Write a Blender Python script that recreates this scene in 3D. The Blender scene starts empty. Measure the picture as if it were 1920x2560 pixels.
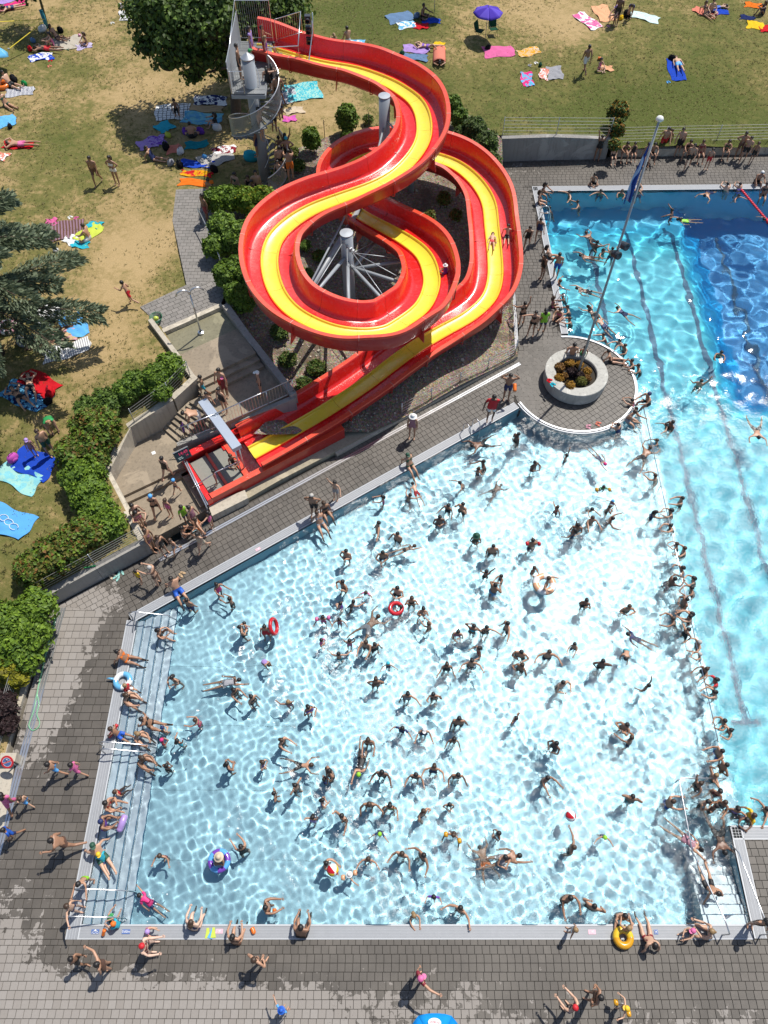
import bpy, bmesh, math, random
import numpy as np
from mathutils import Vector, Matrix, geometry
sc = bpy.context.scene
COL = sc.collection
R = math.radians
rnd = random.Random(7)
nrg = np.random.default_rng(11)
# ------------------------------------------------------------------ camera
HC, TILT, FPX, CX, CY = 28.6, R(31.2), 1900.0, 962.0, 1280.0
cam = bpy.data.cameras.new('camera')
cam.sensor_fit = 'VERTICAL'; cam.sensor_height = 36.0; cam.lens = 36.0 * FPX / 2560.0
cam.shift_x = (960.0 - CX) / 2560.0
cam.clip_end = 2000.0
co = bpy.data.objects.new('camera', cam); COL.objects.link(co)
co.location = (0, 0, HC); co.rotation_euler = (TILT, 0, 0)
sc.camera = co
# ------------------------------------------------------------------ sky, sun, exposure
SUN_EL, SUN_AZ = R(61.0), R(39.7)
w = bpy.data.worlds.new('World'); sc.world = w; w.use_nodes = True
sky = w.node_tree.nodes.new('ShaderNodeTexSky'); sky.sky_type = 'NISHITA'; sky.sun_disc = False
sky.sun_elevation = SUN_EL; sky.sun_rotation = SUN_AZ
bg = w.node_tree.nodes['Background']; bg.inputs[1].default_value = 0.108
w.node_tree.links.new(sky.outputs[0], bg.inputs[0])
sun = bpy.data.lights.new('sun', 'SUN'); sun.energy = 4.6; sun.angle = R(0.5); sun.color = (1.0, 0.955, 0.88)
so = bpy.data.objects.new('sun', sun); COL.objects.link(so)
so.location = (20, 24, 60)
so.rotation_euler = Vector((math.cos(SUN_EL) * math.sin(SUN_AZ), math.cos(SUN_EL) * math.cos(SUN_AZ), math.sin(SUN_EL))).to_track_quat('Z', 'Y').to_euler()
sun.cycles.is_caustics_light = True
sc.view_settings.view_transform = 'Standard'; sc.view_settings.look = 'None'
sc.view_settings.exposure = 0.22; sc.view_settings.gamma = 1.0; sc.view_settings.use_curve_mapping = False
sc.cycles.use_denoising = True
sc.cycles.max_bounces = 8
# ------------------------------------------------------------------ helpers
def ray(px, py):
    x = (px - CX) / FPX; y = (CY - py) / FPX
    return (x, y * math.cos(TILT) + math.sin(TILT), y * math.sin(TILT) - math.cos(TILT))
def at(px, py, z=0.0):
    """the place on the level z that the photograph shows at pixel px, py"""
    d = ray(px, py); k = (z - HC) / d[2]
    return Vector((d[0] * k, d[1] * k, z))
def proj(p):
    dp = p[1] * math.sin(TILT) - (p[2] - HC) * math.cos(TILT)
    up = p[1] * math.cos(TILT) + (p[2] - HC) * math.sin(TILT)
    return (CX + FPX * p[0] / dp, CY - FPX * up / dp)
def V2(p): return Vector((p[0], p[1]))

class MB:
    def __init__(s): s.v = []; s.f = []; s.m = []; s.sm = []
    def add(s, vs, fs, m=0, sm=False):
        o = len(s.v); s.v.extend(tuple(p) for p in vs)
        for f in fs: s.f.append(tuple(i + o for i in f)); s.m.append(m); s.sm.append(sm)
        return s
    def box(s, c, d, rz=0.0, m=0, M=None):
        hx, hy, hz = d[0] / 2, d[1] / 2, d[2] / 2
        vs = [Vector((x, y, z)) for z in (-hz, hz) for x, y in ((-hx, -hy), (hx, -hy), (hx, hy), (-hx, hy))]
        T = Matrix.Rotation(rz, 3, 'Z') if M is None else M
        return s.add([Vector(c) + T @ v for v in vs], [(3, 2, 1, 0), (4, 5, 6, 7), (0, 1, 5, 4), (1, 2, 6, 5), (2, 3, 7, 6), (3, 0, 4, 7)], m)
    def prism(s, poly, z0, z1, m=0, side=True, bottom=False):
        """z0, z1 numbers or one number per corner"""
        n = len(poly)
        a = sum(poly[i][0] * poly[(i + 1) % n][1] - poly[(i + 1) % n][0] * poly[i][1] for i in range(n))
        z1 = list(z1) if hasattr(z1, '__len__') else [z1] * n
        z0 = list(z0) if hasattr(z0, '__len__') else [z0] * n
        if a < 0: poly = poly[::-1]; z1 = z1[::-1]; z0 = z0[::-1]
        vs = [(p[0], p[1], z0[i]) for i, p in enumerate(poly)] + [(p[0], p[1], z1[i]) for i, p in enumerate(poly)]
        fs = [tuple(range(n, 2 * n))]
        if side: fs += [(i, (i + 1) % n, n + (i + 1) % n, n + i) for i in range(n)]
        if bottom: fs.append(tuple(range(n))[::-1])
        return s.add(vs, fs, m)
    def wall(s, a, b, th, z0, za, zb=None, m=0, side=0):
        """a wall from a to b; side -1/0/1 sets which side of the line it stands on"""
        zb = za if zb is None else zb
        a, b = V2(a), V2(b); d = (b - a).normalized(); n = Vector((-d.y, d.x)) * th
        o = n * (side * 0.5 - 0.5)
        return s.prism([a + o, b + o, b + o + n, a + o + n], z0, [za, zb, zb, za], m)
    def tube(s, pts, r, n=6, m=0, cap=True, sm=True, r2=None):
        pts = [Vector(p) for p in pts]; L = len(pts); vs = []; fs = []
        up = None
        for i, p in enumerate(pts):
            d = (pts[min(i + 1, L - 1)] - pts[max(i - 1, 0)])
            d = d.normalized() if d.length > 1e-9 else Vector((0, 0, 1))
            if up is None: up = d.orthogonal().normalized()
            up = (up - d * up.dot(d)); up = up.normalized() if up.length > 1e-6 else d.orthogonal().normalized()
            q = d.cross(up)
            rr = r[i] if hasattr(r, '__len__') else (r if r2 is None else r + (r2 - r) * i / max(1, L - 1))
            for k in range(n):
                t = 2 * math.pi * k / n
                vs.append(p + (up * math.cos(t) + q * math.sin(t)) * rr)
        for i in range(L - 1):
            for k in range(n):
                fs.append((i * n + k, i * n + (k + 1) % n, (i + 1) * n + (k + 1) % n, (i + 1) * n + k))
        if cap: fs += [tuple(range(n))[::-1], tuple(range((L - 1) * n, L * n))]
        return s.add(vs, fs, m, sm)
    def lathe(s, prof, n=16, c=(0, 0, 0), m=0, sm=False, M=None, a0=0.0, a1=2 * math.pi):
        full = abs(a1 - a0 - 2 * math.pi) < 1e-6; k = n if full else n + 1
        vs = []; fs = []; c = Vector(c)
        for r, z in prof:
            for i in range(k):
                t = a0 + (a1 - a0) * i / n
                p = Vector((r * math.cos(t), r * math.sin(t), z))
                vs.append(c + (M @ p if M is not None else p))
        for j in range(len(prof) - 1):
            for i in range(n):
                i2 = (i + 1) % k
                fs.append((j * k + i, j * k + i2, (j + 1) * k + i2, (j + 1) * k + i))
        return s.add(vs, fs, m, sm)
    def ball(s, c, r, n=10, h=6, m=0, M=None, sm=True):
        r = (r, r, r) if not hasattr(r, '__len__') else r
        vs = []; fs = []; c = Vector(c)
        for j in range(h + 1):
            ph = math.pi * j / h - math.pi / 2
            for i in range(n):
                t = 2 * math.pi * i / n
                p = Vector((r[0] * math.cos(ph) * math.cos(t), r[1] * math.cos(ph) * math.sin(t), r[2] * math.sin(ph)))
                vs.append(c + (M @ p if M is not None else p))
        for j in range(h):
            for i in range(n): fs.append((j * n + i, j * n + (i + 1) % n, (j + 1) * n + (i + 1) % n, (j + 1) * n + i))
        return s.add(vs, fs, m, sm)
    def mesh(s, name, mats, off=(0, 0, 0)):
        me = bpy.data.meshes.new(name)
        o = Vector(off)
        me.from_pydata([tuple(Vector(p) - o) for p in s.v], [], s.f)
        for mt in (mats if isinstance(mats, (list, tuple)) else [mats]): me.materials.append(mt)
        if s.f:
            me.polygons.foreach_set('material_index', s.m)
            me.polygons.foreach_set('use_smooth', s.sm)
        me.update()
        return me
    def build(s, name, mats, parent=None, base=None):
        off = parent.location if parent is not None else (base if base is not None else (0, 0, 0))
        if parent is not None and parent.parent is not None: off = Vector(off) + parent.parent.location
        me = s.mesh(name, mats, off)
        return link(name, me, parent, None if parent is not None else base)
def link(name, me, parent=None, loc=None):
    o = bpy.data.objects.new(name, me); COL.objects.link(o)
    if parent is not None: o.parent = parent
    if loc is not None: o.location = loc
    return o
def tag(o, label=None, cat=None, group=None, kind=None):
    if label: o['label'] = label
    if cat: o['category'] = cat
    if group: o['group'] = group
    if kind: o['kind'] = kind
    return o
def thing(name, label, cat, loc, group=None):
    o = bpy.data.objects.new(name, None); COL.objects.link(o); o.location = loc
    o.empty_display_size = 0.1
    return tag(o, label, cat, group)
def npmesh(name, v, q, mats, smooth=True):
    me = bpy.data.meshes.new(name); v = np.asarray(v, np.float32); q = np.asarray(q, np.int32)
    k = q.shape[1]
    me.vertices.add(len(v)); me.vertices.foreach_set('co', v.ravel())
    me.loops.add(q.size); me.loops.foreach_set('vertex_index', q.ravel())
    me.polygons.add(len(q)); me.polygons.foreach_set('loop_start', np.arange(0, q.size, k, dtype=np.int32))
    me.polygons.foreach_set('use_smooth', np.full(len(q), smooth, bool))
    for m in (mats if isinstance(mats, (list, tuple)) else [mats]): me.materials.append(m)
    me.update(); return me
def inpoly(p, poly):
    x, y = p[0], p[1]; c = False; n = len(poly); j = n - 1
    for i in range(n):
        xi, yi = poly[i][0], poly[i][1]; xj, yj = poly[j][0], poly[j][1]
        if (yi > y) != (yj > y) and x < (xj - xi) * (y - yi) / (yj - yi) + xi: c = not c
        j = i
    return c
def clip(poly, conv):
    """polygon clipped to a convex, counter-clockwise one"""
    out = [V2(p) for p in poly]; n = len(conv)
    for i in range(n):
        a = V2(conv[i]); b = V2(conv[(i + 1) % n]); e = b - a; src = out; out = []
        for k in range(len(src)):
            p, q = src[k - 1], src[k]
            sp = e.x * (p.y - a.y) - e.y * (p.x - a.x); sq = e.x * (q.y - a.y) - e.y * (q.x - a.x)
            if sp >= 0 > sq or sp < 0 <= sq: out.append(p + (q - p) * (sp / (sp - sq)))
            if sq >= 0: out.append(q)
        if not out: return []
    return out
def catmull(P, per=6):
    P = [Vector(p) for p in P]; out = []
    for i in range(len(P) - 1):
        p0 = P[max(i - 1, 0)]; p1 = P[i]; p2 = P[i + 1]; p3 = P[min(i + 2, len(P) - 1)]
        for k in range(per):
            t = k / per
            out.append(0.5 * ((2 * p1) + (p2 - p0) * t + (2 * p0 - 5 * p1 + 4 * p2 - p3) * t * t + (3 * p1 - p0 - 3 * p2 + p3) * t ** 3))
    out.append(P[-1]); return out
# ------------------------------------------------------------------ materials
class NT:
    def __init__(s, name):
        s.m = bpy.data.materials.new(name); s.m.use_nodes = True; s.t = s.m.node_tree
        s.b = s.t.nodes['Principled BSDF']; s.x = s.t.nodes.new('ShaderNodeTexCoord')
    def n(s, typ, **k):
        o = s.t.nodes.new('ShaderNode' + typ)
        for a, v in k.items(): setattr(o, a, v)
        return o
    def l(s, a, b): s.t.links.new(a, b)
    def noise(s, scale, detail=4, rough=0.55, vec=None, dist=0.0):
        o = s.n('TexNoise'); o.inputs['Scale'].default_value = scale; o.inputs['Detail'].default_value = detail
        o.inputs['Roughness'].default_value = rough; o.inputs['Distortion'].default_value = dist
        s.l(vec if vec is not None else s.x.outputs['Object'], o.inputs['Vector']); return o.outputs['Fac']
    def ramp(s, fac, stops, inter='LINEAR'):
        o = s.n('ValToRGB'); o.color_ramp.interpolation = inter; e = o.color_ramp.elements
        while len(e) < len(stops): e.new(0.5)
        for i, (p, c) in enumerate(stops):
            e[i].position = p; e[i].color = (*c, 1) if hasattr(c, '__len__') else (c, c, c, 1)
        s.l(fac, o.inputs[0]); return o.outputs[0]
    def mix(s, fac, a, b, blend='MIX'):
        o = s.n('MixRGB', blend_type=blend)
        for i, v in ((0, fac), (1, a), (2, b)):
            if hasattr(v, 'is_linked') or isinstance(v, bpy.types.NodeSocket): s.l(v, o.inputs[i])
            elif hasattr(v, '__len__'): o.inputs[i].default_value = (*v, 1)
            else: o.inputs[i].default_value = v
        return o.outputs[0]
    def math(s, op, a, b=0.0, clampit=False):
        o = s.n('Math', operation=op); o.use_clamp = clampit
        for i, v in ((0, a), (1, b)):
            if isinstance(v, bpy.types.NodeSocket): s.l(v, o.inputs[i])
            else: o.inputs[i].default_value = v
        return o.outputs[0]
    def bump(s, h, strength=0.3, dist=0.02):
        o = s.n('Bump'); o.inputs['Strength'].default_value = strength; o.inputs['Distance'].default_value = dist
        s.l(h, o.inputs['Height']); s.l(o.outputs[0], s.b.inputs['Normal'])
    def col(s, c):
        if isinstance(c, bpy.types.NodeSocket): s.l(c, s.b.inputs['Base Color'])
        else: s.b.inputs['Base Color'].default_value = (*c, 1)
    def set(s, rough=0.5, metal=0.0, spec=0.5):
        s.b.inputs['Roughness'].default_value = rough; s.b.inputs['Metallic'].default_value = metal
        s.b.inputs['Specular IOR Level'].default_value = spec; return s.m
_mc = {}
def mat(name, col, rough=0.5, metal=0.0, var=0.0, scale=6.0, bump=0.0, bscale=30.0, spec=0.5, rand=0.0, objrand=0.0, coat=0.0):
    if name in _mc: return _mc[name]
    t = NT(name); c = None
    if var:
        c = t.mix(t.noise(scale, 5), tuple(max(0, v * (1 - var)) for v in col), tuple(min(1, v * (1 + var)) for v in col))
        c0 = c
    if rand or objrand:
        h = t.n('HueSaturation')
        if c is not None: t.l(c, h.inputs['Color'])
        else: h.inputs['Color'].default_value = (*col, 1)
        if rand: src = t.n('NewGeometry').outputs['Random Per Island']; k = rand
        else: src = t.n('ObjectInfo').outputs['Random']; k = objrand
        mr = t.n('MapRange'); mr.inputs['To Min'].default_value = 1 - k; mr.inputs['To Max'].default_value = 1 + k
        t.l(src, mr.inputs[0]); t.l(mr.outputs[0], h.inputs['Value'])
        mh = t.n('MapRange'); mh.inputs['To Min'].default_value = 0.5 + k * 0.05; mh.inputs['To Max'].default_value = 0.5 - k * 0.05
        t.l(src, mh.inputs[0]); t.l(mh.outputs[0], h.inputs['Hue'])
        c = h.outputs[0]
    t.col(c if c is not None else col)
    if bump: t.bump(t.noise(bscale, 4), bump, 0.02)
    if coat: t.b.inputs['Coat Weight'].default_value = coat; t.b.inputs['Coat Roughness'].default_value = 0.08
    _mc[name] = t.set(rough, metal, spec); return _mc[name]
# ------------------------------------------------------------------ surfaces of the place
def m_paver():
    t = NT('concrete_paver')
    at_ = t.n('Attribute'); at_.attribute_name = 'dry'
    n1 = t.noise(1.1, 9, 0.68, dist=0.6); n2 = t.noise(3.4, 5, 0.6, dist=0.8)
    k = t.math('ADD', at_.outputs['Fac'], t.math('MULTIPLY', t.math('SUBTRACT', n1, 0.5), 1.7))
    k = t.math('ADD', k, t.math('MULTIPLY', t.math('SUBTRACT', n2, 0.5), 1.5))
    mask = t.ramp(k, [(0.485, 0.0), (0.53, 1.0)])
    isl = t.n('NewGeometry').outputs['Random Per Island']
    wet = t.mix(isl, (0.074, 0.064, 0.053), (0.140, 0.123, 0.105)); wet = t.mix(t.noise(5.0, 4), wet, (0.074, 0.066, 0.057)); wet = t.mix(t.ramp(t.noise(.45, 5, .6), [(.42, 0.0), (.66, .6)]), wet, (0.135, 0.120, 0.102))
    dry = t.mix(isl, (0.25, 0.225, 0.20), (0.30, 0.275, 0.25)); dry = t.mix(t.math('MULTIPLY', t.noise(14, 3), .5), dry, (0.20, 0.18, 0.16))
    t.col(t.mix(mask, wet, dry))
    r = t.n('MapRange'); r.inputs['To Min'].default_value = 0.48; r.inputs['To Max'].default_value = 0.85
    t.l(mask, r.inputs[0]); t.l(r.outputs[0], t.b.inputs['Roughness'])
    t.bump(t.noise(60, 3), 0.25, 0.01)
    t.b.inputs['Specular IOR Level'].default_value = 0.35
    return t.m
def m_lawn():
    t = NT('summer_lawn')
    a = t.n('Attribute'); a.attribute_name = 'green'
    big = t.noise(0.17, 5, 0.6); mid = t.noise(1.2, 5, 0.65); fine = t.noise(9.0, 5, 0.7); hair = t.noise(38.0, 3, 0.7)
    k = t.math('ADD', a.outputs['Fac'], t.math('MULTIPLY', t.math('SUBTRACT', big, 0.5), 1.7))
    k = t.math('ADD', k, t.math('MULTIPLY', t.math('ADD', t.math('SUBTRACT', mid, 0.5), t.math('SUBTRACT', t.noise(3.6, 4, .65), .5)), 1.0))
    k = t.math('ADD', k, t.math('MULTIPLY', t.math('SUBTRACT', fine, 0.5), 0.8))
    c = t.ramp(k, [(0.0, (0.47, 0.335, 0.170)), (0.30, (0.365, 0.265, 0.122)), (0.55, (0.185, 0.165, 0.055)), (1.0, (0.085, 0.105, 0.024))])
    c = t.mix(t.ramp(hair, [(0.35, 0.0), (0.75, 1.0)]), c, t.mix(0.55, c, (0.06, 0.062, 0.02)))
    c = t.mix(t.math('MULTIPLY', t.ramp(fine, [(0.55, 0.0), (0.8, 1.0)]), 0.5), c, (0.46, 0.35, 0.19))
    t.col(c); t.bump(t.math('ADD', hair, fine), 0.5, 0.05)
    return t.set(0.9, 0, 0.1)
def m_bed():
    t = NT('gravel_bed_soil')
    v = t.n('TexVoronoi'); v.inputs['Scale'].default_value = 16.0; t.l(t.x.outputs['Object'], v.inputs['Vector'])
    c = t.ramp(t.noise(7, 6, 0.7), [(0.3, (0.12, 0.09, 0.066)), (0.52, (0.26, 0.21, 0.155)), (0.72, (0.44, 0.38, 0.30))])
    c = t.mix(0.35, c, v.outputs['Color'], 'OVERLAY')
    c = t.mix(t.ramp(t.noise(0.5, 4), [(0.5, 0.0), (0.62, 0.75)]), c, (0.11, 0.085, 0.06))
    t.col(c); t.bump(v.outputs['Distance'], 0.8, 0.06)
    return t.set(0.9, 0, 0.1)
def m_concrete(name, c, var=0.18, scale=1.2, rough=0.8):
    t = NT(name)
    k = t.mix(t.noise(scale, 7, 0.65), tuple(v * (1 - var) for v in c), tuple(v * (1 + var) for v in c))
    st = t.ramp(t.noise(scale * 2.3, 6, 0.7, dist=1.0), [(0.56, 0.0), (0.72, 0.45)])
    k = t.mix(st, k, tuple(v * 0.55 for v in c))
    mp = t.n('Mapping'); mp.inputs['Scale'].default_value = (5, 5, .35); t.l(t.x.outputs['Object'], mp.inputs['Vector'])
    k = t.mix(t.ramp(t.noise(1.6, 4, .6, vec=mp.outputs[0]), [(.50, 0.0), (.72, .5)]), k, tuple(v * 0.42 for v in c))
    k = t.mix(t.ramp(t.noise(.6, 6, .7, dist=.8), [(.56, 0.0), (.60, .55)]), k, tuple(min(1, v * 1.5) for v in c))
    t.col(k); t.bump(t.noise(40, 3), 0.2, 0.01)
    return t.set(rough, 0, 0.3)
PAVER, LAWN, BED = m_paver(), m_lawn(), m_bed()
CONC = m_concrete('retaining_wall_concrete', (0.30, 0.285, 0.26))
KERB = m_concrete('pale_kerb_concrete', (0.43, 0.385, 0.31), 0.1)
LAND = m_concrete('damp_landing_concrete', (0.245, 0.200, 0.145), 0.22, 0.7, 0.6)
JOINT = mat('joint_sand', (0.045, 0.04, 0.034), 0.95, var=0.3, scale=8)
STEEL = mat('brushed_stainless_steel', (0.62, 0.63, 0.64), 0.28, 0.85, var=0.08, scale=3)
GALV = mat('galvanised_steel', (0.42, 0.44, 0.46), 0.45, 0.6, var=0.12, scale=5)
POSTG = mat('grey_painted_steel', (0.30, 0.325, 0.35), 0.4, 0.0, var=0.1, scale=2, bump=0.03)
WIRE = mat('fence_wire', (0.45, 0.45, 0.42), 0.4, 0.6)
EARTH = mat('bare_earth', (0.12, 0.10, 0.07), 0.95, var=0.3, scale=0.5)
# ------------------------------------------------------------------ levels of the ground
HPTS = [(116, 1478, .85), (351, 1348, .95), (262, 1175, 1.25), (327, 1065, 1.6), (433, 1000, 1.9), (408, 822, 2.0), (430, 500, 2.0), (660, 450, 1.9),
        (1270, 340, 1.5), (1520, 350, 1.2), (1560, 372, .5), (1920, 365, .5), (0, 1000, 2.0), (0, 500, 2.1), (0, 0, 2.2), (600, 100, 2.1), (1000, 60, 2.0), (1500, 100, 1.5), (1920, 60, 1.2),
        (0, 1350, 1.4), (0, 1600, .7), (40, 1700, .2), (20, 1880, .12), (300, 900, 2.0), (200, 700, 2.0),
        (720, 985, .5), (1000, 1030, .2), (1285, 880, .2), (1262, 560, .6), (1225, 470, 1.0), (900, 700, 1.0), (560, 700, 1.9), (640, 900, 1.1), (760, 500, 1.6), (940, 900, .5), (1100, 600, .8)]
_hp = np.array([(*at(a, b, z)[:2], z) for a, b, z in HPTS])
def height(x, y):
    x = np.asarray(x, float); y = np.asarray(y, float)
    d2 = (x[..., None] - _hp[:, 0]) ** 2 + (y[..., None] - _hp[:, 1]) ** 2 + 0.15
    wt = d2 ** -1.6
    return (wt * _hp[:, 2]).sum(-1) / wt.sum(-1)
def on_ground(px, py):
    z = 1.5
    for _ in range(25):
        p = at(px, py, z); z = 0.5 * z + 0.5 * float(height(p.x, p.y))
    return at(px, py, z)
def field(x, y, blobs):
    g = np.zeros_like(np.asarray(x, float))
    for cx_, cy_, rx, ry, a in blobs: g = g + a * np.exp(-(((x - cx_) / rx) ** 2 + ((y - cy_) / ry) ** 2))
    return g
def G(px, py, rx, ry, a):
    p = on_ground(px, py); return (p.x, p.y, rx, ry, a)
GREENS = [G(1750, 220, 9, 9, .6), G(1000, 40, 5, 10, .3), G(1350, 250, 6, 4, .25), G(1400, 300, 6, 3, .45), G(1250, 160, 5, 4, .15), G(900, 40, 5, 9, .45), G(100, 350, 5, 3, .25), G(60, 1350, 3, 3, .28), G(200, 140, 5, 4, .12),
          G(440, 690, 1.6, 1.6, .5), G(130, 1150, 3, 2, .2), G(220, 430, 3, 2, .12), G(350, 950, 1.2, 1.5, .3), G(60, 560, 3, 2, .25), G(1900, 400, 12, 2, .1),
          G(380, 640, 3, 3, -.35), G(350, 250, 4, 4, -.3), G(1420, 70, 4, 5, -.45), G(860, 280, 4, 4, -.35), G(260, 850, 3, 3, -.3), G(1100, 140, 4, 3, -.25), G(330, 520, 3, 4, -.25)]
def sheet(name, poly, mt, step, attr=None, zoff=0.0):
    """a piece of ground inside poly, draped over height()"""
    P = [V2(p) for p in poly]; n = len(P); pts = []; edges = []
    for i in range(n):
        a, b = P[i], P[(i + 1) % n]; k = max(1, int((b - a).length / step))
        for j in range(k): pts.append(a + (b - a) * j / k)
    m = len(pts); edges = [(i, (i + 1) % m) for i in range(m)]
    xs = [p.x for p in P]; ys = [p.y for p in P]
    for x in np.arange(max(min(xs), -60) + step / 2, min(max(xs), 60), step):
        for y in np.arange(max(min(ys), -20) + step / 2, min(max(ys), 90), step):
            if inpoly((x, y), P): pts.append(Vector((x, y)))
    vs, _, fs, *_r = geometry.delaunay_2d_cdt(pts, edges, [], 1, 1e-5)
    xy = np.array([(v.x, v.y) for v in vs]); z = height(xy[:, 0], xy[:, 1]) + zoff
    me = bpy.data.meshes.new(name)
    me.from_pydata([(a[0], a[1], b) for a, b in zip(xy, z)], [], [tuple(f) for f in fs]); me.materials.append(mt)
    me.polygons.foreach_set('use_smooth', [True] * len(me.polygons))
    if me.polygons and sum(p.normal.z for p in me.polygons) < 0: me.flip_normals()
    if attr:
        a = me.attributes.new(attr, 'FLOAT', 'POINT'); g = 0.42 + field(xy[:, 0], xy[:, 1], GREENS)
        a.data.foreach_set('value', g.astype(np.float32))
    me.update(); o = link(name, me); tag(o, kind='structure'); return o
g = MB().prism([(-900, -900), (900, -900), (900, 900), (-900, 900)], -6, -5).build('ground', EARTH); tag(g, kind='structure')
def PX(*q): return [at(a, b, z) for a, b, z in q]
edgeR = PX((729, 373, 1.85), (830, 330, 1.75), (960, 300, 1.7), (1120, 240, 1.6), (1245, 338, 1.5))
lawn_poly = [(-90, 6.6), (-13.95, 6.6), (-13.95, 12.95)] + PX((351, 1348, .95), (262, 1175, 1.25), (327, 1065, 1.6), (433, 1000, 1.9), (480, 945, 2.0), (455, 900, 2.0), (400, 812, 2.0), (350, 767, 2.0), (466, 712, 2.0), (431, 550, 2.0), (440, 474, 2.0), (545, 470, 2.0), (660, 455, 1.9)) + edgeR + \
    [(13.6, 42.75), (60, 44.0), (140, 46), (140, 180), (-90, 180)]
sheet('lawn', lawn_poly, LAWN, 0.8, 'green')
bed_poly = edgeR[:1] + PX((660, 455, 1.9), (545, 470, 2.0), (540, 520, 2.0), (556, 600, 2.0), (572, 700, 2.0), (560, 760, 2.0), (630, 868, 1.5), (722, 985, .5)) + [at(640, 1110, .3), at(930, 1085, .1), V2((.93, 22.45)), V2((6.65, 26.29)), V2((6.88, 40.87)), V2((6.95, 42.3))] + edgeR[1:][::-1]
sheet('gravel_bed', bed_poly, BED, 0.5, None)
# ------------------------------------------------------------------ pool deck: solid slabs, pavers on top
def Cc(x, y, r, n=48): return [(x + r * math.cos(2 * math.pi * i / n), y + r * math.sin(2 * math.pi * i / n)) for i in range(n)]
ISL = (9.25, 24.75, 3.08)
DB, DL, DTL, DIS = (-10.49, .92), (-10.49, .92), (-10.41, 12.43), (6.21, 23.5)
zones = {  # convex pieces of deck with the direction of their paver rows
    'bottom': ([(-40, -14), (60, -14), (60, .92), (-40, .92)], 0.0),
    'left': ([(-13.6, .92), (-10.47, .92), (-10.41, 12.43), (-13.53, 12.86), (-13.75, 6.8)], 0.0),
    'leftlow': ([(-40, .92), (-13.6, .92), (-13.75, 6.6), (-40, 6.6)], 0.0),
    'diag': ([(-13.53, 12.86), (-10.41, 12.43), (6.21, 23.5), (6.65, 26.29), (.93, 22.45), (-7.0, 17.2)], math.atan2(11.07, 16.62)),
    'diagin': ([(-2.0, 20.5), (.93, 22.45), (6.65, 26.29), (5.7, 27.2), (-2.6, 21.6)], math.atan2(11.07, 16.62)),
    'lapleft': ([(6.21, 23.5), (7.2, 22.6), (9.3, 27.8), (9.05, 28.05), (8.74, 39.9), (6.88, 40.87), (6.65, 26.29)], 0.0),
    'back': ([(6.88, 39.88), (60, 40.8), (60, 44.0), (13.6, 42.75), (7.0, 42.4)], 0.02),
    'island': (Cc(*ISL), 0.62),
    'pen': ([(12.15, .92), (60, .92), (60, 4.0), (12.15, 4.0)], 0.0),
}
DRY = [(-13.2, .1, 1.6, 2.0, .55), (-8, -1.3, 4.5, .75, .45), (-10.4, -1.0, .35, .8, -.55), (-5.6, -1.2, 3, .5, .25), (-13.1, 9.8, .75, 3.4, .65), (-12.7, 12.3, 1.6, 1.0, .5), (-9, -1.25, 7, .9, .45), (-13, .8, 2.2, 1.6, .35), (-14.5, 1.8, 1.2, 2, .35), (-4, -1.5, 4, .5, .35), (2.5, -1.5, 3, .5, .35), (11.5, -1.6, 3, .35, .3), (-14, -1.2, 5, 1.6, .75), (-12.6, 11, 1.1, 2.6, .9), (-12.9, 8.5, .7, 1.5, .5), (-6, -.9, 4.5, .8, .55), (-1.5, -.75, 2.5, .5, .35), (2.6, -.7, 1.6, .8, .3), (11, -1.5, 3, .7, .28), (-12, 13.2, 2.0, .7, .5), (8.2, 41.5, 1.6, 1.0, .35), (13.5, 3.2, 1.2, 1.2, .2), (-9.5, -.6, 3, .6, .35), (5.5, -1.4, 6, .6, .2)]
base = MB()
for k, (poly, _) in zones.items(): base.prism(poly, -2.4, -.030 if k != 'island' else -.026, 0)
deck = base.build('pool_deck', JOINT); tag(deck, kind='structure')
tiles = []
for name, (poly, ang) in zones.items():
    conv = [V2(p) for p in poly]
    if sum(conv[i].x * conv[(i + 1) % len(conv)].y - conv[(i + 1) % len(conv)].x * conv[i].y for i in range(len(conv))) < 0: conv = conv[::-1]
    ca, sa = math.cos(ang), math.sin(ang)
    loc = [(p.x * ca + p.y * sa, -p.x * sa + p.y * ca) for p in conv]
    u0, u1 = max(min(p[0] for p in loc), -24), min(max(p[0] for p in loc), 34); v0, v1 = max(min(p[1] for p in loc), -6.0), max(p[1] for p in loc)
    pv = .25 if name not in ('left', 'leftlow') else .3
    row = 0; v = v0 + .004
    while v < v1:
        u = u0 - rnd.random() * .25
        while u < u1:
            L = .25 if name not in ('left', 'leftlow') else rnd.choice((.3, .3, .42))
            q = [(u + .005, v + .005), (u + L - .005, v + .005), (u + L - .005, v + pv - .005), (u + .005, v + pv - .005)]
            u += L
            wq = [V2((a * ca - b * sa, a * sa + b * ca)) for a, b in q]
            c = (wq[0] + wq[2]) / 2
            if c.y < -5 or c.x < -22 or c.x > 32 or c.y > 46: continue
            if not all(inpoly(p, conv) for p in wq):
                wq = clip(wq, conv)
                if len(wq) < 3: continue
                if abs(sum(wq[i].x * wq[(i + 1) % len(wq)].y - wq[(i + 1) % len(wq)].x * wq[i].y for i in range(len(wq)))) < .01: continue
                c = sum(wq, Vector((0, 0))) / len(wq)
            tiles.append((name, c, wq))
        v += pv
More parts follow.
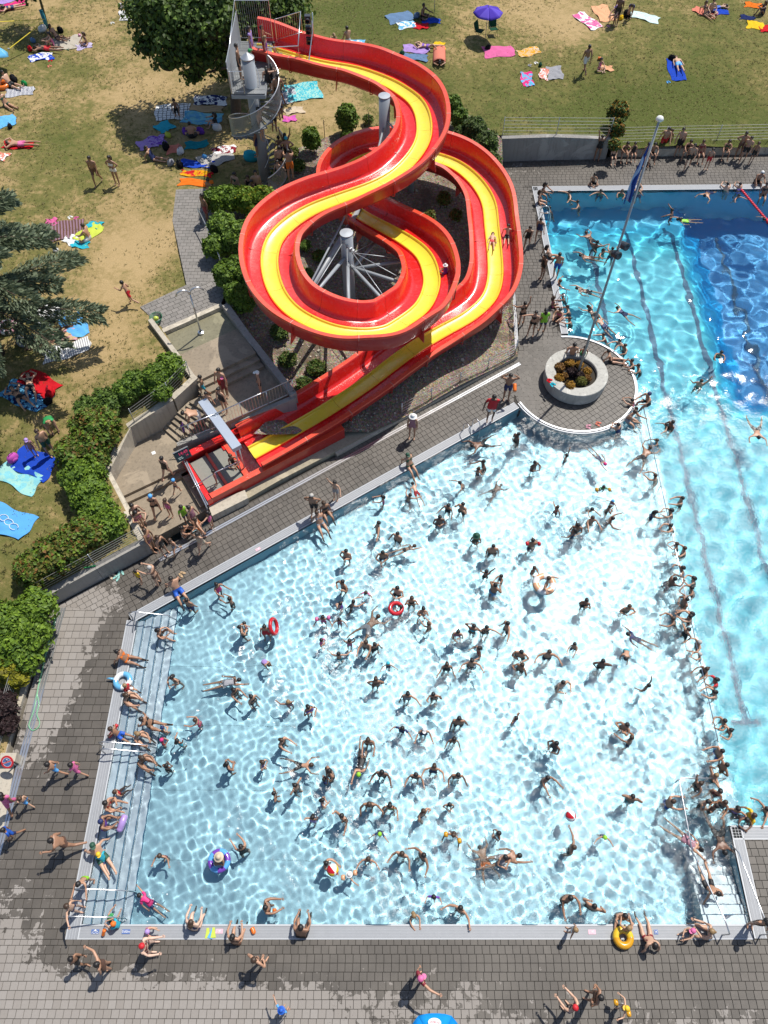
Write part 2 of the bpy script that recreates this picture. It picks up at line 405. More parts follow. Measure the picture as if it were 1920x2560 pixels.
def tile_mb(mb, c, wq, dry):
    dz = rnd.uniform(-.0025, .0025); tx, ty = rnd.uniform(-.006, .006), rnd.uniform(-.006, .006)
    an = rnd.uniform(-.009, .009); sh_ = Vector((rnd.uniform(-.0015, .0015), rnd.uniform(-.0015, .0015))); wq = [c + Vector(((p - c).x - (p - c).y * an, (p - c).y + (p - c).x * an)) + sh_ for p in wq]
    top = [(p.x + (c.x - p.x) * .03, p.y + (c.y - p.y) * .03, dz + (p.x - c.x) * tx + (p.y - c.y) * ty) for p in wq]
    n = len(wq)
    mb.add([(p.x, p.y, -.024) for p in wq] + top, [tuple(range(n, 2 * n))] + [(i, (i + 1) % n, n + (i + 1) % n, n + i) for i in range(n)])
    dry.extend([float(field(c.x, c.y, DRY)) + rnd.uniform(-.05, .05)] * (2 * n))
def dry_attr(me, dry):
    a = me.attributes.new('dry', 'FLOAT', 'POINT'); a.data.foreach_set('value', np.array(dry, np.float32))
cand = [t for t in tiles if t[0] in ('bottom', 'pen') and -12 < t[1].x < 12.9 and -1.55 < t[1].y < 1.0]
cand.sort(key=lambda t: abs(t[1].x - 1.0) * .18 + abs(t[1].y + .2))
single = set(id(t) for t in cand[:300])
rest = MB(); rdry = []
for t in tiles:
    if id(t) in single:
        b = MB(); dr = []; tile_mb(b, t[1], t[2], dr)
        o = b.build('paver', PAVER, deck); dry_attr(o.data, dr)
    else: tile_mb(rest, t[1], t[2], rdry)
o = rest.build('paving', PAVER, deck); dry_attr(o.data, rdry); tag(o, kind='stuff')
# ------------------------------------------------------------------ pool basin
def depth(x, y):
    x = np.asarray(x, float); y = np.asarray(y, float)
    sh = -.66 - np.clip((x + 8.6) / 21.0, 0, 1) * .66
    sh = np.where(x < -8.6, -.12 * np.clip(np.floor((x + 10.05) / .3) + 1, 0, 5), sh)
    lap = -1.75 - 2.2 * np.clip((x - 17.0) / 1.8, 0, 1) * np.clip((y - 23.4) / 1.8, 0, 1)
    lap = np.minimum(lap, -1.75 - .7 * np.clip((y - 35.4) / 2.6, 0, 1))
    return np.where((x > 12.37) | (y > 24.2) & (x > 8.5), lap, sh)
def m_floor(name, c, spec=.4, metal=0.0, rough=.45):
    t = NT(name)
    k = t.mix(t.noise(.5, 5, .6), tuple(v * .93 for v in c), tuple(min(1, v * 1.07) for v in c))
    t.col(k); t.bump(t.noise(3, 3), .05, .02); return t.set(rough, metal, spec)
FLOOR = m_floor('pool_floor_steel', (.245, .395, .46), .5, .53, .45); t = NT('lap_pool_depth_tint'); sz = t.n('SeparateXYZ'); t.l(t.x.outputs['Object'], sz.inputs[0]); mr = t.n('MapRange'); mr.inputs['From Min'].default_value = -1.8; mr.inputs['From Max'].default_value = -3.4
t.l(sz.outputs[2], mr.inputs[0]); k = t.ramp(mr.outputs[0], [(0.0, (.10, .54, .64)), (.35, (.05, .45, .66)), (1.0, (.006, .26, .56))]); t.col(k); LAPF = t.set(.45, 0, .4)  # floor colour darkens with depth, painted in for light the water absorbs
LANE = m_floor('lane_marking_blue', (.006, .10, .19))
SIDE = m_floor('pool_side_steel', (.26, .50, .60))
WHITE = m_floor('pool_step_steel', (.46, .52, .57), .6, .45, .42)
pool = thing('pool_basin', None, None, (0, 0, 0)); tag(pool, kind='structure')
ys = list(np.arange(1.0, 24.6, 2.36)); caustic = []
for i in range(len(ys) - 1):      # welded floor sheets of the shallow pool, a narrow joint between each two
    v = []; q = []; xs = np.linspace(-8.6, 12.37, 24)
    for x in xs: v += [(x, ys[i] + .004, depth(x, 5) + 0), (x, ys[i + 1] - .004, depth(x, 5) + 0)]
    q = [(2 * k, 2 * k + 2, 2 * k + 3, 2 * k + 1) for k in range(23)]
    caustic.append(link('floor_panel', npmesh('floor_panel', v, q, FLOOR), pool))
b = MB().prism([(-10.4, .9), (13, .9), (13, 25), (-10.4, 25)], -2.3, -1.5)
b.wall((12.37, 4.4), (12.37, 23.3), .02, -2.2, -1.18, side=-1)
caustic.append(b.build('floor_joint_base', FLOOR, pool))
xs = np.concatenate([np.arange(8.4, 17, 1.2), np.arange(17.0, 18.8, .2), np.arange(19.0, 34, 1.2)]); yy = np.concatenate([np.arange(4, 23.5, 1.2), np.arange(23.5, 25.2, .2), np.arange(25.5, 35.2, 1.0), np.arange(35.4, 41, .3)])
xs = xs[(xs > 12.37) | (xs < 12)]
X, Y = np.meshgrid(xs, yy); Z = depth(X, Y); Z = np.where((X < 12.37) & (Y < 24.2), -1.75, Z)
idx = np.arange(X.size).reshape(X.shape)
q = np.stack([idx[:-1, :-1], idx[:-1, 1:], idx[1:, 1:], idx[1:, :-1]], -1).reshape(-1, 4)
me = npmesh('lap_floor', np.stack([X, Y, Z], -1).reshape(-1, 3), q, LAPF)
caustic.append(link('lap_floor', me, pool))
for x0 in (11.9, 14.2, 16.75, 20.1):
    b = MB(); yv = [8.5, 23.6, 25.0, 35.4, 38.0] if x0 > 12 else [28.4, 35.4, 38.0]
    for a, c in zip(yv[:-1], yv[1:]):
        za, zc = float(depth(x0, a)) + .012, float(depth(x0, c)) + .012
        b.add([(x0 - .12, a, za), (x0 + .12, a, za), (x0 + .12, c, zc), (x0 - .12, c, zc)], [(0, 1, 2, 3)])
    z = -1.735
    if x0 > 12: b.add([(x0 - .6, 8.22, z), (x0 + .6, 8.22, z), (x0 + .6, 8.49, z), (x0 - .6, 8.49, z)], [(0, 1, 2, 3)])
    caustic.append(b.build('lane_marking', LANE, pool))
for i in range(5):                # five long steps down into the shallow end
    z = -.12 * (i + 1); x = -10.05 + .3 * i; ytop = 12.2 if i < 1 else 12.3
    b = MB().box((x + .155, (1.36 + ytop) / 2 + .1 * i, z - .4), (.29, ytop - 1.36 + .2 * i, .8), m=0)
    b.box((x + .285, (1.36 + ytop) / 2 + .1 * i, z + .003), (.03, ytop - 1.36 + .2 * i, .012), m=1)
    caustic.append(b.build('entry_step', [WHITE, LANE], pool))
CSTEP = m_floor('corner_step_steel', (.50, .55, .58), .6, .4, .5)
for i in range(8):                # steps in the corner by the far end of the bottom edge
    y = 1.36 + .31 * i; z = -.08 - .12 * i
    b = MB().box((11.33, y + .15, z - .5), (1.46, .30, 1.0), m=0)
    b.box((11.33, y + .29, z + .003), (1.46, .02, .012), m=1)
    caustic.append(b.build('corner_step', [CSTEP, LANE], pool))
# side walls of the basin, seen through the water
b = MB()
loop = [(-10.05, 1.36), (12.1, 1.36), (12.1, 4.42), (34, 4.42), (34, 40.0), (9.1, 39.6), (9.4, 28.0)]
a0 = math.atan2(28.0 - ISL[1], 9.4 - ISL[0]); a1 = math.atan2(23.4 - ISL[1], 6.6 - ISL[0])
for i in range(21):
    t = a0 - (a0 - (a1 if a1 < a0 else a1 - 2 * math.pi)) * i / 20
    loop.append((ISL[0] + 3.12 * math.cos(t), ISL[1] + 3.12 * math.sin(t)))
loop += [(6.45, 23.12), (-10.05, 12.1)]
POOL_LOOP = loop
n = len(loop)
b.add([(p[0], p[1], 0.0 - .02) for p in loop] + [(p[0], p[1], -4.2) for p in loop], [(i, (i + 1) % n, n + (i + 1) % n, n + i) for i in range(n)])
caustic.append(b.build('pool_side', SIDE, pool))
# ------------------------------------------------------------------ water with real ripples
GS = .042
xs = np.arange(-10.15, 30.0, GS); yy = np.arange(1.25, 40.2, GS); X, Y = np.meshgrid(xs, yy)
Z = np.zeros_like(X); 
calm = 1.0 / (1 + np.exp(-(X + 4.5) / 2.2))         # livelier towards the crowd
for i in range(84):
    lam = nrg.uniform(.15, .50) if i < 66 else nrg.uniform(1.2, 3.0); th = nrg.uniform(0, 6.283); kk = 6.283 / lam
    amp = (.43 if i < 66 else .12) / kk ** 2
    ph = kk * (X * math.cos(th) + Y * math.sin(th)) + nrg.uniform(0, 6.283) + .8 * np.sin(.23 * X + i) + .8 * np.sin(.19 * Y + 2 * i)
    Z += amp * np.sin(ph)
lapz = 1 / (1 + np.exp(-np.maximum(X - 12.6, Y - 24.6) / .8)); ZL = np.zeros_like(X)
for i in range(54):      # longer, lazier waves over the deep lap pool
    lam = nrg.uniform(.38, 1.5); th = nrg.uniform(0, 6.283); kk = 6.283 / lam
    ZL += .135 / kk ** 2 * np.sin(kk * (X * math.cos(th) + Y * math.sin(th)) + nrg.uniform(0, 6.283) + .7 * np.sin(.2 * X + i) + .7 * np.sin(.17 * Y + 2 * i))
patch = .78 + .30 * np.sin(.9 * X + 1.3 * np.sin(.55 * Y)) * np.sin(.8 * Y + 1.1 * np.sin(.6 * X + 2)); Z = Z * patch * (.66 + .42 * calm) * (1 - lapz) + ZL * lapz - .045
inside = np.zeros(X.shape, bool); lp = loop
j = len(lp) - 1
for i in range(len(lp)):
    xi, yi = lp[i]; xj, yj = lp[j]
    cond = ((yi > Y) != (yj > Y))
    with np.errstate(divide='ignore', invalid='ignore'): xc = (xj - xi) * (Y - yi) / (yj - yi) + xi
    inside ^= cond & (X < xc); j = i
m2 = inside.copy()
for dy in (-1, 0, 1):
    for dx in (-1, 0, 1): m2 |= np.roll(np.roll(inside, dy, 0), dx, 1)
idx = np.arange(X.size).reshape(X.shape); keep = m2[:-1, :-1]
q = np.stack([idx[:-1, :-1], idx[:-1, 1:], idx[1:, 1:], idx[1:, :-1]], -1)[keep]
used = np.unique(q); remap = np.zeros(X.size, np.int64); remap[used] = np.arange(len(used))
wm = bpy.data.materials.new('pool_water'); wm.use_nodes = True; wt = wm.node_tree; wt.nodes.clear()
wo = wt.nodes.new('ShaderNodeOutputMaterial'); wg = wt.nodes.new('ShaderNodeBsdfRefraction'); wg.inputs['IOR'].default_value = 1.333; wg.inputs['Roughness'].default_value = 0.0
wg.inputs['Color'].default_value = (.94, .99, 1, 1)
wgl = wt.nodes.new('ShaderNodeBsdfGlossy'); wfr = wt.nodes.new('ShaderNodeFresnel'); wfr.inputs['IOR'].default_value = 1.333; wmx = wt.nodes.new('ShaderNodeMixShader')
wt.links.new(wfr.outputs[0], wmx.inputs[0]); wt.links.new(wg.outputs[0], wmx.inputs[1]); wt.links.new(wgl.outputs[0], wmx.inputs[2]); wt.links.new(wmx.outputs[0], wo.inputs[0])
wtc = wt.nodes.new('ShaderNodeTexCoord'); wn = wt.nodes.new('ShaderNodeTexNoise'); wn.inputs['Scale'].default_value = 9.0; wn.inputs['Detail'].default_value = 3.0; wn.inputs['Roughness'].default_value = .6
wt.links.new(wtc.outputs['Object'], wn.inputs['Vector']); wb = wt.nodes.new('ShaderNodeBump'); wb.inputs['Distance'].default_value = .03
wx = wt.nodes.new('ShaderNodeSeparateXYZ'); wt.links.new(wtc.outputs['Object'], wx.inputs[0]); wr = wt.nodes.new('ShaderNodeMapRange')   # livelier chop where the crowd splashes
wr.inputs['From Min'].default_value = -7; wr.inputs['From Max'].default_value = 3; wr.inputs['To Min'].default_value = .12; wr.inputs['To Max'].default_value = 1.0
wt.links.new(wx.outputs[0], wr.inputs[0]); wr4 = wt.nodes.new('ShaderNodeMapRange'); wr4.inputs['From Min'].default_value = 21; wr4.inputs['From Max'].default_value = 26; wr4.inputs['To Min'].default_value = 1.0; wr4.inputs['To Max'].default_value = .16
wt.links.new(wx.outputs[1], wr4.inputs[0]); wmu2 = wt.nodes.new('ShaderNodeMath'); wmu2.operation = 'MULTIPLY'; wt.links.new(wr.outputs[0], wmu2.inputs[0]); wt.links.new(wr4.outputs[0], wmu2.inputs[1]); wt.links.new(wmu2.outputs[0], wb.inputs['Strength']); wt.links.new(wn.outputs['Fac'], wb.inputs['Height']); wt.links.new(wb.outputs[0], wgl.inputs['Normal']); wt.links.new(wb.outputs[0], wg.inputs['Normal'])
wr2 = wt.nodes.new('ShaderNodeMapRange'); wr2.inputs['From Min'].default_value = -9; wr2.inputs['From Max'].default_value = 2; wr2.inputs['To Min'].default_value = .10; wr2.inputs['To Max'].default_value = .32      # capillary ripples thrown up by the bathers
wt.links.new(wx.outputs[0], wr2.inputs[0])
wr3 = wt.nodes.new('ShaderNodeMapRange'); wr3.inputs['From Min'].default_value = 19; wr3.inputs['From Max'].default_value = 29; wr3.inputs['To Min'].default_value = 1.0; wr3.inputs['To Max'].default_value = .12
wt.links.new(wx.outputs[1], wr3.inputs[0]); wmu = wt.nodes.new('ShaderNodeMath'); wmu.operation = 'MULTIPLY'; wt.links.new(wr2.outputs[0], wmu.inputs[0]); wt.links.new(wr3.outputs[0], wmu.inputs[1]); wt.links.new(wmu.outputs[0], wgl.inputs['Roughness'])
water = link('pool_water', npmesh('pool_water', np.stack([X, Y, Z], -1).reshape(-1, 3)[used], remap[q], wm)); tag(water, kind='structure')
water.cycles.is_caustics_caster = True
for o in caustic: o.cycles.is_caustics_receiver = True
# ------------------------------------------------------------------ overflow gutters round the pool
GRAT = mat('gutter_grating', (.26, .27, .285), .5, 0.0, var=.12, scale=4, bump=.15, bscale=120)
PALE = mat('gutter_rib', (.45, .465, .48), .4, 0.0)
DARK = mat('gutter_slot', (.05, .07, .09), .6)
gut = thing('pool_gutter', None, None, (0, 0, 0)); tag(gut, kind='structure')
def gutter(a, b, wd=.44, lanes=4):
    """overflow grating along a-b, the pool on its left"""
    a, b = V2(a), V2(b); d = (b - a).normalized(); nn = Vector((-d.y, d.x))
    m = MB(); m.prism([a, b, b + nn * wd, a + nn * wd], -.3, -.012, 2)
    m.build('channel', [GRAT, PALE, DARK], gut)
    lw = (wd - .10) / lanes
    for k in range(lanes):
        o = nn * (.045 + k * lw)
        m = MB().prism([a + o + nn * .008, b + o + nn * .008, b + o + nn * (lw - .004), a + o + nn * (lw - .004)], -.02, .006, 0)
        m.build('grating', GRAT, gut)
        m = MB().prism([a + o - nn * .006, b + o - nn * .006, b + o + nn * .005, a + o + nn * .005], -.02, .010, 0); m.build('rib', PALE, gut)
    m = MB().prism([a, b, b + nn * .034, a + nn * .034], -.02, .014, 0); m.build('edge_strip', PALE, gut)
    m = MB().prism([a + nn * (wd - .05), b + nn * (wd - .05), b + nn * wd, a + nn * wd], -.3, .004, 0); m.build('lip', PALE, gut)
gutter((-10.05, .92), (12.1, .92)); gutter((6.21 + .02, 23.5), (-10.41, 12.43), .4); gutter((-10.45, 12.2), (-10.49, .92))
gutter((8.74, 39.9), (9.05, 28.0), .36, 3); gutter((30, 40.25), (8.74, 39.92), .42, 3); gutter((12.54, .95), (12.54, 4.40), .4, 3); gutter((12.14, 3.96), (30, 3.96), .46)
m = MB()
a0 = math.atan2(27.95 - ISL[1], 9.0 - ISL[0]); a1 = math.atan2(23.4 - ISL[1], 6.3 - ISL[0])
if a1 > a0: a1 -= 2 * math.pi
def ring(r0, r1, z0, z1): return [(r0, z0), (r0, z1), (r1, z1), (r1, z0)]
m = MB().lathe(ring(2.98, 3.05, -.3, .05), 60, (ISL[0], ISL[1], 0), a0=a1, a1=a0); m.build('island_edge', STEEL, gut)
m = MB().lathe(ring(3.055, 3.14, -.3, .0), 60, (ISL[0], ISL[1], 0), a0=a1, a1=a0); m.build('island_lip', PALE, gut)
# ------------------------------------------------------------------ walls, stairs, footbath
def seg(name, label, pts, th, z0, tops, mt=CONC, side=0, cat='wall'):
    t = thing(name, label, cat, (*V2(pts[0]), 0))
    for i in range(len(pts) - 1):
        a, b = V2(pts[i]), V2(pts[i + 1]); d = (b - a).normalized() * .001
        if (b - a).length > 40: b = a + (b - a).normalized() * 40
        nn = max(1, round((b - a).length / 2.4))
        for k in range(nn):
            za, zb = tops[i] + (tops[i + 1] - tops[i]) * k / nn, tops[i] + (tops[i + 1] - tops[i]) * (k + 1) / nn
            MB().wall(a.lerp(b, k / nn) + d * 5 * (k > 0) + d, a.lerp(b, (k + 1) / nn) - d * 5 * (k < nn - 1) - d, th, z0, za, zb, 0, side).build('wall_panel', mt, t)
    return t
P = lambda px, py, z: V2(at(px, py, z))
seg('retaining_wall', 'low grey concrete retaining wall in shade between hedge and pool deck', [(-13.62, 12.8), (-9.9, 15.3)], .28, -.5, [.85, .95], side=1)
W2 = [P(346, 1352, .95), P(257, 1180, 1.2), P(314, 1060, 1.6), P(425, 992, 1.9), P(484, 938, 2.0)]
seg('retaining_wall', 'angled concrete wall wrapping the lower stair landing beside the hedge', W2, .3, -.5, [.95, 1.25, 1.6, 1.95, 2.05], KERB, side=-1)
seg('stair_wall', 'pale sloped concrete side wall left of the greenish footbath', [P(490, 942, 2.05), P(455, 895, 2.15), P(380, 795, 2.3)], .22, -.2, [2.05, 2.2, 2.3], KERB, side=1)
seg('stair_wall', 'long grey concrete wall between stairs and shaded shrub bed', [P(556, 765, 2.2), P(612, 845, 1.9), P(722, 985, 1.6), P(726, 992, 1.6)], .32, -.2, [2.25, 2.0, 1.7, 1.7], side=1)
seg('slide_side_wall', 'low concrete wall under the railing beside the slide run-out', [P(735, 985, 1.6), P(440, 1105, 1.0)], .22, -.3, [1.55, .95], side=1)
seg('pool_wall', 'tall grey concrete wall holding the lawn behind the back deck', [(6.95, 42.45), (10.0, 42.62), (13.5, 42.72)], .3, -.4, [1.5, 1.5, 1.3])
seg('bench_wall', 'long low concrete kerb bench that bathers sit on at the back', [(13.9, 43.0), (60, 44.6)], .45, -.4, [.46, .46], KERB)
seg('kerb', 'pale concrete kerb with the wire fence beside the left deck', [(-13.95, 6.7), (-13.62, 12.75)], .28, -.4, [.10, .10], KERB, side=1)
seg('kerb', 'pale kerb carrying the railing between slide and diagonal deck', [(-2.2, 20.3), (.93, 22.45), (6.65, 26.29), (6.9, 40.8), (6.98, 42.3)], .26, -.4, [.15, .15, .15, .3, .5], KERB, side=1)
seg('kerb', 'stubby concrete end wall behind the no parking sign', [P(0, 1893, .4), P(40, 1893, .4)], .3, -.3, [.42, .42], KERB)
m = MB(); 
ch = thing('drain_channel', 'narrow blue grey drainage channel along the left kerb', 'drain', (-13.4, 9, 0))
for k in range(3): m = MB().wall((-13.58 + .10 * k, 1.0), (-13.28 + .10 * k, 12.75), .075, -.05, .008 + .003 * (k == 1)); m.build('channel_rail', STEEL, ch)
ch = thing('drain_channel', 'long metal drainage channel at the foot of the slide kerb', 'drain', (2, 23, 0))
for k in range(2):
    nn = Vector((.555, -.832)) * (.03 + .10 * k); MB().wall(V2((-9.6, 15.0)) + nn, V2((6.7, 26.05)) + nn, .07, -.05, .010).build('channel_rail', STEEL, ch)
stairs = thing('stair_complex', None, None, (0, 0, 0)); stairs.name = 'terrace_steps'; tag(stairs, kind='structure')
def slab(name, q, mt=LAND, low=-.4):
    z = q[0][2]; return MB().prism([at(a, b, zz) for a, b, zz in q], low, [zz for _, _, zz in q]).build(name, mt, stairs)
GREENC = m_concrete('wet_footbath_concrete', (.205, .190, .125), .25, 1.5, .35)
PATH = mat('grey_path_paver', (.20, .185, .168), .8, var=.16, scale=7, rand=.13, bump=.2, bscale=60)
# paved path on the terrace, brick by brick
pth = [P(440, 474, 2.0), P(545, 470, 2.0), P(540, 520, 2.0), P(560, 620, 2.0), P(575, 700, 2.0), P(552, 760, 2.0), P(408, 822, 2.0), P(350, 767, 2.0), P(466, 712, 2.0), P(431, 550, 2.0)]
mb = MB(); mb.prism(pth, .5, 1.955)
mb.build('path_bed', JOINT, stairs); mb = MB()
def bricks(mb, conv, ang, L, Wd, z):
    ca, sa = math.cos(ang), math.sin(ang); conv = [V2(p) for p in conv]
    if sum(conv[i].x * conv[(i + 1) % len(conv)].y - conv[(i + 1) % len(conv)].x * conv[i].y for i in range(len(conv))) < 0: conv = conv[::-1]
    lc = [(p.x * ca + p.y * sa, -p.x * sa + p.y * ca) for p in conv]
    v = min(p[1] for p in lc); r = 0
    while v < max(p[1] for p in lc):
        u = min(p[0] for p in lc) - (r % 2) * L * .5
        while u < max(p[0] for p in lc):
            q = [V2((a * ca - b * sa, a * sa + b * ca)) for a, b in ((u + .008, v + .008), (u + L - .008, v + .008), (u + L - .008, v + Wd - .008), (u + .008, v + Wd - .008))]
            q = clip(q, conv)
            if len(q) > 2:
                dz = rnd.uniform(-.003, .003); mb.prism(q, z - .03, z + dz)
            u += L
        v += Wd; r += 1
bricks(mb, pth[:2] + [pth[2], pth[9]], 0, .34, .24, 2.0); bricks(mb, [pth[9], pth[2], pth[3], pth[4], pth[8]], 0, .34, .24, 2.0)
bricks(mb, [pth[8], pth[4], pth[5], pth[6], pth[7]], .57, .34, .24, 2.0)
o = mb.build('path_paving', PATH, stairs); tag(o, kind='stuff')
slab('footbath_kerb', [(404, 822, 2.02), (552, 757, 2.02), (557, 765, 2.02), (409, 831, 2.02)], KERB)
slab('footbath_floor', [(407, 829, 1.8), (560, 764, 1.8), (600, 818, 1.8), (447, 888, 1.8)], GREENC)
slab('footbath_ramp', [(447, 888, 1.82), (600, 818, 1.82), (630, 868, 1.92), (484, 938, 1.92)], LAND)
slab('step', [(484, 938, 1.93), (630, 868, 1.93), (640, 882, 1.93), (494, 953, 1.93)])
slab('step', [(492, 957, 1.79), (640, 886, 1.79), (650, 899, 1.79), (500, 970, 1.79)])
slab('step', [(496, 977, 1.65), (650, 903, 1.65), (660, 915, 1.65), (505, 990, 1.65)])
slab('landing', [(472, 1004, 1.5), (660, 916, 1.5), (735, 982, 1.5), (560, 1058, 1.5)])
L0, L1 = ((472, 1004), (560, 1058)), ((404, 1067), (456, 1112))
for i in range(7):
    f0, f1 = i / 7, (i + 1) / 7; zz = 1.36 - .13 * i
    q = [(L0[0][0] + (L1[0][0] - L0[0][0]) * f0, L0[0][1] + (L1[0][1] - L0[0][1]) * f0), (L0[1][0] + (L1[1][0] - L0[1][0]) * f0, L0[1][1] + (L1[1][1] - L0[1][1]) * f0),
         (L0[1][0] + (L1[1][0] - L0[1][0]) * f1, L0[1][1] + (L1[1][1] - L0[1][1]) * f1), (L0[0][0] + (L1[0][0] - L0[0][0]) * f1, L0[0][1] + (L1[0][1] - L0[0][1]) * f1)]
    slab('step', [(a, b, zz) for a, b in q])
slab('landing', [(338, 1104, .45), (410, 1062, .45), (462, 1112, .45), (478, 1160, .45), (308, 1240, .45), (268, 1190, .45)])
slab('step', [(306, 1242, .30), (474, 1168, .30), (482, 1180, .30), (314, 1258, .30)])
slab('landing', [(312, 1262, .15), (480, 1182, .15), (540, 1262, .15), (372, 1352, .15)])
slab('step', [(452, 1186, .30), (470, 1176, .30), (520, 1256, .30), (500, 1268, .30)])
slab('slide_base', [(470, 1165, .2), (760, 1010, .2), (1000, 905, .2), (1010, 1040, .2), (700, 1200, .2), (540, 1292, .2)], m_concrete('slide_base_concrete', (.33, .29, .21), .15, .8))
slab('side_walk', [(1012, 1042, .12), (1293, 888, .12), (1270, 830, .12), (990, 985, .12)], PATH)
slab('plinth_block', [(520, 1262, .42), (612, 1225, .42), (620, 1245, .42), (530, 1290, .42)], KERB)
slab('side_path', [(36, 1912, .02), (-300, 1912, .02), (-300, 2090, .02), (8, 2075, .02)], KERB)
# ------------------------------------------------------------------ railings and fences
def fence(name, label, pts, h, wires, post_every=2.3, rp=.022, rw=.009, mt=GALV, wm=WIRE, slant=None):
    pts = [Vector(p) for p in pts]; t = thing(name, label, 'fence', pts[0])
    tops = []
    for i in range(len(pts) - 1):
        a, b = pts[i], pts[i + 1]; n = max(1, round((b - a).length / post_every))
        for k in range(n + (i == len(pts) - 2)):
            p = a + (b - a) * k / n; q = p + Vector((0, 0, h)) + (slant or Vector())
            MB().tube([p - Vector((0, 0, .05)), q], rp, 6).build('post', mt, t)
            MB().ball(q, rp * 1.25, 8, 5).build('post_cap', STEEL, t)
            tops.append((p, q))
    for wv in range(wires):
        f = 1 - wv * (.9 / max(1, wires - 1)) if wires > 1 else 1
        MB().tube([p + (q - p) * f * .985 for p, q in tops], rw, 4, cap=True, sm=False).build('wire', wm, t)
    return t
Z3 = lambda p, z: Vector((p[0], p[1], z))
fence('wire_fence', 'wire fence on the retaining wall in front of the reddish hedge', [Z3((-13.7, 13.05), .84), Z3((-10.05, 15.5), .94)], .85, 6, 1.9)
fence('wire_fence', 'slanting wire fence along the gravel strip beside the left deck', [Z3((-14.2, 6.75), .1), Z3((-14.05, 12.6), .1)], .9, 7, 2.0)
fence('wire_fence', 'short wire fence on the angled wall below the round shrubs', [Z3(P(335, 1052, 1.7), 1.62), Z3(P(425, 990, 1.9), 1.9), Z3(P(476, 940, 2.0), 2.05)], .9, 6, 1.9)
fence('wire_fence', 'wire fence on top of the tall grey back wall', [Z3((7.0, 42.6), 1.5), Z3((13.45, 42.86), 1.3)], 1.15, 6, 3.2)
fence('wire_fence', 'long wire fence behind the people sitting on the back bench', [Z3((13.75, 43.35), .5), Z3((40, 44.3), .5)], 1.05, 6, 3.4)
fence('railing', 'low steel railing of five thin bars between slide and diagonal deck', [Z3((.8, 22.6), .14), Z3((6.5, 26.4), .14)], .85, 5, 1.9, .028, .014, STEEL, STEEL)
fence('railing', 'steel railing continuing up beside the outermost slide curve', [Z3((6.55, 26.6), .15), Z3((6.75, 31.5), .2)], .85, 5, 2.4, .028, .014, STEEL, STEEL)
def handrail(name, label, pts, r=.028, mt=STEEL, feet=()):
    t = thing(name, label, 'handrail', pts[0])
    MB().tube([Vector(p) for p in pts], r, 8).build('rail', mt, t)
    for f in feet: MB().tube([Vector(f[0]), Vector(f[1])], r * .9, 8).build('post', mt, t)
    return t
# grille railing along the stairs and landing above the slide end
t = thing('stair_railing', 'steel baluster railing above the slide run-out along stairs', 'railing', Z3(P(660, 1010, 1.5), 1.5))
ra, rb, rc = Z3(P(735, 982, 1.6), 1.56), Z3(P(548, 1068, 1.5), 1.5), Z3(P(450, 1106, .95), .95)
for a, b, nb in ((ra, rb, 26), (rb, rc, 13)):
    up = Vector((0, 0, .95))
    MB().tube([a + up, b + up], .026, 8).build('rail', STEEL, t); MB().tube([a + up * .12, b + up * .12], .016, 6).build('rail', STEEL, t)
    m = MB()
    for k in range(nb + 1):
        p = a + (b - a) * k / nb
        if k % 9 == 0: MB().tube([p, p + up], .024, 6).build('post', STEEL, t)
        else: m.tube([p + up * .12, p + up], .008, 4, sm=False)
    o = m.build('baluster', STEEL, t); tag(o, kind='stuff')
handrail('handrail', 'straight steel handrail along the paved path beside green shrubs', [at(494, 520, 3.0), at(516, 565, 2.95), at(548, 640, 2.8)], .03, STEEL, [(at(494, 520, 3.0), Z3(at(494, 520, 3.0), 2.0)), (at(548, 640, 2.8), Z3(at(548, 640, 2.8), 2.0))])
# pool rails, ladders, barrier
def hoop(name, label, P0, P1, h=.55, n=7, cat='handrail'):
    P0, P1 = Vector(P0), Vector(P1); t = thing(name, label, cat, P0)
    pts = [P0, P0 + Vector((0, 0, h * .8))]
    for k in range(1, n): pts.append(P0.lerp(P1, k / n) + Vector((0, 0, h)))
    pts += [P1 + Vector((0, 0, h * .6 if P1.z > -.2 else .35)), P1]
    MB().tube(pts, .024, 8).build('rail', STEEL, t); return t
hr = lambda lb, y, x0=-10.45, x1=-8.55: [hoop('handrail', lb, (x0, y, 0), (x1, y, -.62), .8)]
hr('steel handrail pair crossing the left pool steps halfway', 7.15, -10.4, -8.5); hr('thin steel handrail just below another on left pool steps', 6.9, -10.3, -8.6)
hr('upper steel handrail at the bottom left corner steps', 2.35, -10.3, -8.55); hr('lower steel handrail right at the bottom left corner', 1.55, -10.45, -8.7)
hoop('handrail', 'bent steel handrail at the top of the left pool steps', (-10.2, 12.25, 0), (-8.5, 12.3, -.62), .8)
hoop('handrail', 'right steel handrail on the corner steps beside the peninsula deck', (12.35, 1.05, 0), (12.05, 3.9, -.5), .8); hoop('handrail', 'left steel handrail on the white corner steps', (11.1, 1.05, 0), (10.6, 3.9, -.9), .8)
def ladder(label, c, d):
    c = Vector((c[0], c[1], 0)); d = Vector((d[0], d[1], 0)).normalized(); s = Vector((-d.y, d.x, 0)) * .27
    t = thing('pool_ladder', label, 'ladder', c)
    for k in (-1, 1):
        pts = [c + s * k - d * .38, c + s * k - d * .36 + Vector((0, 0, .5)), c + s * k - d * .15 + Vector((0, 0, .72)), c + s * k + d * .1 + Vector((0, 0, .6)), c + s * k + d * .16 + Vector((0, 0, .1)), c + s * k + d * .14 + Vector((0, 0, -1.0))]
        MB().tube(catmull(pts, 4), .022, 8).build('rail', STEEL, t)
    for q in (-.25, -.55, -.85): MB().tube([c + s + d * .15 + Vector((0, 0, q)), c - s + d * .15 + Vector((0, 0, q))], .02, 6).build('rung', STEEL, t)
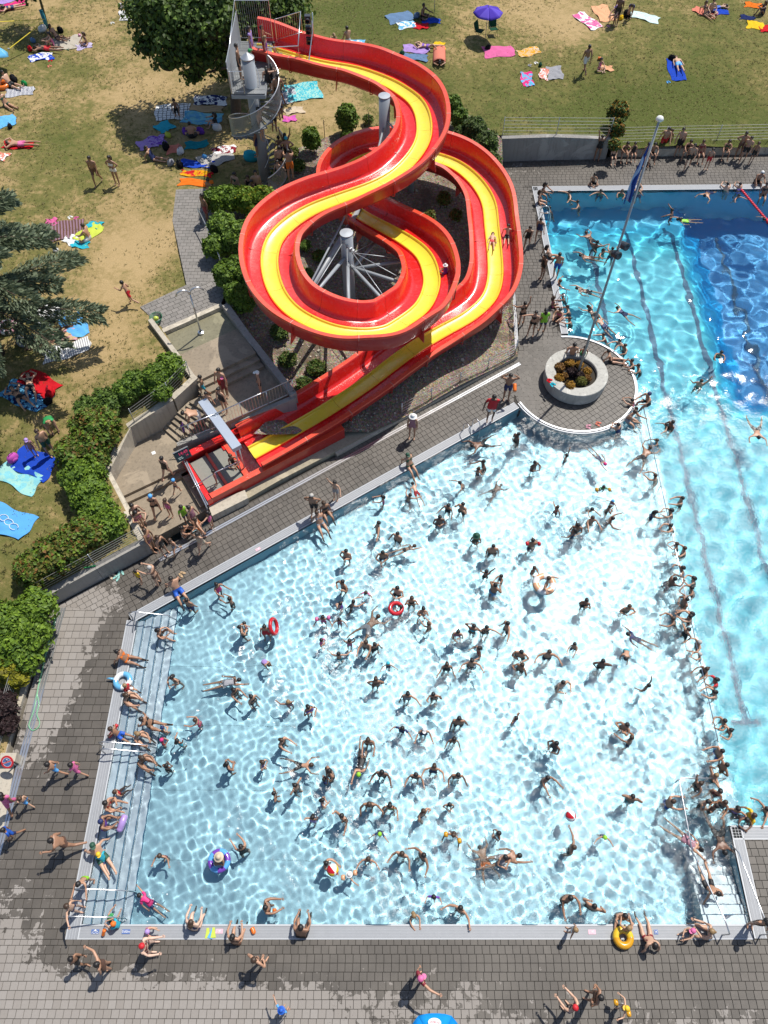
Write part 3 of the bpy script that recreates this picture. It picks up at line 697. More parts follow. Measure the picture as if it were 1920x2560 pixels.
ladder('steel pool ladder on the diagonal edge near the round island', V2((3.9, 21.97)) + V2((.22, -.33)), (.554, -.832))
ladder('steel pool ladder on the left edge of the lap pool', (9.25, 36.9), (1, 0)); ladder('small steel ladder further down the lap pool edge', (9.4, 30.3), (1, 0))
bar = thing('pool_barrier', 'thin steel barrier tube between shallow pool and lap pool', 'barrier', (12.37, 15, 0))
MB().tube([(12.37, 23.2, .10), (12.37, 15, .10), (12.35, 7.3, .10)], .022, 8).build('rail', STEEL, bar)
for y in np.arange(7.4, 23.3, 2.25): MB().tube([(12.37, y, -1.2), (12.37, y, .10)], .018, 6).build('post', STEEL, bar)
bar = thing('pool_barrier', 'square steel tube enclosure in front of the corner steps', 'barrier', (11.5, 5.5, 0))
MB().tube([(12.33, 6.0, .12), (10.72, 6.0, .12), (10.62, 5.9, .12), (10.61, 4.0, .12), (10.6, 3.4, .12)], .022, 8).build('rail', STEEL, bar)
for x, y in ((12.33, 6.0), (10.61, 5.95), (10.61, 4.0)): MB().tube([(x, y, -1.2), (x, y, .12)], .02, 6).build('post', STEEL, bar)
rope = thing('lane_rope', 'red floating lane rope at the top right of the lap pool', 'rope', at(1860, 475, .03))
a, b = at(1850, 470, .0), at(1925, 560, .0)
RED = mat('red_plastic', (.55, .02, .035), .35)
for k in range(22):
    p = a.lerp(b, k / 21); MB().ball(p, (.09, .09, .06), 8, 5).build('float', RED, rope)
MB().tube([a, b], .012, 5).build('line', WIRE, rope)
# ------------------------------------------------------------------ round planter, flagpole
pc = Vector((9.27, 24.82, 0)); PLC = m_concrete('round_planter_concrete', (.42, .41, .37), .12, 2.5)
pl = thing('planter', 'round concrete planter with orange shrubs on the island deck', 'planter', pc)
prof = [(1.46, 0), (1.50, .04), (1.52, .66), (1.50, .70), (1.02, .70), (.99, .67), (.98, .45)]
MB().lathe(prof, 56, pc, sm=False).build('planter_ring', PLC, pl)
MB().lathe([(.985, .5), (.0, .53)], 40, pc).build('soil', mat('planter_soil', (.035, .028, .02), .95, var=.4, scale=10), pl)
fp = thing('flagpole', 'tall grey flagpole with white top rising from the planter', 'flagpole', pc)
ptop = 13.35; fx = pc + Vector((.1, .05, 0))
MB().tube([fx + Vector((0, 0, .5)), fx + Vector((0, 0, ptop))], .062, 12, r2=.04).build('pole', POSTG, fp)
MB().lathe([(0, .12), (.10, .08), (.14, 0), (.10, -.05), (0, -.06)], 14, fx + Vector((0, 0, ptop + .03)), sm=True).build('finial', mat('white_cap', (.75, .75, .72), .4), fp)
MB().lathe([(.14, 0), (.14, .04), (.09, .06)], 14, fx + Vector((0, 0, .52))).build('base_plate', GALV, fp)
fl = MB(); nu, nv = 10, 18; vs = []; fs = []
for j in range(nv + 1):
    for i in range(nu + 1):
        u, v = i / nu, j / nv; z = ptop - .75 - v * 2.4; wd = .05 + .42 * math.sin(min(1, v * 1.25) * 1.45)
        fold = .11 * math.sin(u * 9.0 + v * 2.5) * v
        vs.append(fx + Vector((-.07 - u * wd * .75, -.02 + fold - u * wd * .25, z - .25 * u * (1 - v))))
for j in range(nv):
    for i in range(nu): fs.append((j * (nu + 1) + i, j * (nu + 1) + i + 1, (j + 1) * (nu + 1) + i + 1, (j + 1) * (nu + 1) + i))
t = NT('flag_cloth'); wv = t.n('TexWave'); wv.inputs['Scale'].default_value = .55; wv.inputs['Distortion'].default_value = 9; wv.inputs['Detail'].default_value = 1.5; wv.inputs['Detail Scale'].default_value = .8
t.l(t.x.outputs['Object'], wv.inputs['Vector']); t.col(t.mix(t.ramp(wv.outputs['Fac'], [(.90, 0.0), (.95, 1.0)]), (.008, .045, .26), (.45, .58, .80))); t.set(.8)
flag = fl.add(vs, fs, 0, True).build('flag', t.m, None, fx); tag(flag, 'limp blue flag with pale lettering hanging near the top of the flagpole', 'flag')
sol = flag.modifiers.new('thick', 'SOLIDIFY'); sol.thickness = .01
BLK = mat('dark_plastic', (.025, .03, .04), .5)
for k, (dx, dy, lb) in enumerate(((.30, .25, 'right dark loudspeaker drum hanging from the flagpole'), (-.05, -.16, 'left dark loudspeaker drum hanging from the flagpole'))):
    s0 = fx + Vector((dx, dy, 7.9 - .1 * k)); sp = thing('loudspeaker', lb, 'loudspeaker', s0, 'loudspeakers on the flagpole')
    Mx = Matrix.Rotation(R(70), 3, 'X') @ Matrix.Rotation(R(25), 3, 'Y')
    MB().lathe([(0, -.19), (.12, -.19), (.15, -.16), (.165, .16), (.13, .19), (0, .17)], 14, s0, M=Mx, sm=False).build('horn', BLK, sp)
    MB().tube([s0, Vector((fx.x, fx.y, s0.z - .1))], .025, 6).build('bracket', GALV, sp)
# ------------------------------------------------------------------ the water slide
SP = [(-6.77,41.45,7),(-6.24,41.38,6.96),(-4.65,40.87,6.81),(-3.11,40.44,6.68),(-1.61,40.22,6.55),(-.04,39.52,6.4),(.85,38.84,6.31),(1.63,37.91,6.21),(1.97,36.58,6.09),(1.85,34.93,5.95),(.97,33.26,5.79),(-.25,32.14,5.65),(-1.91,31.37,5.49),(-3.3,30.72,5.36),(-4.29,29.94,5.26),(-5.02,28.95,5.15),(-5.24,27.82,5.05),(-5.1,26.65,4.95),(-4.67,25.46,4.85),(-3.87,24.47,4.74),(-2.57,23.73,4.61),(-1.33,23.49,4.51),(-.03,23.71,4.39),(.72,24.32,4.31),(1.63,25.35,4.2),(2.08,26.56,4.09),(2.18,27.75,3.98),(1.89,29.24,3.86),(1.09,30.44,3.73),(-.04,31.56,3.6),(-1.26,32.75,3.45),(-2.07,34.02,3.33),(-2.33,35.62,3.19),(-1.82,37.18,3.05),(-.81,38.21,2.93),(.51,38.75,2.81),(1.96,38.86,2.68),(3.09,38.61,2.59),(4.12,38.04,2.49),(5.03,36.88,2.36),(5.59,35.37,2.22),(5.63,33.58,2.07),(5.66,31.69,1.91),(5.59,30.04,1.77),(5.19,28.71,1.65),(4.2,27.62,1.53),(2.97,26.83,1.41),(1.75,26.02,1.28),(.52,24.99,1.15),(-.61,23.95,1.01),(-1.72,23.05,.89),(-3.04,22.07,.75),(-4.09,21.36,.65),(-5.12,20.69,.54),(-6.03,20.1,.47)]
C = np.array([tuple(p) for p in catmull(SP, 12)])
for _ in range(14): C[1:-1] = .5 * C[1:-1] + .25 * (C[:-2] + C[2:])
d = np.linalg.norm(np.diff(C, axis=0), axis=1); L = np.concatenate([[0], np.cumsum(d)]); TOT = L[-1]
NS = 440; S = np.linspace(0, TOT, NS); C = np.stack([np.interp(S, L, C[:, k]) for k in range(3)], 1)
T = np.gradient(C, axis=0); T /= np.linalg.norm(T, axis=1)[:, None]
hd = np.unwrap(np.arctan2(T[:, 1], T[:, 0])); cv = np.gradient(hd, S); cv = np.convolve(np.pad(cv, 8, 'edge'), np.ones(17) / 17, 'valid')
SD = np.stack([T[:, 1], -T[:, 0], 0 * T[:, 0]], 1); SD /= np.linalg.norm(SD, axis=1)[:, None]     # to the right
UP = np.cross(SD, T)
roll = np.clip(cv * .45, -.16, .16)
SDr = SD * np.cos(roll)[:, None] + UP * np.sin(roll)[:, None]; UPr = UP * np.cos(roll)[:, None] - SD * np.sin(roll)[:, None]
def sp(i, s, u): return Vector(C[i] + SDr[i] * (s * 1.10) + UPr[i] * u)
def m_grp(name, c, rough, wet=.0):
    t = NT(name)
    k = t.mix(t.noise(.8, 5, .6), tuple(v * .9 for v in c), tuple(min(1, v * 1.1) for v in c))
    fd = t.ramp(t.noise(2.6, 8, .78, dist=1.5), [(.52, 0.0), (.78, .42)]); k = t.mix(fd, k, tuple(min(1, v * .6 + .18) for v in c))
    t.col(k); t.bump(t.noise(34, 5, .75), .14 + wet * 2.2, .014)
    t.b.inputs['Coat Weight'].default_value = .5; t.b.inputs['Coat Roughness'].default_value = .12
    r = t.n('MapRange'); r.inputs['To Min'].default_value = rough * .7; r.inputs['To Max'].default_value = rough * 1.5
    t.l(t.noise(3, 5), r.inputs[0]); t.l(r.outputs[0], t.b.inputs['Roughness']); return t.m
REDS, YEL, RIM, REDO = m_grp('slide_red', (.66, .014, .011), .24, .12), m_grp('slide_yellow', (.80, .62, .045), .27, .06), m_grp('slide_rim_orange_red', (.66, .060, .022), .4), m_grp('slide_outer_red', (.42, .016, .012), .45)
FLG = mat('slide_flange', (.62, .25, .19), .5)
HW = .74
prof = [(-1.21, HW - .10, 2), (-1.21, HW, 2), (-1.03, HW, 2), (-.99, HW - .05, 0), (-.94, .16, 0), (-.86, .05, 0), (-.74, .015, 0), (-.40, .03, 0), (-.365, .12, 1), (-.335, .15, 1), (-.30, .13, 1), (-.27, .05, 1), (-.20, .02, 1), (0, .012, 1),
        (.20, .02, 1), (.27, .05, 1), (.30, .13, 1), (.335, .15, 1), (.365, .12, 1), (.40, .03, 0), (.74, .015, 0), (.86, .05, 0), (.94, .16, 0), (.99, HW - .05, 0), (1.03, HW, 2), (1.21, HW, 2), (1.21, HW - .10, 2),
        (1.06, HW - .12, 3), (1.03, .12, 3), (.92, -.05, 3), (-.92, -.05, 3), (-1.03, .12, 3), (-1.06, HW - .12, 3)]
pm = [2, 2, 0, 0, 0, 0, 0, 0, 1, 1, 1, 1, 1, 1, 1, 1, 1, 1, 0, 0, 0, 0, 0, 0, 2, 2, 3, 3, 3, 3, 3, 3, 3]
slide = thing('water_slide', 'long winding red water slide with yellow middle lane', 'water slide', Vector(C[220]) * 1.0)
def scale_at(i):     # sides rise towards the entry
    return 1.0 + .12 * max(0, 1 - S[i] / 8.0) + (.18 * max(0, min(1, abs(cv[i]) * 5 - .2)))
seg_n = 34; cuts = [round(k * (NS - 1) / seg_n) for k in range(seg_n + 1)]
RUN0 = int(NS * .915)
np_ = len(prof)
for k in range(seg_n):
    i0, i1 = cuts[k], cuts[k + 1]; mb = MB(); vs = []; fs = []; ms = []; ln = i1 - i0 + 1
    for i in range(i0, i1 + 1):
        sc_ = scale_at(i); e = .005 if i == i0 else (-.005 if i == i1 else 0)
        for (s, u, _m) in prof: vs.append(sp(i, s, u * sc_ if u > .16 else u) + Vector(T[i]) * e)
    o = 0; mb.v = [tuple(v) for v in vs]
    for a in range(ln - 1):
        for b in range(np_):
            b2 = (b + 1) % np_
            mb.f.append((a * np_ + b, a * np_ + b2, (a + 1) * np_ + b2, (a + 1) * np_ + b)); mb.m.append(pm[b]); mb.sm.append(True)
    mb.f.append(tuple(range(np_))[::-1]); mb.m.append(3); mb.sm.append(False)
    mb.f.append(tuple(range((ln - 1) * np_, ln * np_))); mb.m.append(3); mb.sm.append(False)
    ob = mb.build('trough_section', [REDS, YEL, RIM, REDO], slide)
    bm = bmesh.new(); bm.from_mesh(ob.data); bmesh.ops.recalc_face_normals(bm, faces=bm.faces); bm.to_mesh(ob.data); bm.free()
    try: ob.data.set_sharp_from_angle(angle=R(38))
    except Exception: pass
    if 0 < k:      # bolted joint: a thin collar on lips and outside
        i = i0; mb = MB(); q = [(-1.225, HW - .13), (-1.225, HW + .008), (-1.02, HW + .008)]; sc_ = scale_at(i)
        for sg in (1, -1):
            pts = [sp(i, s * sg, u * sc_) for s, u in q]; mb = MB().add([p - Vector(T[i]) * .016 for p in pts] + [p + Vector(T[i]) * .016 for p in pts], [(0, 1, 4, 3), (1, 2, 5, 4)]); mb.build('joint_collar', FLG, slide)
        mb = MB()
        for a, b in (((-1.16, HW - .14), (-1.06, -.02)), ((-1.06, -.02), (-.9, -.14)), ((-.9, -.14), (.9, -.14)), ((.9, -.14), (1.06, -.02)), ((1.06, -.02), (1.16, HW - .14))):
            mb.tube([sp(i, a[0], a[1] * (sc_ if a[1] > .1 else 1)), sp(i, b[0], b[1] * (sc_ if b[1] > .1 else 1))], .03, 4, sm=False)
        mb.build('joint_flange', REDO, slide)
        if k % 2 == 0 and k < 30:
            for sg in (-1, 1):
                mb = MB(); A, B_, D = sp(i, sg * 1.12, .25), sp(i, sg * .55, -.1), sp(i, sg * 1.12, -.42)
                mb.add([p - Vector(T[i]) * .02 for p in (A, B_, D)] + [p + Vector(T[i]) * .02 for p in (A, B_, D)], [(0, 1, 2), (5, 4, 3), (0, 3, 4, 1), (1, 4, 5, 2), (2, 5, 3, 0)])
                mb.build('support_bracket', REDO, slide)
# supports
def post(x, y, z0, z1, r, label):
    t = thing('slide_post', label, 'post', (x, y, z0))
    MB().tube([(x, y, z0), (x, y, z1)], r, 24).build('column', POSTG, t)
    MB().lathe([(r + .02, 0), (r + .02, .03), (0, .045)], 24, (x, y, z1)).build('cap', GALV, t); return t
cpz = 5.5; cpx, cpy = at(866, 583, cpz)[:2]
tp = post(cpx, cpy, .4, cpz, .29, 'thick grey centre column with radiating struts inside the slide loop')
loop_i = [i for i in range(NS) if .33 * TOT < S[i] < .62 * TOT and math.hypot(C[i][0] - cpx, C[i][1] - cpy) < 6.2]
for k in range(7):
    i = loop_i[int((k + .4) * len(loop_i) / 7)]
    q = Vector(C[i]); dirn = Vector((cpx - q.x, cpy - q.y, 0)); q2 = q + dirn.normalized() * .7 + Vector((0, 0, -.25)); c0 = Vector((cpx, cpy, q2.z - .2)); dd = (q2 - c0).normalized()
    MB().tube([c0 + dd * .27, q2], .085, 10).build('strut', POSTG, tp)
    MB().tube([c0 + dd * .27 + Vector((0, 0, .95)), q2 + Vector((0, 0, .04))], .02, 6).build('tie_rod', GALV, tp)
    MB().box(c0 + dd * .3 + Vector((0, 0, .95)), (.14, .14, .2), math.atan2(dd.y, dd.x)).build('tie_bracket', GALV, tp)
    MB().box(q2, (.16, .5, .3), math.atan2(dd.y, dd.x)).build('saddle', POSTG, tp)
p2 = at(961, 240, 7.0); tp = post(p2.x, p2.y, .8, 7.0, .28, 'grey column beside the upper bend of the slide')
for i, zz in ((95, 5.4), (int(NS * .165), 5.2), (150, 4.9)):
    q = Vector(C[min(i, NS - 1)]) + Vector((0, 0, -.4)); MB().tube([Vector((p2.x, p2.y, q.z - 1.3)), q], .13, 10).build('strut', POSTG, tp)
    MB().tube([Vector((p2.x, p2.y, q.z + .3)), q], .05, 8).build('tie_rod', POSTG, tp)
for frac, lb in ((.60, 'hidden'), (.655, 'grey slide post under the far curve behind the shrubs'), (.74, 'grey slide post under the outer curve by the lap pool'), (.80, 'grey slide post under the lower right bend'), (.865, 'short grey post under the last straight of slide'), (.12, 'grey post under the first straight near the tower')):
    if lb == 'hidden': continue
    i = int(frac * (NS - 1)); z1 = C[i][2] - .12; post(C[i][0], C[i][1], .1, z1, .16, lb)
# run-out trough
ax = Vector((-.832, -.554, 0)); sx = Vector((-.554, .832, 0)); E0 = Vector((-6.1, 20.05, .40)); LEN = 2.55
ro = thing('runout_trough', 'red open run-out basin with grey exit mats at slide end', 'slide basin', E0)
def rq(s, l, z): return E0 + ax * l + sx * s + Vector((0, 0, z))
def rbox(name, s0, s1, l0, l1, z0, z1, mt):
    P4 = [rq(s0, l0, 0), rq(s1, l0, 0), rq(s1, l1, 0), rq(s0, l1, 0)]; return MB().prism(P4, E0.z + z0, E0.z + z1).build(name, mt, ro)
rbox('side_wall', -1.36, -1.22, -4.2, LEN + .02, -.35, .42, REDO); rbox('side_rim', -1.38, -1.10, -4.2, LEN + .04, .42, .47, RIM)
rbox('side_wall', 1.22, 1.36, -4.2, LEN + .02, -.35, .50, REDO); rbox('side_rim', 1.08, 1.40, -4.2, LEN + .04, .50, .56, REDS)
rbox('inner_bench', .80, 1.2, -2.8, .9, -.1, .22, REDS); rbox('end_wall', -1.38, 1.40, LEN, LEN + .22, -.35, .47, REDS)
rbox('floor', -1.2, 1.2, -1.0, LEN, -.2, -.06, REDS)
MAT_ = mat('grey_rubber_mat', (.22, .22, .19), .9, var=.15, scale=9, bump=.3)
rbox('exit_mat', -1.05, 1.05, 1.72, 2.48, -.05, .16, MAT_); rbox('exit_mat', -.9, 1.05, 0.82, 1.58, -.05, .16, MAT_); rbox('divider', -1.1, 1.1, 1.59, 1.71, -.05, .24, RIM); rbox('step_red', -1.1, 1.1, 0.55, 0.80, -.05, .24, RIM)
wv = MB(); vs = []; fs = []; nl, nsx = 60, 26
for a in range(nl + 1):
    for b in range(nsx + 1):
        l = -4.6 + a / nl * 5.1; s = -.98 + b / nsx * 1.96
        vs.append(rq(s, l, .045 + .11 * max(0, -l) * .30 + .018 * math.sin(a * 1.9 + b) * math.cos(b * 1.7 - a * .6)))
for a in range(nl):
    for b in range(nsx): fs.append((a * (nsx + 1) + b, a * (nsx + 1) + b + 1, (a + 1) * (nsx + 1) + b + 1, (a + 1) * (nsx + 1) + b))
o = wv.add(vs, fs, 0, True).build('runout_water', wm, ro); o.cycles.is_caustics_caster = True
FOAM = mat('white_foam', (.78, .80, .80), .8)
fo = MB()
for k in range(420):
    l = rnd.gauss(-3.6, 1.0); s = rnd.gauss(.35, .35)
    if -5.5 < l < -1.5 and -.9 < s < .95: fo.ball(rq(s, l, .10 + .033 * max(0, -l)), rnd.uniform(.012, .035), 5, 3, sm=False)
o = fo.build('splash_foam', FOAM, ro); tag(o, kind='stuff')
# aluminium gate beam, clock
ga = thing('gate_beam', 'square aluminium beam spanning the slide run-out on thin legs', 'gate', rq(0, .7, 0))
gA, gB = at(592, 1122, 2.15), at(508, 1003, 2.35)
dv = (gB - gA); Lg = dv.length; ang = math.atan2(dv.y, dv.x)
ALU = mat('satin_aluminium', (.50, .55, .62), .3, .5, var=.05, scale=2)
MB().box((gA + gB) / 2, (Lg * 1.05, .42, .24), ang).build('beam', ALU, ga)
MB().box(gA, (.012, .38, .21), ang).build('end_plate', STEEL, ga)
for q, zb in ((gA, .3), (gB, .6)):
    for s in (-.1, .1):
        c = q + Vector((math.cos(ang + 1.57), math.sin(ang + 1.57), 0)) * s; MB().tube([c, Vector((c.x, c.y, zb))], .035, 8).build('leg', STEEL, ga)
MB().tube([gA + Vector((0, 0, -.9)), gA + Vector((-1.0, -.55, -.95)), gA + Vector((-2.0, -1.2, -1.2))], .025, 8).build('handrail', STEEL, ga)
cb = at(462, 1150, .45); ck = thing('clock_board', 'dark digital clock board with red digits at the end of slide rail', 'clock', cb)
cc = at(456, 1137, 1.3); cang = math.atan2(.554, .832)
Rm = Matrix.Rotation(cang, 3, 'Z') @ Matrix.Rotation(R(-42), 3, 'X')
MB().tube([cb, Vector((cb.x, cb.y, 1.2))], .05, 10).build('post', ALU, ck); MB().tube([Vector((cb.x, cb.y, 1.2)), cc + Rm @ Vector((.1, .06, 0))], .04, 8).build('bracket', ALU, ck)
MB().box(cc, (.70, .13, .46), M=Rm).build('housing', BLK, ck)
MB().box(cc + Rm @ Vector((0, -.070, 0)), (.64, .012, .40), M=Rm).build('face', mat('clock_face', (.012, .02, .022), .25), ck)
MB().box(cc + Rm @ Vector((0, -.02, .243)), (.72, .20, .02), M=Rm).build('hood', GALV, ck)
er = thing('end_rail', 'steel tube rail along the end wall of the slide run-out', 'handrail', at(513, 1269, .2))
for dx in (0, .09): MB().tube([at(460, 1152, 1.0) + Vector((dx, 0, 0)), at(514, 1262, .75) + Vector((dx, 0, 0))], .03, 8).build('rail', ALU, er)
MB().tube([at(514, 1262, .75), Vector((*at(514, 1262, .75)[:2], .1))], .03, 8).build('post', ALU, er)
LED = bpy.data.materials.new('red_led'); LED.use_nodes = True; e = LED.node_tree.nodes['Principled BSDF']; e.inputs['Base Color'].default_value = (.5, .02, .08, 1); e.inputs['Emission Color'].default_value = (1, .06, .16, 1); e.inputs['Emission Strength'].default_value = .12
LGN = mat('pale_print', (.40, .50, .48), .6)
def text(s, size, loc, M, mt, parent, name='lettering', ext=.003):
    cu = bpy.data.curves.new(name, 'FONT'); cu.body = s; cu.size = size; cu.align_x = 'CENTER'; cu.align_y = 'CENTER'; cu.extrude = ext
    tmp = bpy.data.objects.new(name, cu); COL.objects.link(tmp)
    me = bpy.data.meshes.new_from_object(tmp.evaluated_get(bpy.context.evaluated_depsgraph_get())); COL.objects.unlink(tmp); bpy.data.objects.remove(tmp)
    me.transform(M.to_4x4()); me.materials.clear(); me.materials.append(mt)
    o = link(name, me, parent, Vector(loc) - (parent.location if parent else Vector())); return o
Rt = Rm @ Matrix.Rotation(R(90), 3, 'X')
fc = lambda x, z: cc + Rm @ Vector((x, -.078, z))
text('14:49', .20, fc(.05, .08), Rt, LED, ck); text('14', .13, fc(.17, -.08), Rt, LED, ck)
for k, (x, z) in enumerate(((-.2, -.06), (-.1, -.06), (-.18, -.12), (-.07, -.12))): MB().box(fc(x, z), (.08, .006, .025), M=Rm).build('print_bar', LGN, ck)
# traffic light pole at the slide start
tl = thing('traffic_light', 'three dark signal lamps on a steel frame over the slide start', 'traffic light', at(775, 178, 6.9))
la = Vector((-3.85, 39.5, 6.95)); lb_ = Vector((-3.75, 41.75, 7.3)); lt = Vector((-3.7, 41.85, 8.65))
MB().tube([la, la + Vector((0, 0, .55)), lb_ + Vector((0, 0, .5)), lb_ + Vector((0, 0, 1.0))], .03, 8).build('frame', STEEL, tl)
MB().tube([lb_ + Vector((.02, 0, .2)), lt], .03, 8).build('mast', STEEL, tl)
for k in range(3):
    c = lt + Vector((-.26, 0, -.30 - .52 * k)); h = MB().box(c, (.30, .26, .36)); h.build('lamp_housing', BLK, tl)
    MB().lathe([(.11, 0), (.12, .16), (.10, .16), (.09, 0)], 12, c + Vector((0, -.12, 0)), M=Matrix.Rotation(R(90), 3, 'X')).build('lamp_visor', BLK, tl)
    MB().ball(c + Vector((0, -.12, 0)), (.085, .03, .085), 10, 6).build('lens', mat('dark_lens', (.03, .035, .03), .15), tl)
# ------------------------------------------------------------------ tower with platform and spiral stair
tx, ty, tz0 = -6.67, 37.99, 1.7
tw = thing('slide_tower', 'grey stair tower column with platform and spiral stair to slide', 'tower', (tx, ty, tz0))
MB().tube([(tx, ty, tz0 - .3), (tx, ty, 8.45)], .31, 28).build('column', POSTG, tw)
MB().lathe([(.33, 8.43), (.33, 8.49), (0, 8.72)], 28, (tx, ty, 0)).build('cone_cap', GALV, tw)
DECKM = mat('steel_grating_deck', (.20, .21, .215), .5, .3, var=.1, scale=6, bump=.25, bscale=90)
pf = [(-7.55, 37.25), (-5.95, 37.35), (-5.95, 39.9), (-5.75, 42.2), (-7.65, 42.2)]
for k in range(14):
    f0, f1 = k / 14, (k + 1) / 14; y0, y1 = 37.3 + 4.9 * f0 + .012, 37.3 + 4.9 * f1 - .012
    MB().box((-6.78, (y0 + y1) / 2, 7.06), (1.66, y1 - y0, .05)).build('deck_board', DECKM, tw)
MB().box((-6.78, 39.75, 6.93), (1.7, 4.95, .18)).build('deck_frame', POSTG, tw)
def grille(a, b, h, n, name='grille'):
    a, b = Vector(a), Vector(b); up = Vector((0, 0, h))
    MB().tube([a, a + up, b + up, b], .025, 8, sm=False).build('rail_frame', STEEL, tw); MB().tube([a + up * .1, b + up * .1], .015, 6).build('lower_rail', STEEL, tw)
    m = MB()
    for k in range(1, n): p = a + (b - a) * k / n; m.tube([p + up * .1, p + up], .008, 4, sm=False)
    tag(m.build('baluster', GALV, tw), kind='stuff')
grille((-7.62, 42.15, 7.08), (-5.9, 42.15, 7.08), 2.0, 16); grille((-7.58, 37.3, 7.08), (-6.95, 37.3, 7.08), 1.1, 6); grille((-5.7, 42.1, 7.1), (-4.3, 41.95, 7.55), 1.1, 12)
MB().box((-7.62, 39.75, 7.85), (.03, 4.85, 1.5)).build('side_panel', POSTG, tw); MB().tube([(-7.62, 37.3, 8.3), (-7.62, 42.15, 9.1)], .03, 8).build('top_rail', STEEL, tw)
MB().tube([(-5.9, 39.6, 7.1), (-5.9, 39.6, 8.1), (-4.35, 39.75, 8.1), (-4.35, 39.75, 7.3)], .026, 8, sm=False).build('entry_rail', STEEL, tw); MB().tube([(-4.35, 39.75, 8.1), (-4.3, 41.95, 8.65)], .026, 8).build('entry_rail', STEEL, tw)
A0, A1, ZT, ZB = R(55), R(-435), 7.0, 1.85; NT_ = 30
for k in range(NT_):
    a = A0 + (A1 - A0) * k / NT_; b = A0 + (A1 - A0) * (k + .96) / NT_; z = ZT + (ZB - ZT) * (k + 1) / NT_
    q = [(tx + .3 * math.cos(a), ty + .3 * math.sin(a)), (tx + 1.38 * math.cos(a), ty + 1.38 * math.sin(a)), (tx + 1.38 * math.cos(b), ty + 1.38 * math.sin(b)), (tx + .3 * math.cos(b), ty + .3 * math.sin(b))]
    MB().prism(q, z - .045, z, bottom=True).build('tread', DECKM, tw)
def helix(r, dz, n=150): return [(tx + r * math.cos(A0 + (A1 - A0) * k / n), ty + r * math.sin(A0 + (A1 - A0) * k / n), ZT + (ZB - ZT) * k / n + dz) for k in range(n + 1)]
MB().tube(helix(1.40, 1.0), .028, 8).build('spiral_handrail', STEEL, tw); MB().tube(helix(1.40, .02), .03, 6).build('stringer', POSTG, tw); MB().tube(helix(.42, .95), .018, 6).build('inner_handrail', STEEL, tw)
m = MB()
for p in helix(1.40, 0, 190): m.tube([p, (p[0], p[1], p[2] + 1.0)], .013, 4, sm=False)
tag(m.build('baluster', GALV, tw), kind='stuff')
def tower_z(px, py):     # height of the tread under a bather seen at px, py
    return None
# shower post by the footbath
sb = at(503, 833, 1.8); sh = thing('shower_post', 'twin armed curved steel shower post standing in the footbath', 'shower', sb)
MB().tube([sb, sb + Vector((0, 0, 2.45))], .045, 10, r2=.035).build('post', STEEL, sh); MB().lathe([(.16, 0), (.15, .1), (.07, .13)], 16, sb).build('base_collar', STEEL, sh)
for sg in (-1, 1):
    c = sb + Vector((0, 0, 2.45)); pts = [c + Vector((sg * .62 * math.sin(t) * .5 + sg * .02, sg * .12 * math.sin(t), .28 * math.sin(t * 1.0) * (1 if t < 1.57 else 1))) if False else c + Vector((sg * .30 * (1 - math.cos(t)), sg * .10 * (1 - math.cos(t)), .30 * math.sin(t))) for t in np.linspace(0, 2.9, 10)]
    MB().tube(pts, .04, 8).build('shower_arm', STEEL, sh)
# ------------------------------------------------------------------ vegetation
def leafmat(name, c1, c2, rough=.55):
    t = NT(name); isl = t.n('NewGeometry').outputs['Random Per Island']
    k = t.ramp(isl, [(0.0, c1), (.6, tuple((a + b) / 2 for a, b in zip(c1, c2))), (1.0, c2)])
    t.col(k); t.b.inputs['Subsurface Weight'].default_value = 0.0
    tr = t.n('BsdfTranslucent'); t.l(k, tr.inputs['Color']); mx = t.n('MixShader'); mx.inputs[0].default_value = .22
    out = [n for n in t.t.nodes if n.type == 'OUTPUT_MATERIAL'][0]
    t.l(t.b.outputs[0], mx.inputs[1]); t.l(tr.outputs[0], mx.inputs[2]); t.l(mx.outputs[0], out.inputs[0])
    return t.set(rough, 0, .25)
LG = leafmat('bright_green_leaf', (.09, .16, .014), (.21, .32, .035)); LD = leafmat('dark_green_leaf', (.03, .058, .014), (.10, .155, .034)); LO = leafmat('olive_leaf', (.06, .075, .012), (.19, .17, .035))
LM = leafmat('mid_green_leaf', (.06, .115, .018), (.155, .24, .042)); LR = leafmat('rusty_leaf', (.13, .055, .015), (.24, .13, .03)); LY = leafmat('yellow_green_leaf', (.17, .17, .012), (.36, .33, .03)); LP = leafmat('purple_leaf', (.02, .012, .012), (.06, .035, .035))
LC = leafmat('cedar_needle', (.10, .135, .08), (.22, .26, .16), .6); LOR = leafmat('orange_leaf', (.22, .10, .015), (.42, .24, .03)); LJ = leafmat('juniper_needle', (.04, .07, .02), (.12, .16, .05), .6)
CORE = mat('inner_twigs', (.022, .030, .010), .95, var=.4, scale=6); BARK = mat('brown_bark', (.075, .055, .038), .9, var=.35, scale=9, bump=.6, bscale=25)
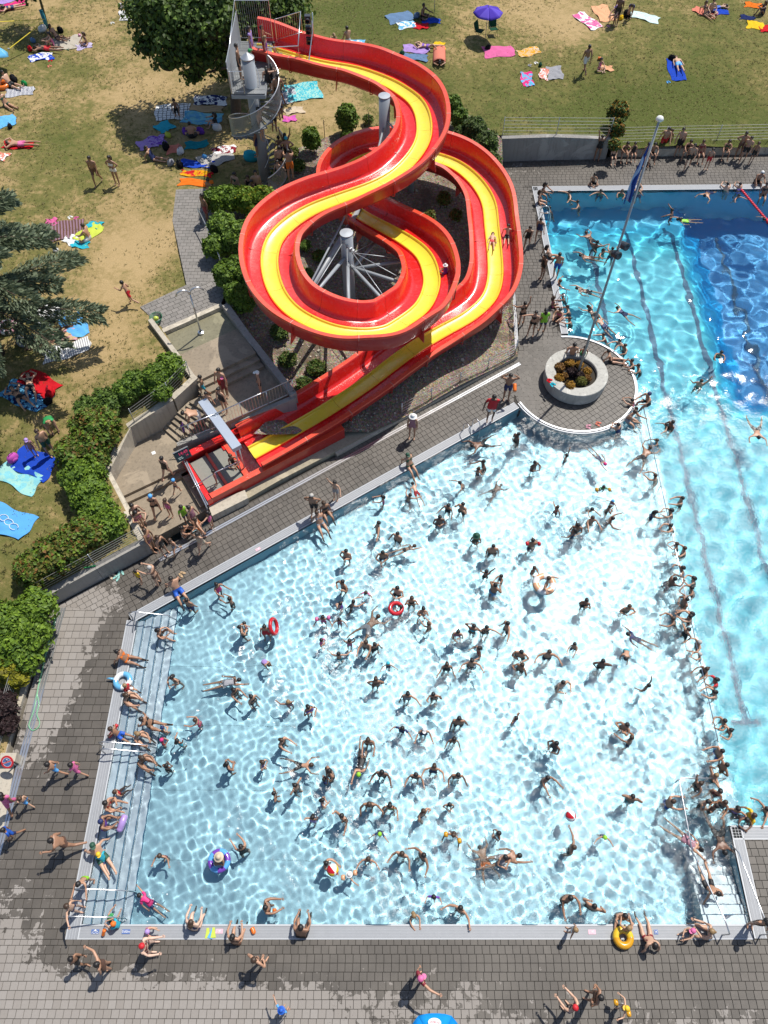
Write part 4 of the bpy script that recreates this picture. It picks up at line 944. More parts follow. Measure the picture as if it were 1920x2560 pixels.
def leaves(n, blobs, size, seed, asp=1.6, shell=.55, up=.35):
    g = np.random.default_rng(seed); B = np.array(blobs, float); vol = (B[:, 3] ** 2) * B[:, 4] ** .5; pick = g.choice(len(B), n, p=vol / vol.sum()); b = B[pick]
    d = g.normal(size=(n, 3)); d /= np.linalg.norm(d, axis=1)[:, None]; d[:, 2] = np.where(d[:, 2] < -.35, -d[:, 2], d[:, 2])
    lump = 1 + .12 * np.sin(d[:, 0] * 5 + pick) * np.sin(d[:, 1] * 6 + 2 * pick) + .07 * np.sin(d[:, 2] * 11 + pick)
    rr = (shell + (1.06 - shell) * g.random(n) ** .55) * lump
    c = b[:, :3] + d * np.stack([b[:, 3], b[:, 3], b[:, 4]], 1) * rr[:, None]
    nm = d * .75 + g.normal(size=(n, 3)) * .55 + np.array([0, 0, up]); nm /= np.linalg.norm(nm, axis=1)[:, None]
    a = np.cross(nm, g.normal(size=(n, 3))); a /= np.linalg.norm(a, axis=1)[:, None]; e = np.cross(nm, a)
    s = size * g.uniform(.6, 1.35, n)[:, None]
    v = np.stack([c - a * s * asp * .5, c - e * s * .5 + nm * s * .12, c + a * s * asp * .5, c + e * s * .5 + nm * s * .12], 1).reshape(-1, 3)
    return v, np.arange(4 * n).reshape(-1, 4)
def bush(name, label, cat, blobs, n, size, mats, group=None, stems=4, core=.74, seed=None):
    """blobs: px, py, height of the middle above ground, radius, half height"""
    B = []
    for px, py, dz, r, rz in blobs:
        g0 = on_ground(px, py); p = at(px, py, g0.z + dz)
        zz = float(height(p.x, p.y)); p = at(px, py, zz + dz); B.append((p.x, p.y, p.z, r * .79, rz * .86))
    x0 = sum(b[0] for b in B) / len(B); y0 = sum(b[1] for b in B) / len(B); z0 = float(height(x0, y0))
    t = thing(name, label, cat, (x0, y0, z0), group); sd = seed if seed is not None else rnd.randrange(9999)
    mats = mats if isinstance(mats, list) else [(mats, 1.0)]
    for k, (mt, f) in enumerate(mats):
        v, q = leaves(max(30, int(n * f)), B, size, sd + k * 77)
        me = npmesh('foliage', v - np.array([x0, y0, z0]), q, mt, False); o = link('foliage', me, t); tag(o, kind='stuff')
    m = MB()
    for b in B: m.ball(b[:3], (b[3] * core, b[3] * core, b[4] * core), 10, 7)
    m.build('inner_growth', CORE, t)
    m = MB()
    for k in range(stems):
        b = B[k % len(B)]; a = rnd.random() * 6.28; m.tube([(b[0] + .15 * math.cos(a), b[1] + .15 * math.sin(a), float(height(b[0], b[1])) - .1), (b[0] + b[3] * .5 * math.cos(a), b[1] + b[3] * .5 * math.sin(a), b[2] + b[4] * .4)], .03, 5, r2=.012)
    m.build('stem', BARK, t); return t
bush('hedge', 'bright green clipped hedge in the lower left behind the slanting wire fence', 'hedge', [(95, 1520, .5, .95, .85), (50, 1560, .55, 1.1, .9), (85, 1590, .5, .9, .8), (30, 1620, .5, 1.0, .85), (70, 1650, .45, .75, .7), (10, 1560, .6, 1.1, .9)], 9000, .11, [(LG, .7), (LM, .3)])
bush('hedge', 'olive hedge with reddish tips between brown lawn and low retaining wall', 'hedge', [(85, 1425, .6, .95, .85), (130, 1395, .65, 1.0, .9), (175, 1365, .65, 1.0, .9), (215, 1335, .65, .95, .9), (250, 1345, .5, .6, .7)], 9500, .11, [(LO, .4), (LR, .10), (LG, .2), (LM, .3)])
bush('hedge', 'lush green clipped hedge along the wall of the lower stair landing', 'hedge', [(278, 1312, .55, .8, .8), (248, 1287, .6, .95, .85), (225, 1240, .6, 1.05, .9), (205, 1195, .6, 1.05, .9), (226, 1180, .55, .8, .8)], 10000, .105, [(LG, .6), (LM, .4)])
bush('hedge', 'tall olive green hedge with rusty tips above the curved landing wall', 'hedge', [(185, 1140, .65, .95, .95), (222, 1115, .7, 1.1, 1.0), (250, 1085, .7, 1.0, 1.0), (225, 1065, .7, .95, .95), (268, 1060, .6, .75, .85), (240, 1150, .55, .7, .8)], 10500, .11, [(LO, .35), (LR, .07), (LG, .2), (LM, .38)])
bush('shrub', 'dark green shrub joining the olive hedge near the wire fence', 'shrub', [(225, 1030, .6, .8, .8), (268, 1010, .55, .8, .8)], 4200, .10, [(LM, .6), (LD, .4)])
bush('shrub', 'small round green shrub halfway along the dry lawn edge', 'shrub', [(312, 985, .55, .65, .7), (340, 962, .6, .7, .75)], 4000, .10, [(LM, .7), (LG, .3)])
bush('shrub', 'large round green shrub by the top of the sloped wall', 'shrub', [(392, 948, .6, .75, .75), (425, 922, .65, .8, .8), (402, 980, .4, .6, .5)], 5200, .10, [(LM, .5), (LG, .5)])
bush('shrub', 'yellow green shrub at the left edge behind the wire fence', 'shrub', [(18, 1668, .45, .75, .7), (45, 1690, .35, .55, .5)], 3800, .10, [(LY, .8), (LO, .2)])
bush('shrub', 'dark purple shrub at the left edge on gravel', 'shrub', [(6, 1765, .4, .7, .6), (18, 1810, .3, .5, .4)], 2600, .10, [(LP, 1)])
bush('shrub', 'bright green bush at the top of the path beside the handrail', 'shrub', [(540, 505, .9, .75, .8), (575, 500, .9, .8, .85)], 5200, .12, [(LG, .6), (LM, .4)])
bush('shrub', 'yellowish green rounded bush left of the slide loop top', 'shrub', [(615, 505, 1.0, .85, .85), (660, 500, 1.0, .75, .8)], 5200, .11, [(LG, .85), (LY, .15)])
bush('shrub', 'big leafy green bush leaning over the paved path', 'shrub', [(560, 575, 1.0, 1.0, .9), (600, 600, 1.1, 1.1, 1.0), (540, 620, .8, .8, .7), (640, 570, 1.2, .8, .8)], 9500, .12, [(LG, .35), (LM, .65)])
bush('shrub', 'green bush under the left bend of the slide', 'shrub', [(570, 690, .9, .85, .8), (605, 680, 1.0, .9, .9), (590, 735, .8, .7, .7), (610, 760, .6, .6, .6)], 7200, .12, [(LG, .4), (LM, .6)])
bush('shrub', 'small round shrub left of another on the lawn behind slide', 'shrub', [(778, 352, .75, .62, .85)], 3200, .10, [(LM, .6), (LG, .4)])
bush('shrub', 'upright round shrub beside the thin stake on the dry lawn', 'shrub', [(868, 300, .95, .78, 1.0), (868, 340, .4, .45, .5)], 4600, .10, [(LM, .7), (LG, .3)])
bush('shrub', 'light green bush right behind the upper slide bend', 'shrub', [(1132, 275, 1.0, .65, .95), (1150, 300, .8, .6, .8)], 4200, .11, [(LM, .8), (LG, .2)])
bush('shrub', 'feathery dark juniper bush beside the back wall corner', 'shrub', [(1185, 330, .8, .9, .9), (1215, 360, .8, .85, .85), (1180, 385, .7, .8, .8), (1230, 410, .6, .65, .7), (1150, 340, .6, .6, .6)], 11000, .10, [(LJ, .75), (LM, .25)])
bush('shrub', 'orange tinged shrub at the gap between back wall and bench', 'shrub', [(1545, 285, .95, .75, .8), (1540, 325, .7, .6, .8), (1535, 365, .4, .45, .5)], 4600, .10, [(LD, .5), (LOR, .3), (LM, .2)])
bush('shrub', 'sparse small green shrub inside the slide loop at left', 'shrub', [(762, 615, .3, .4, .3)], 450, .10, [(LM, 1)]); bush('shrub', 'leafy green plant inside the slide loop below struts', 'shrub', [(765, 690, .35, .55, .4), (800, 735, .3, .4, .3)], 1100, .11, [(LM, 1)])
bush('shrub', 'scrubby dark plant cluster under the slide beside the wall', 'shrub', [(720, 900, .35, .55, .35), (790, 920, .3, .6, .3), (760, 960, .3, .5, .3), (700, 830, .4, .6, .4)], 2800, .085, [(LD, .6), (LM, .2), (LO, .2)])
bush('shrub', 'dry brown scrub inside the outer slide curve', 'shrub', [(1110, 500, .5, .5, .5), (1075, 540, .35, .4, .35), (1140, 540, .4, .45, .4)], 1400, .09, [(LO, .5), (LM, .3), (LR, .2)])
bush('shrub', 'low green weeds in the gravel between slide bends', 'shrub', [(1050, 590, .12, .4, .15), (1075, 635, .12, .45, .15), (1040, 620, .1, .3, .1)], 700, .08, [(LM, .6), (LO, .4)])
bush('shrub', 'scrub at the foot of the slide near stairway wall', 'shrub', [(735, 380, .2, .4, .25), (940, 330, .3, .5, .35), (920, 300, .3, .4, .35)], 1200, .09, [(LM, .5), (LO, .5)])
# planter shrubs
def plantlet(px, py, r, mt, label, z=.72, n=620):
    c = at(px, py, z); t = thing('planter_shrub', label, 'shrub', (c.x, c.y, .52), 'low shrubs in the round planter')
    v, q = leaves(n, [(c.x, c.y, z - .04, r, r * .8)], .055, rnd.randrange(9999), 2.0, .3)
    o = link('foliage', npmesh('foliage', v - np.array([c.x, c.y, .52]), q, mt, False), t); tag(o, kind='stuff')
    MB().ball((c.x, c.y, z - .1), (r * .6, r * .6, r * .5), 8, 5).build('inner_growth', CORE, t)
for a, b, r, m_, l in ((1398, 944, .22, LOR, 'golden tuft at the left rim'), (1425, 962, .24, LOR, 'orange tuft at the front rim'), (1454, 952, .25, LO, 'olive tuft at front right rim'), (1468, 928, .22, LOR, 'orange and yellow tuft at right rim'), (1399, 918, .25, LR, 'rusty tuft at the left back'), (1425, 908, .24, LOR, 'orange tuft at the back left'), (1450, 910, .18, LOR, 'small orange tuft behind the pole'), (1430, 930, .26, LP, 'purple tuft left of the pole'), (1450, 938, .22, LP, 'dark purple tuft right of pole foot'), (1412, 938, .15, LR, 'small brown tuft left of centre'), (1470, 945, .16, LR, 'brown tuft at the far right')):
    plantlet(a, b, r, m_, l + ' inside the round planter')
# trees
def branchy(m, a, b, r, bend=.15, n=6, r2=None):
    a, b = Vector(a), Vector(b); o = Vector((rnd.uniform(-1, 1), rnd.uniform(-1, 1), rnd.uniform(-.3, .6))) * bend * (b - a).length
    m.tube([a.lerp(b, k / n) + o * math.sin(math.pi * k / n) for k in range(n + 1)], r, 7, r2=r2 if r2 else r * .35)
tb = Vector((-8.9, 43.2, 1.8)); tree = thing('broadleaf_tree', 'large dark green broadleaf tree behind the slide tower', 'tree', tb)
blobs = []
for px, py, z, r in ((395, 60, 6.6, 1.6), (440, 20, 7.5, 2.0), (455, 105, 6.4, 1.7), (515, 50, 7.6, 1.9), (500, 145, 5.8, 1.3), (575, 10, 6.8, 2.2), (640, 25, 6.2, 2.4), (690, 25, 5.8, 2.1), (705, 70, 5.2, 1.3), (660, 70, 5.0, 1.4), (560, -60, 8.4, 2.4), (450, -60, 8.4, 2.2), (660, -50, 7.2, 2.1), (545, 110, 5.4, 1.5), (370, 120, 5.8, .8), (420, 155, 5.6, .9), (485, 190, 4.8, .7), (345, 30, 6.6, 1.0), (570, 175, 4.0, .9)):
    p = at(px, py, z); blobs.append((p.x, p.y, p.z, r, r * .78))
m = MB(); top = tb + Vector((.3, 1.2, 4.4)); branchy(m, tb - Vector((0, 0, .4)), top, .34, .06, r2=.24)
for b in blobs: branchy(m, tb.lerp(top, rnd.uniform(.55, 1)), b[:3], .11, .12, r2=.03)
m.build('trunk', BARK, tree)
for mt, n, sd in ((LD, 17000, 5), (LM, 8000, 6)):
    v, q = leaves(n, blobs, .20, sd, 1.4, .45); o = link('crown', npmesh('crown', v - np.array(tb), q, mt, False), tree); tag(o, kind='stuff')
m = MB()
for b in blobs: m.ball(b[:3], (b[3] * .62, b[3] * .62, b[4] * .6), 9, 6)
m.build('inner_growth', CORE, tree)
cb_ = at(-85, 760, 5.0); cb_ = Vector((cb_.x, cb_.y, 1.9)); cedar = thing('cedar_tree', 'grey green cedar with drooping branches at the left edge', 'tree', cb_)
m = MB(); m.tube([cb_ - Vector((0, 0, .4)), cb_ + Vector((.2, 0, 5)), cb_ + Vector((.2, .1, 12))], [.38, .28, .05], 9); nv = []
g = np.random.default_rng(21)
for k in range(58):
    h = 2.5 + 9.0 * (k / 58) ** .9; a = k * 2.399 + g.uniform(-.2, .2); ln = (5.1 * (1 - (h - 2.0) / 11.5) ** .75 + .4) * g.uniform(.8, 1.08)
    o = cb_ + Vector((.15, 0, h)); pts = []; n = 9
    for j in range(n + 1):
        f = j / n; pts.append(o + Vector((math.cos(a) * ln * f, math.sin(a) * ln * f, .55 * f * ln * .3 - .95 * f * f * ln * .28)))
    if ln < .5: continue
    m.tube(pts, [.07 * (1 - j / n * .85) for j in range(n + 1)], 5)
    pa = np.array([tuple(p) for p in pts])
    ns = int(1900 * ln / 5 + 80)
    f = g.uniform(.18, 1.04, ns) ** .8; idx = np.clip(f * n, 0, n - 1e-3); i0 = idx.astype(int); fr = (idx - i0)[:, None]; i0 = np.clip(i0, 0, n - 1)
    c = pa[i0] * (1 - fr) + pa[np.clip(i0 + 1, 0, n)] * fr
    side = np.array([-math.sin(a), math.cos(a), 0.0]); wd = (.16 + .24 * ln * np.sin(np.clip(f, 0, 1) * 2.6) * .42)
    sgn = g.uniform(-1, 1, ns); c = c + side * (sgn * wd)[:, None] + np.array([math.cos(a), math.sin(a), 0]) * (np.abs(sgn) * wd * .55)[:, None] + np.stack([0 * f, 0 * f, -np.abs(sgn) * wd * .28 + g.normal(0, .05, ns)], 1)
    dr = side * np.sign(sgn)[:, None] * .7 + np.array([math.cos(a), math.sin(a), -.22]) + g.normal(0, .35, (ns, 3)); dr /= np.linalg.norm(dr, axis=1)[:, None]
    nr = np.cross(dr, g.normal(0, 1, (ns, 3)) * .6 + np.array([0, 0, 0.0]) + side); nr /= np.linalg.norm(nr, axis=1)[:, None]
    s = g.uniform(.13, .32, ns)[:, None]; e = nr * s * .17
    nv.append(np.stack([c - e * .6, c + dr * s * .5 - e, c + dr * s, c + dr * s * .5 + e], 1).reshape(-1, 3))
m.build('trunk', BARK, cedar); v = np.concatenate(nv); o = link('crown', npmesh('crown', v - np.array(cb_), np.arange(len(v)).reshape(-1, 4), LC, False), cedar); tag(o, kind='stuff')
yb = on_ground(118, 70); yt = thing('young_tree', 'young tree with a straight thin trunk in the top left corner', 'tree', yb); m = MB()
y1 = at(88, -40, 4.6); branchy(m, yb - Vector((0, 0, .2)), y1, .10, .02, r2=.07); m.build('trunk', mat('mossy_bark', (.10, .085, .03), .9, var=.3, scale=12), yt)
bl = [(*at(70, -8, 4.2), .75, .5), (*at(95, -45, 4.9), 1.3, .9), (*at(45, -40, 4.6), 1.1, .8), (*at(130, -40, 4.9), 1.0, .8)]
for b in bl: branchy(MB(), y1, b[:3], .04)
v, q = leaves(2600, bl, .17, 3, 1.4, .4); o = link('crown', npmesh('crown', v - np.array(yb), q, LD, False), yt); tag(o, kind='stuff')
MB().tube([yb + Vector((0, 0, -.02)), yb + Vector((0, 0, 1.1))], .125, 10).build('trunk_guard', mat('teal_guard', (.02, .22, .28), .6), yt)
YS = mat('yellow_strap', (.62, .48, .03), .6)
for lb, a, b in (('long yellow slackline strap running from the young tree toward the left', at(108, 55, 3.2), at(22, 122, 2.6)), ('thin yellow strap stretched from the young tree to the left edge', at(110, 48, 3.3), at(-20, 55, 3.3))):
    s = thing('slackline', lb, 'strap', a); d_ = (b - a).normalized(); sd_ = Vector((0, 0, 1)).cross(d_).normalized() * .035
    m = MB(); m.add([a - sd_, a + sd_, b + sd_, b - sd_, a - sd_ - Vector((0, 0, .012)), a + sd_ - Vector((0, 0, .012)), b + sd_ - Vector((0, 0, .012)), b - sd_ - Vector((0, 0, .012))], [(0, 1, 2, 3), (7, 6, 5, 4), (0, 4, 5, 1), (1, 5, 6, 2), (2, 6, 7, 3), (3, 7, 4, 0)]); m.build('strap', YS, s); MB().box(b, (.12, .09, .06)).build('ratchet', GALV, s)
MB()
for lb, px, py, h in (('thin dark stake standing on the lawn between two shrubs', 812, 345, 1.1), ('thin wooden stake right of the upright shrub', 922, 322, 1.0)):
    p = on_ground(px, py); s = thing('stake', lb, 'stake', p); MB().tube([p - Vector((0, 0, .1)), p + Vector((0, 0, h))], .022, 6).build('pole', BARK, s); MB().ball(p + Vector((0, 0, h)), .026, 6, 4).build('tip', BARK, s)

rk = MB(); RK = mat('pale_stones', (.42, .37, .30), .9, rand=.35)
bp = [V2(q) for q in bed_poly]
while len(rk.v) < 1700 * 8:
    x, y = rnd.uniform(-9, 8), rnd.uniform(20, 43)
    if not inpoly((x, y), bp): continue
    if math.sin(x * 1.1 + 2) * math.sin(y * .9) + rnd.gauss(0, .5) < .1: continue
    s_ = rnd.uniform(.03, .085) * (1.8 if rnd.random() < .05 else 1); rk.box((x, y, float(height(x, y)) + s_ * .2), (s_, s_ * rnd.uniform(.6, 1), s_ * .7), rnd.random() * 3, 0, Matrix.Rotation(rnd.random() * 3, 3, 'Z') @ Matrix.Rotation(rnd.uniform(-.5, .5), 3, 'X'))
tag(rk.build('stones', RK), kind='stuff')
bush('shrub', 'leafy ground cover by the centre column foot inside the loop', 'shrub', [(800, 640, .2, .5, .25), (905, 765, .25, .5, .3), (1020, 680, .2, .4, .25)], 1500, .09, [(LM, .6), (LO, .4)])
bush('shrub', 'green plants under the slide start near the spiral stair', 'shrub', [(700, 440, .4, .6, .4), (745, 415, .3, .5, .35)], 1500, .10, [(LM, .7), (LD, .3)])
# ------------------------------------------------------------------ people: body builder
def n3(*v): return Vector(v).normalized()
def mir(v): return (-v[0], v[1], v[2])
BASE = dict(t=(0, 0, 1), h=None, aR=((.16, .0, -1), (.05, .22, -1)), aL=None, lR=((.05, 0, -1), (0, 0, -1)), lL=None, ref='F', flip=False, foot=None)
POSE = {
 'st': dict(), 'stb': dict(aR=((.28, .1, -1), (.1, .35, -1))),
 'wk': dict(lR=((.04, .42, -1), (0, .05, -1)), lL=((-.04, -.32, -1), (0, -.75, -1)), aR=((.15, -.35, -1), (.05, .05, -1)), aL=((-.15, .35, -1), (-.05, .6, -1)), t=(0, .06, 1)),
 'rn': dict(lR=((.04, .6, -1), (0, -.25, -1)), lL=((-.04, -.5, -1), (0, -1, -.25)), aR=((.25, -.5, -.8), (0, .8, -.2)), aL=((-.25, .5, -.7), (.1, .9, .2)), t=(0, .35, 1)),
 'hp': dict(aR=((.8, -.15, -.65), (-.75, .35, -.5))),
 'sp': dict(aR=((.55, .3, -.78), (.30, .85, -.30)), t=(0, .1, 1)),
 'spw': dict(aR=((.85, .25, -.45), (.45, .85, -.10))),
 'fw': dict(aR=((.25, .85, -.35), (-.1, 1, -.05)), t=(0, .12, 1)),
 'up': dict(aR=((.5, .1, .85), (.1, .1, 1))), 'u1': dict(aR=((.55, .15, .8), (.2, .2, 1)), aL=((-.6, .3, -.7), (-.3, .7, -.4))),
 'o1': dict(aR=((.95, .3, -.05), (.8, .6, .0)), aL=((-.3, .2, -1), (-.1, .4, -1))),
 'ol': dict(aL=((-.95, .3, -.05), (-.8, .6, .0)), aR=((.3, .2, -1), (.1, .4, -1))),
 'cr': dict(aR=((.45, .4, -.8), (-.9, .5, .1)), t=(0, .08, 1)),
 'hd': dict(aR=((.5, .45, -.55), (-.45, .25, .9))), 'hh': dict(aR=((.85, .1, .45), (-.75, .1, .65))),
 'bd': dict(t=(0, .85, .5), h=(0, .9, .2), aR=((.12, .35, -1), (0, .3, -1)), lR=((.06, .12, -1), (0, -.08, -1))),
 'se': dict(t=(0, -.05, 1), lR=((.14, 1, -.02), (0, .25, -1)), aR=((.3, .1, -1), (.0, .55, -.8)), ref='S'),
 'seb': dict(t=(0, -.45, 1), h=(0, -.1, 1), lR=((.14, 1, -.05), (.05, .7, -.75)), aR=((.4, -.7, -.8), (.1, -.15, -1)), ref='S'),
 'sef': dict(t=(0, .35, 1), lR=((.2, 1, .02), (0, .3, -1)), aR=((.3, .8, -.6), (-.3, .8, -.1)), ref='S'),
 'sl': dict(t=(0, -.5, 1), h=(0, -.1, 1), lR=((.13, 1, .03), (.03, 1, -.06)), aR=((.45, -.65, -.75), (.1, -.2, -1)), ref='S', foot=(0, .25, 1)),
 'sk': dict(t=(0, .15, 1), lR=((.18, .72, .75), (0, .55, -.9)), aR=((.25, .75, -.45), (-.45, .8, .1)), ref='S'),
 'sx': dict(t=(0, .12, 1), lR=((.75, .75, .05), (-.85, .35, -.1)), aR=((.35, .5, -.7), (-.2, .8, -.3)), ref='S'),
 'sq': dict(t=(0, .45, 1), lR=((.35, .9, .15), (0, -.35, -1)), aR=((.2, .75, -.6), (-.15, .7, -.6))),
 'kn': dict(t=(0, .12, 1), lR=((.12, .25, -1), (0, -1, -.08)), aR=((.2, .3, -1), (0, .6, -.6))),
 'lf': dict(t=(0, 1, .06), h=(0, 1, .02), aR=((.8, .55, -.05), (-.75, .65, 0)), lR=((.12, -1, 0), (.05, -1, 0)), ref='B', foot=(0, -1, -.1)),
 'lb': dict(t=(0, 1, .05), h=(0, 1, .1), aR=((.35, -1, -.05), (.1, -1, 0)), lR=((.15, -1, 0), (.05, -1, -.02)), flip=True, ref='B', foot=(0, -.35, 1)),
 'lk': dict(t=(0, 1, .05), h=(0, 1, .1), aR=((.8, .5, 0), (-.7, .7, .1)), lR=((.2, -.85, .6), (.1, -.7, -.75)), lL=((-.2, -1, .02), (0, -1, 0)), flip=True, ref='B', foot=(0, -.9, .3)),
 'sw': dict(t=(0, 1, .16), h=(0, .8, .6), aR=((.35, 1, -.1), (-.1, 1, -.1)), lR=((.18, -1, -.12), (.1, -1, -.05)), ref='W', foot=(0, -1, -.1)),
 'sb': dict(t=(0, 1, .2), h=(0, .75, .65), aR=((.85, .6, -.1), (.1, 1, -.1)), lR=((.45, -.9, -.2), (.2, -1, -.1)), ref='W', foot=(0, -1, -.1)),
 's1': dict(t=(0, 1, .14), h=(0, .85, .5), aR=((.3, 1, .35), (.1, 1, -.1)), aL=((-.4, -.5, -.3), (-.1, -1, 0)), lR=((.12, -1, -.1), (.05, -1, -.05)), ref='W', foot=(0, -1, -.1)),
 'td': dict(t=(0, .35, 1), aR=((.85, .5, -.1), (.5, .8, 0)), lR=((.2, .1, -1), (.1, -.6, -1)), ref='H'),
 'tr': dict(t=(0, .3, 1), aR=((.4, .9, .0), (-.2, 1, .1)), lR=((.2, -.3, -1), (.1, -.6, -1)), ref='H'),
 'rp': dict(t=(0, .35, 1), aR=((.45, .85, -.05), (-.6, .75, .1))),
 'gr': dict(t=(0, .55, 1), aR=((.35, .8, -.35), (.15, .9, -.15)), lR=((.06, .1, -1), (0, -.15, -1))),
}
KIND = {  # height scale, head, shoulder, hip, girth
 'm': (1.0, 1.0, 1.0, 1.0, 1.0), 'M': (1.02, .98, 1.1, 1.12, 1.25), 'w': (.94, 1.02, .86, 1.04, .90), 'W': (.94, 1.02, .95, 1.2, 1.2),
 'b': (.80, 1.16, .84, .88, .80), 'g': (.78, 1.18, .82, .9, .80), 'k': (.62, 1.36, .84, .92, .92)}
SEGS = []
def skeleton(pose, kind, var=0):
    d = dict(BASE); d.update(POSE[pose]); q_ = random.Random('%s%s%d' % (pose, kind, var))
    j_ = lambda v, s: tuple(a + q_.uniform(-s, s) for a in v)
    if var:
        aL = d['aL'] or tuple(mir(v) for v in d['aR']); lL = d['lL'] or tuple(mir(v) for v in d['lR']); k_ = .10 if d['ref'] in 'BW' else .24
        d['aR'] = (j_(d['aR'][0], k_), j_(d['aR'][1], k_ * 1.5)); d['aL'] = (j_(aL[0], k_), j_(aL[1], k_ * 1.5))
        if d['ref'] != 'S' or pose not in ('se', 'sef'): d['lR'] = (j_(d['lR'][0], .10), j_(d['lR'][1], .10)); d['lL'] = (j_(lL[0], .10), j_(lL[1], .10))
        if d['ref'] not in 'BW': d['t'] = j_(d['t'], .09); hh_ = d['h'] or tuple(a * .5 + b for a, b in zip(d['t'], (0, 0, .5))); d['h'] = j_(hh_, .16)
    hs, kh, ks, kp, kg = KIND[kind]
    t = n3(*d['t']); side = Vector((-1, 0, 0)) if d['flip'] else Vector((1, 0, 0)); f = side.cross(t) * -1.0
    f = t.cross(side); 
    h = n3(*d['h']) if d['h'] else (t * .5 + Vector((0, 0, .5))).normalized()
    sgx = -1 if d['flip'] else 1
    Vd = lambda v: n3(v[0] * sgx, v[1], v[2])
    J = {}; kg = kg * 1.10; P0 = Vector((0, 0, 0)); J['P'] = (P0, .118 * kg * (kp * .5 + .5)); J['S'] = (t * .19, .108 * kg); J['C'] = (t * .36, .128 * kg * (ks * .5 + .5)); J['N'] = (t * .50, .052 * (kg * .3 + .7)); J['H'] = (t * .50 + h * .145, .088 * kh); J['T'] = (t * .50 + h * .225, .066 * kh)
    E = [('P', 'S'), ('S', 'C'), ('C', 'N'), ('N', 'H'), ('H', 'T')]; hands = []
    for sd, sg in (('R', 1), ('L', -1)):
        a = d['aR'] if sd == 'R' or not d['aL'] else d['aL']; l = d['lR'] if sd == 'R' or not d['lL'] else d['lL']
        fl = (lambda v: mir(v)) if sd == 'L' and not d['aL'] else (lambda v: v); fk = (lambda v: mir(v)) if sd == 'L' and not d['lL'] else (lambda v: v)
        ua, fa = Vd(fl(a[0])), Vd(fl(a[1])); th, shn = Vd(fk(l[0])), Vd(fk(l[1]))
        s0 = t * .435 + side * sg * .175 * ks; e0 = s0 + ua * .285; w0 = e0 + fa * .245; p0 = w0 + fa * .075
        J['s' + sd] = (s0, .062 * (kg * .5 + .5)); J['e' + sd] = (e0, .047 * (kg * .4 + .6)); J['w' + sd] = (w0, .034); J['h' + sd] = (p0, .040)
        h0 = t * -.05 + side * sg * .092 * kp; k0 = h0 + th * .44; a0 = k0 + shn * .42
        fd = n3(*d['foot']) if d['foot'] else (f - shn * f.dot(shn)); fd = fd.normalized() if fd.length > .05 else Vector((0, 1, 0))
        if not d['foot'] and fd.z < -.5: fd = Vector((0, 1, 0))
        J['j' + sd] = (h0, .092 * kg * (kp * .4 + .6)); J['k' + sd] = (k0, .056 * (kg * .5 + .5)); J['a' + sd] = (a0, .037); J['o' + sd] = (a0 + fd * .07 + Vector((0, 0, -.03)) * (0 if d['foot'] else 1), .036); J['q' + sd] = (a0 + fd * .19 + Vector((0, 0, -.045)) * (0 if d['foot'] else 1), .026)
        E += [('C', 's' + sd), ('s' + sd, 'e' + sd), ('e' + sd, 'w' + sd), ('w' + sd, 'h' + sd), ('P', 'j' + sd), ('j' + sd, 'k' + sd), ('k' + sd, 'a' + sd), ('a' + sd, 'o' + sd), ('o' + sd, 'q' + sd)]
        across = fa.cross(Vector((0, 0, 1)) if abs(fa.z) < .8 else f).normalized(); hands.append((p0, fa, across, sg, fa.cross(across).normalized()))
    if d['ref'] == 'F': z0 = min(J[k][0].z - J[k][1] * .8 for k in ('aR', 'aL', 'qR', 'qL', 'kR', 'kL', 'P'))
    elif d['ref'] == 'S': z0 = -.125 * kg
    elif d['ref'] == 'B': z0 = -.115 * kg
    elif d['ref'] == 'W': z0 = .10
    else: z0 = J['C'][0].z + .02
    sh = Vector((0, 0, -z0)); J = {k: (p + sh, r) for k, (p, r) in J.items()}; hands = [(p + sh, *x) for p, *x in hands]
    fh = (f - h * f.dot(h)).normalized()
    return dict(J=J, E=E, hands=hands, t=t, f=f, side=side, h=h, fh=fh, P=sh, kh=kh, hs=hs, kind=kind)
def start_body(pose, kind, var=0):
    sk = skeleton(pose, kind, var); names = list(sk['J']); me = bpy.data.meshes.new('tmp'); ix = {k: i for i, k in enumerate(names)}
    me.from_pydata([tuple(sk['J'][k][0]) for k in names], [(ix[a], ix[b]) for a, b in sk['E']], [])
    o = bpy.data.objects.new('tmp', me); COL.objects.link(o)
    m = o.modifiers.new('s', 'SKIN'); m.use_smooth_shade = True
    for k, v in zip(names, me.skin_vertices[0].data):
        r = sk['J'][k][1]; v.radius = (r, r); v.use_root = (k == 'P')
        if k in ('P', 'S', 'C'): v.radius = (r * 1.18, r * .82) if False else (r, r)
    s = o.modifiers.new('u', 'SUBSURF'); s.levels = 1; s.render_levels = 1
    sk['obj'] = o; return sk
EYE = mat('dark_features', (.03, .018, .014), .4)
SKINS = [mat('skin_tone_%s' % n, c, .45, var=.07, scale=9) for n, c in (('fair', (.62, .41, .31)), ('tan', (.53, .32, .215)), ('warm', (.44, .245, .155)), ('brown', (.31, .165, .10)), ('deep', (.17, .088, .056)))]
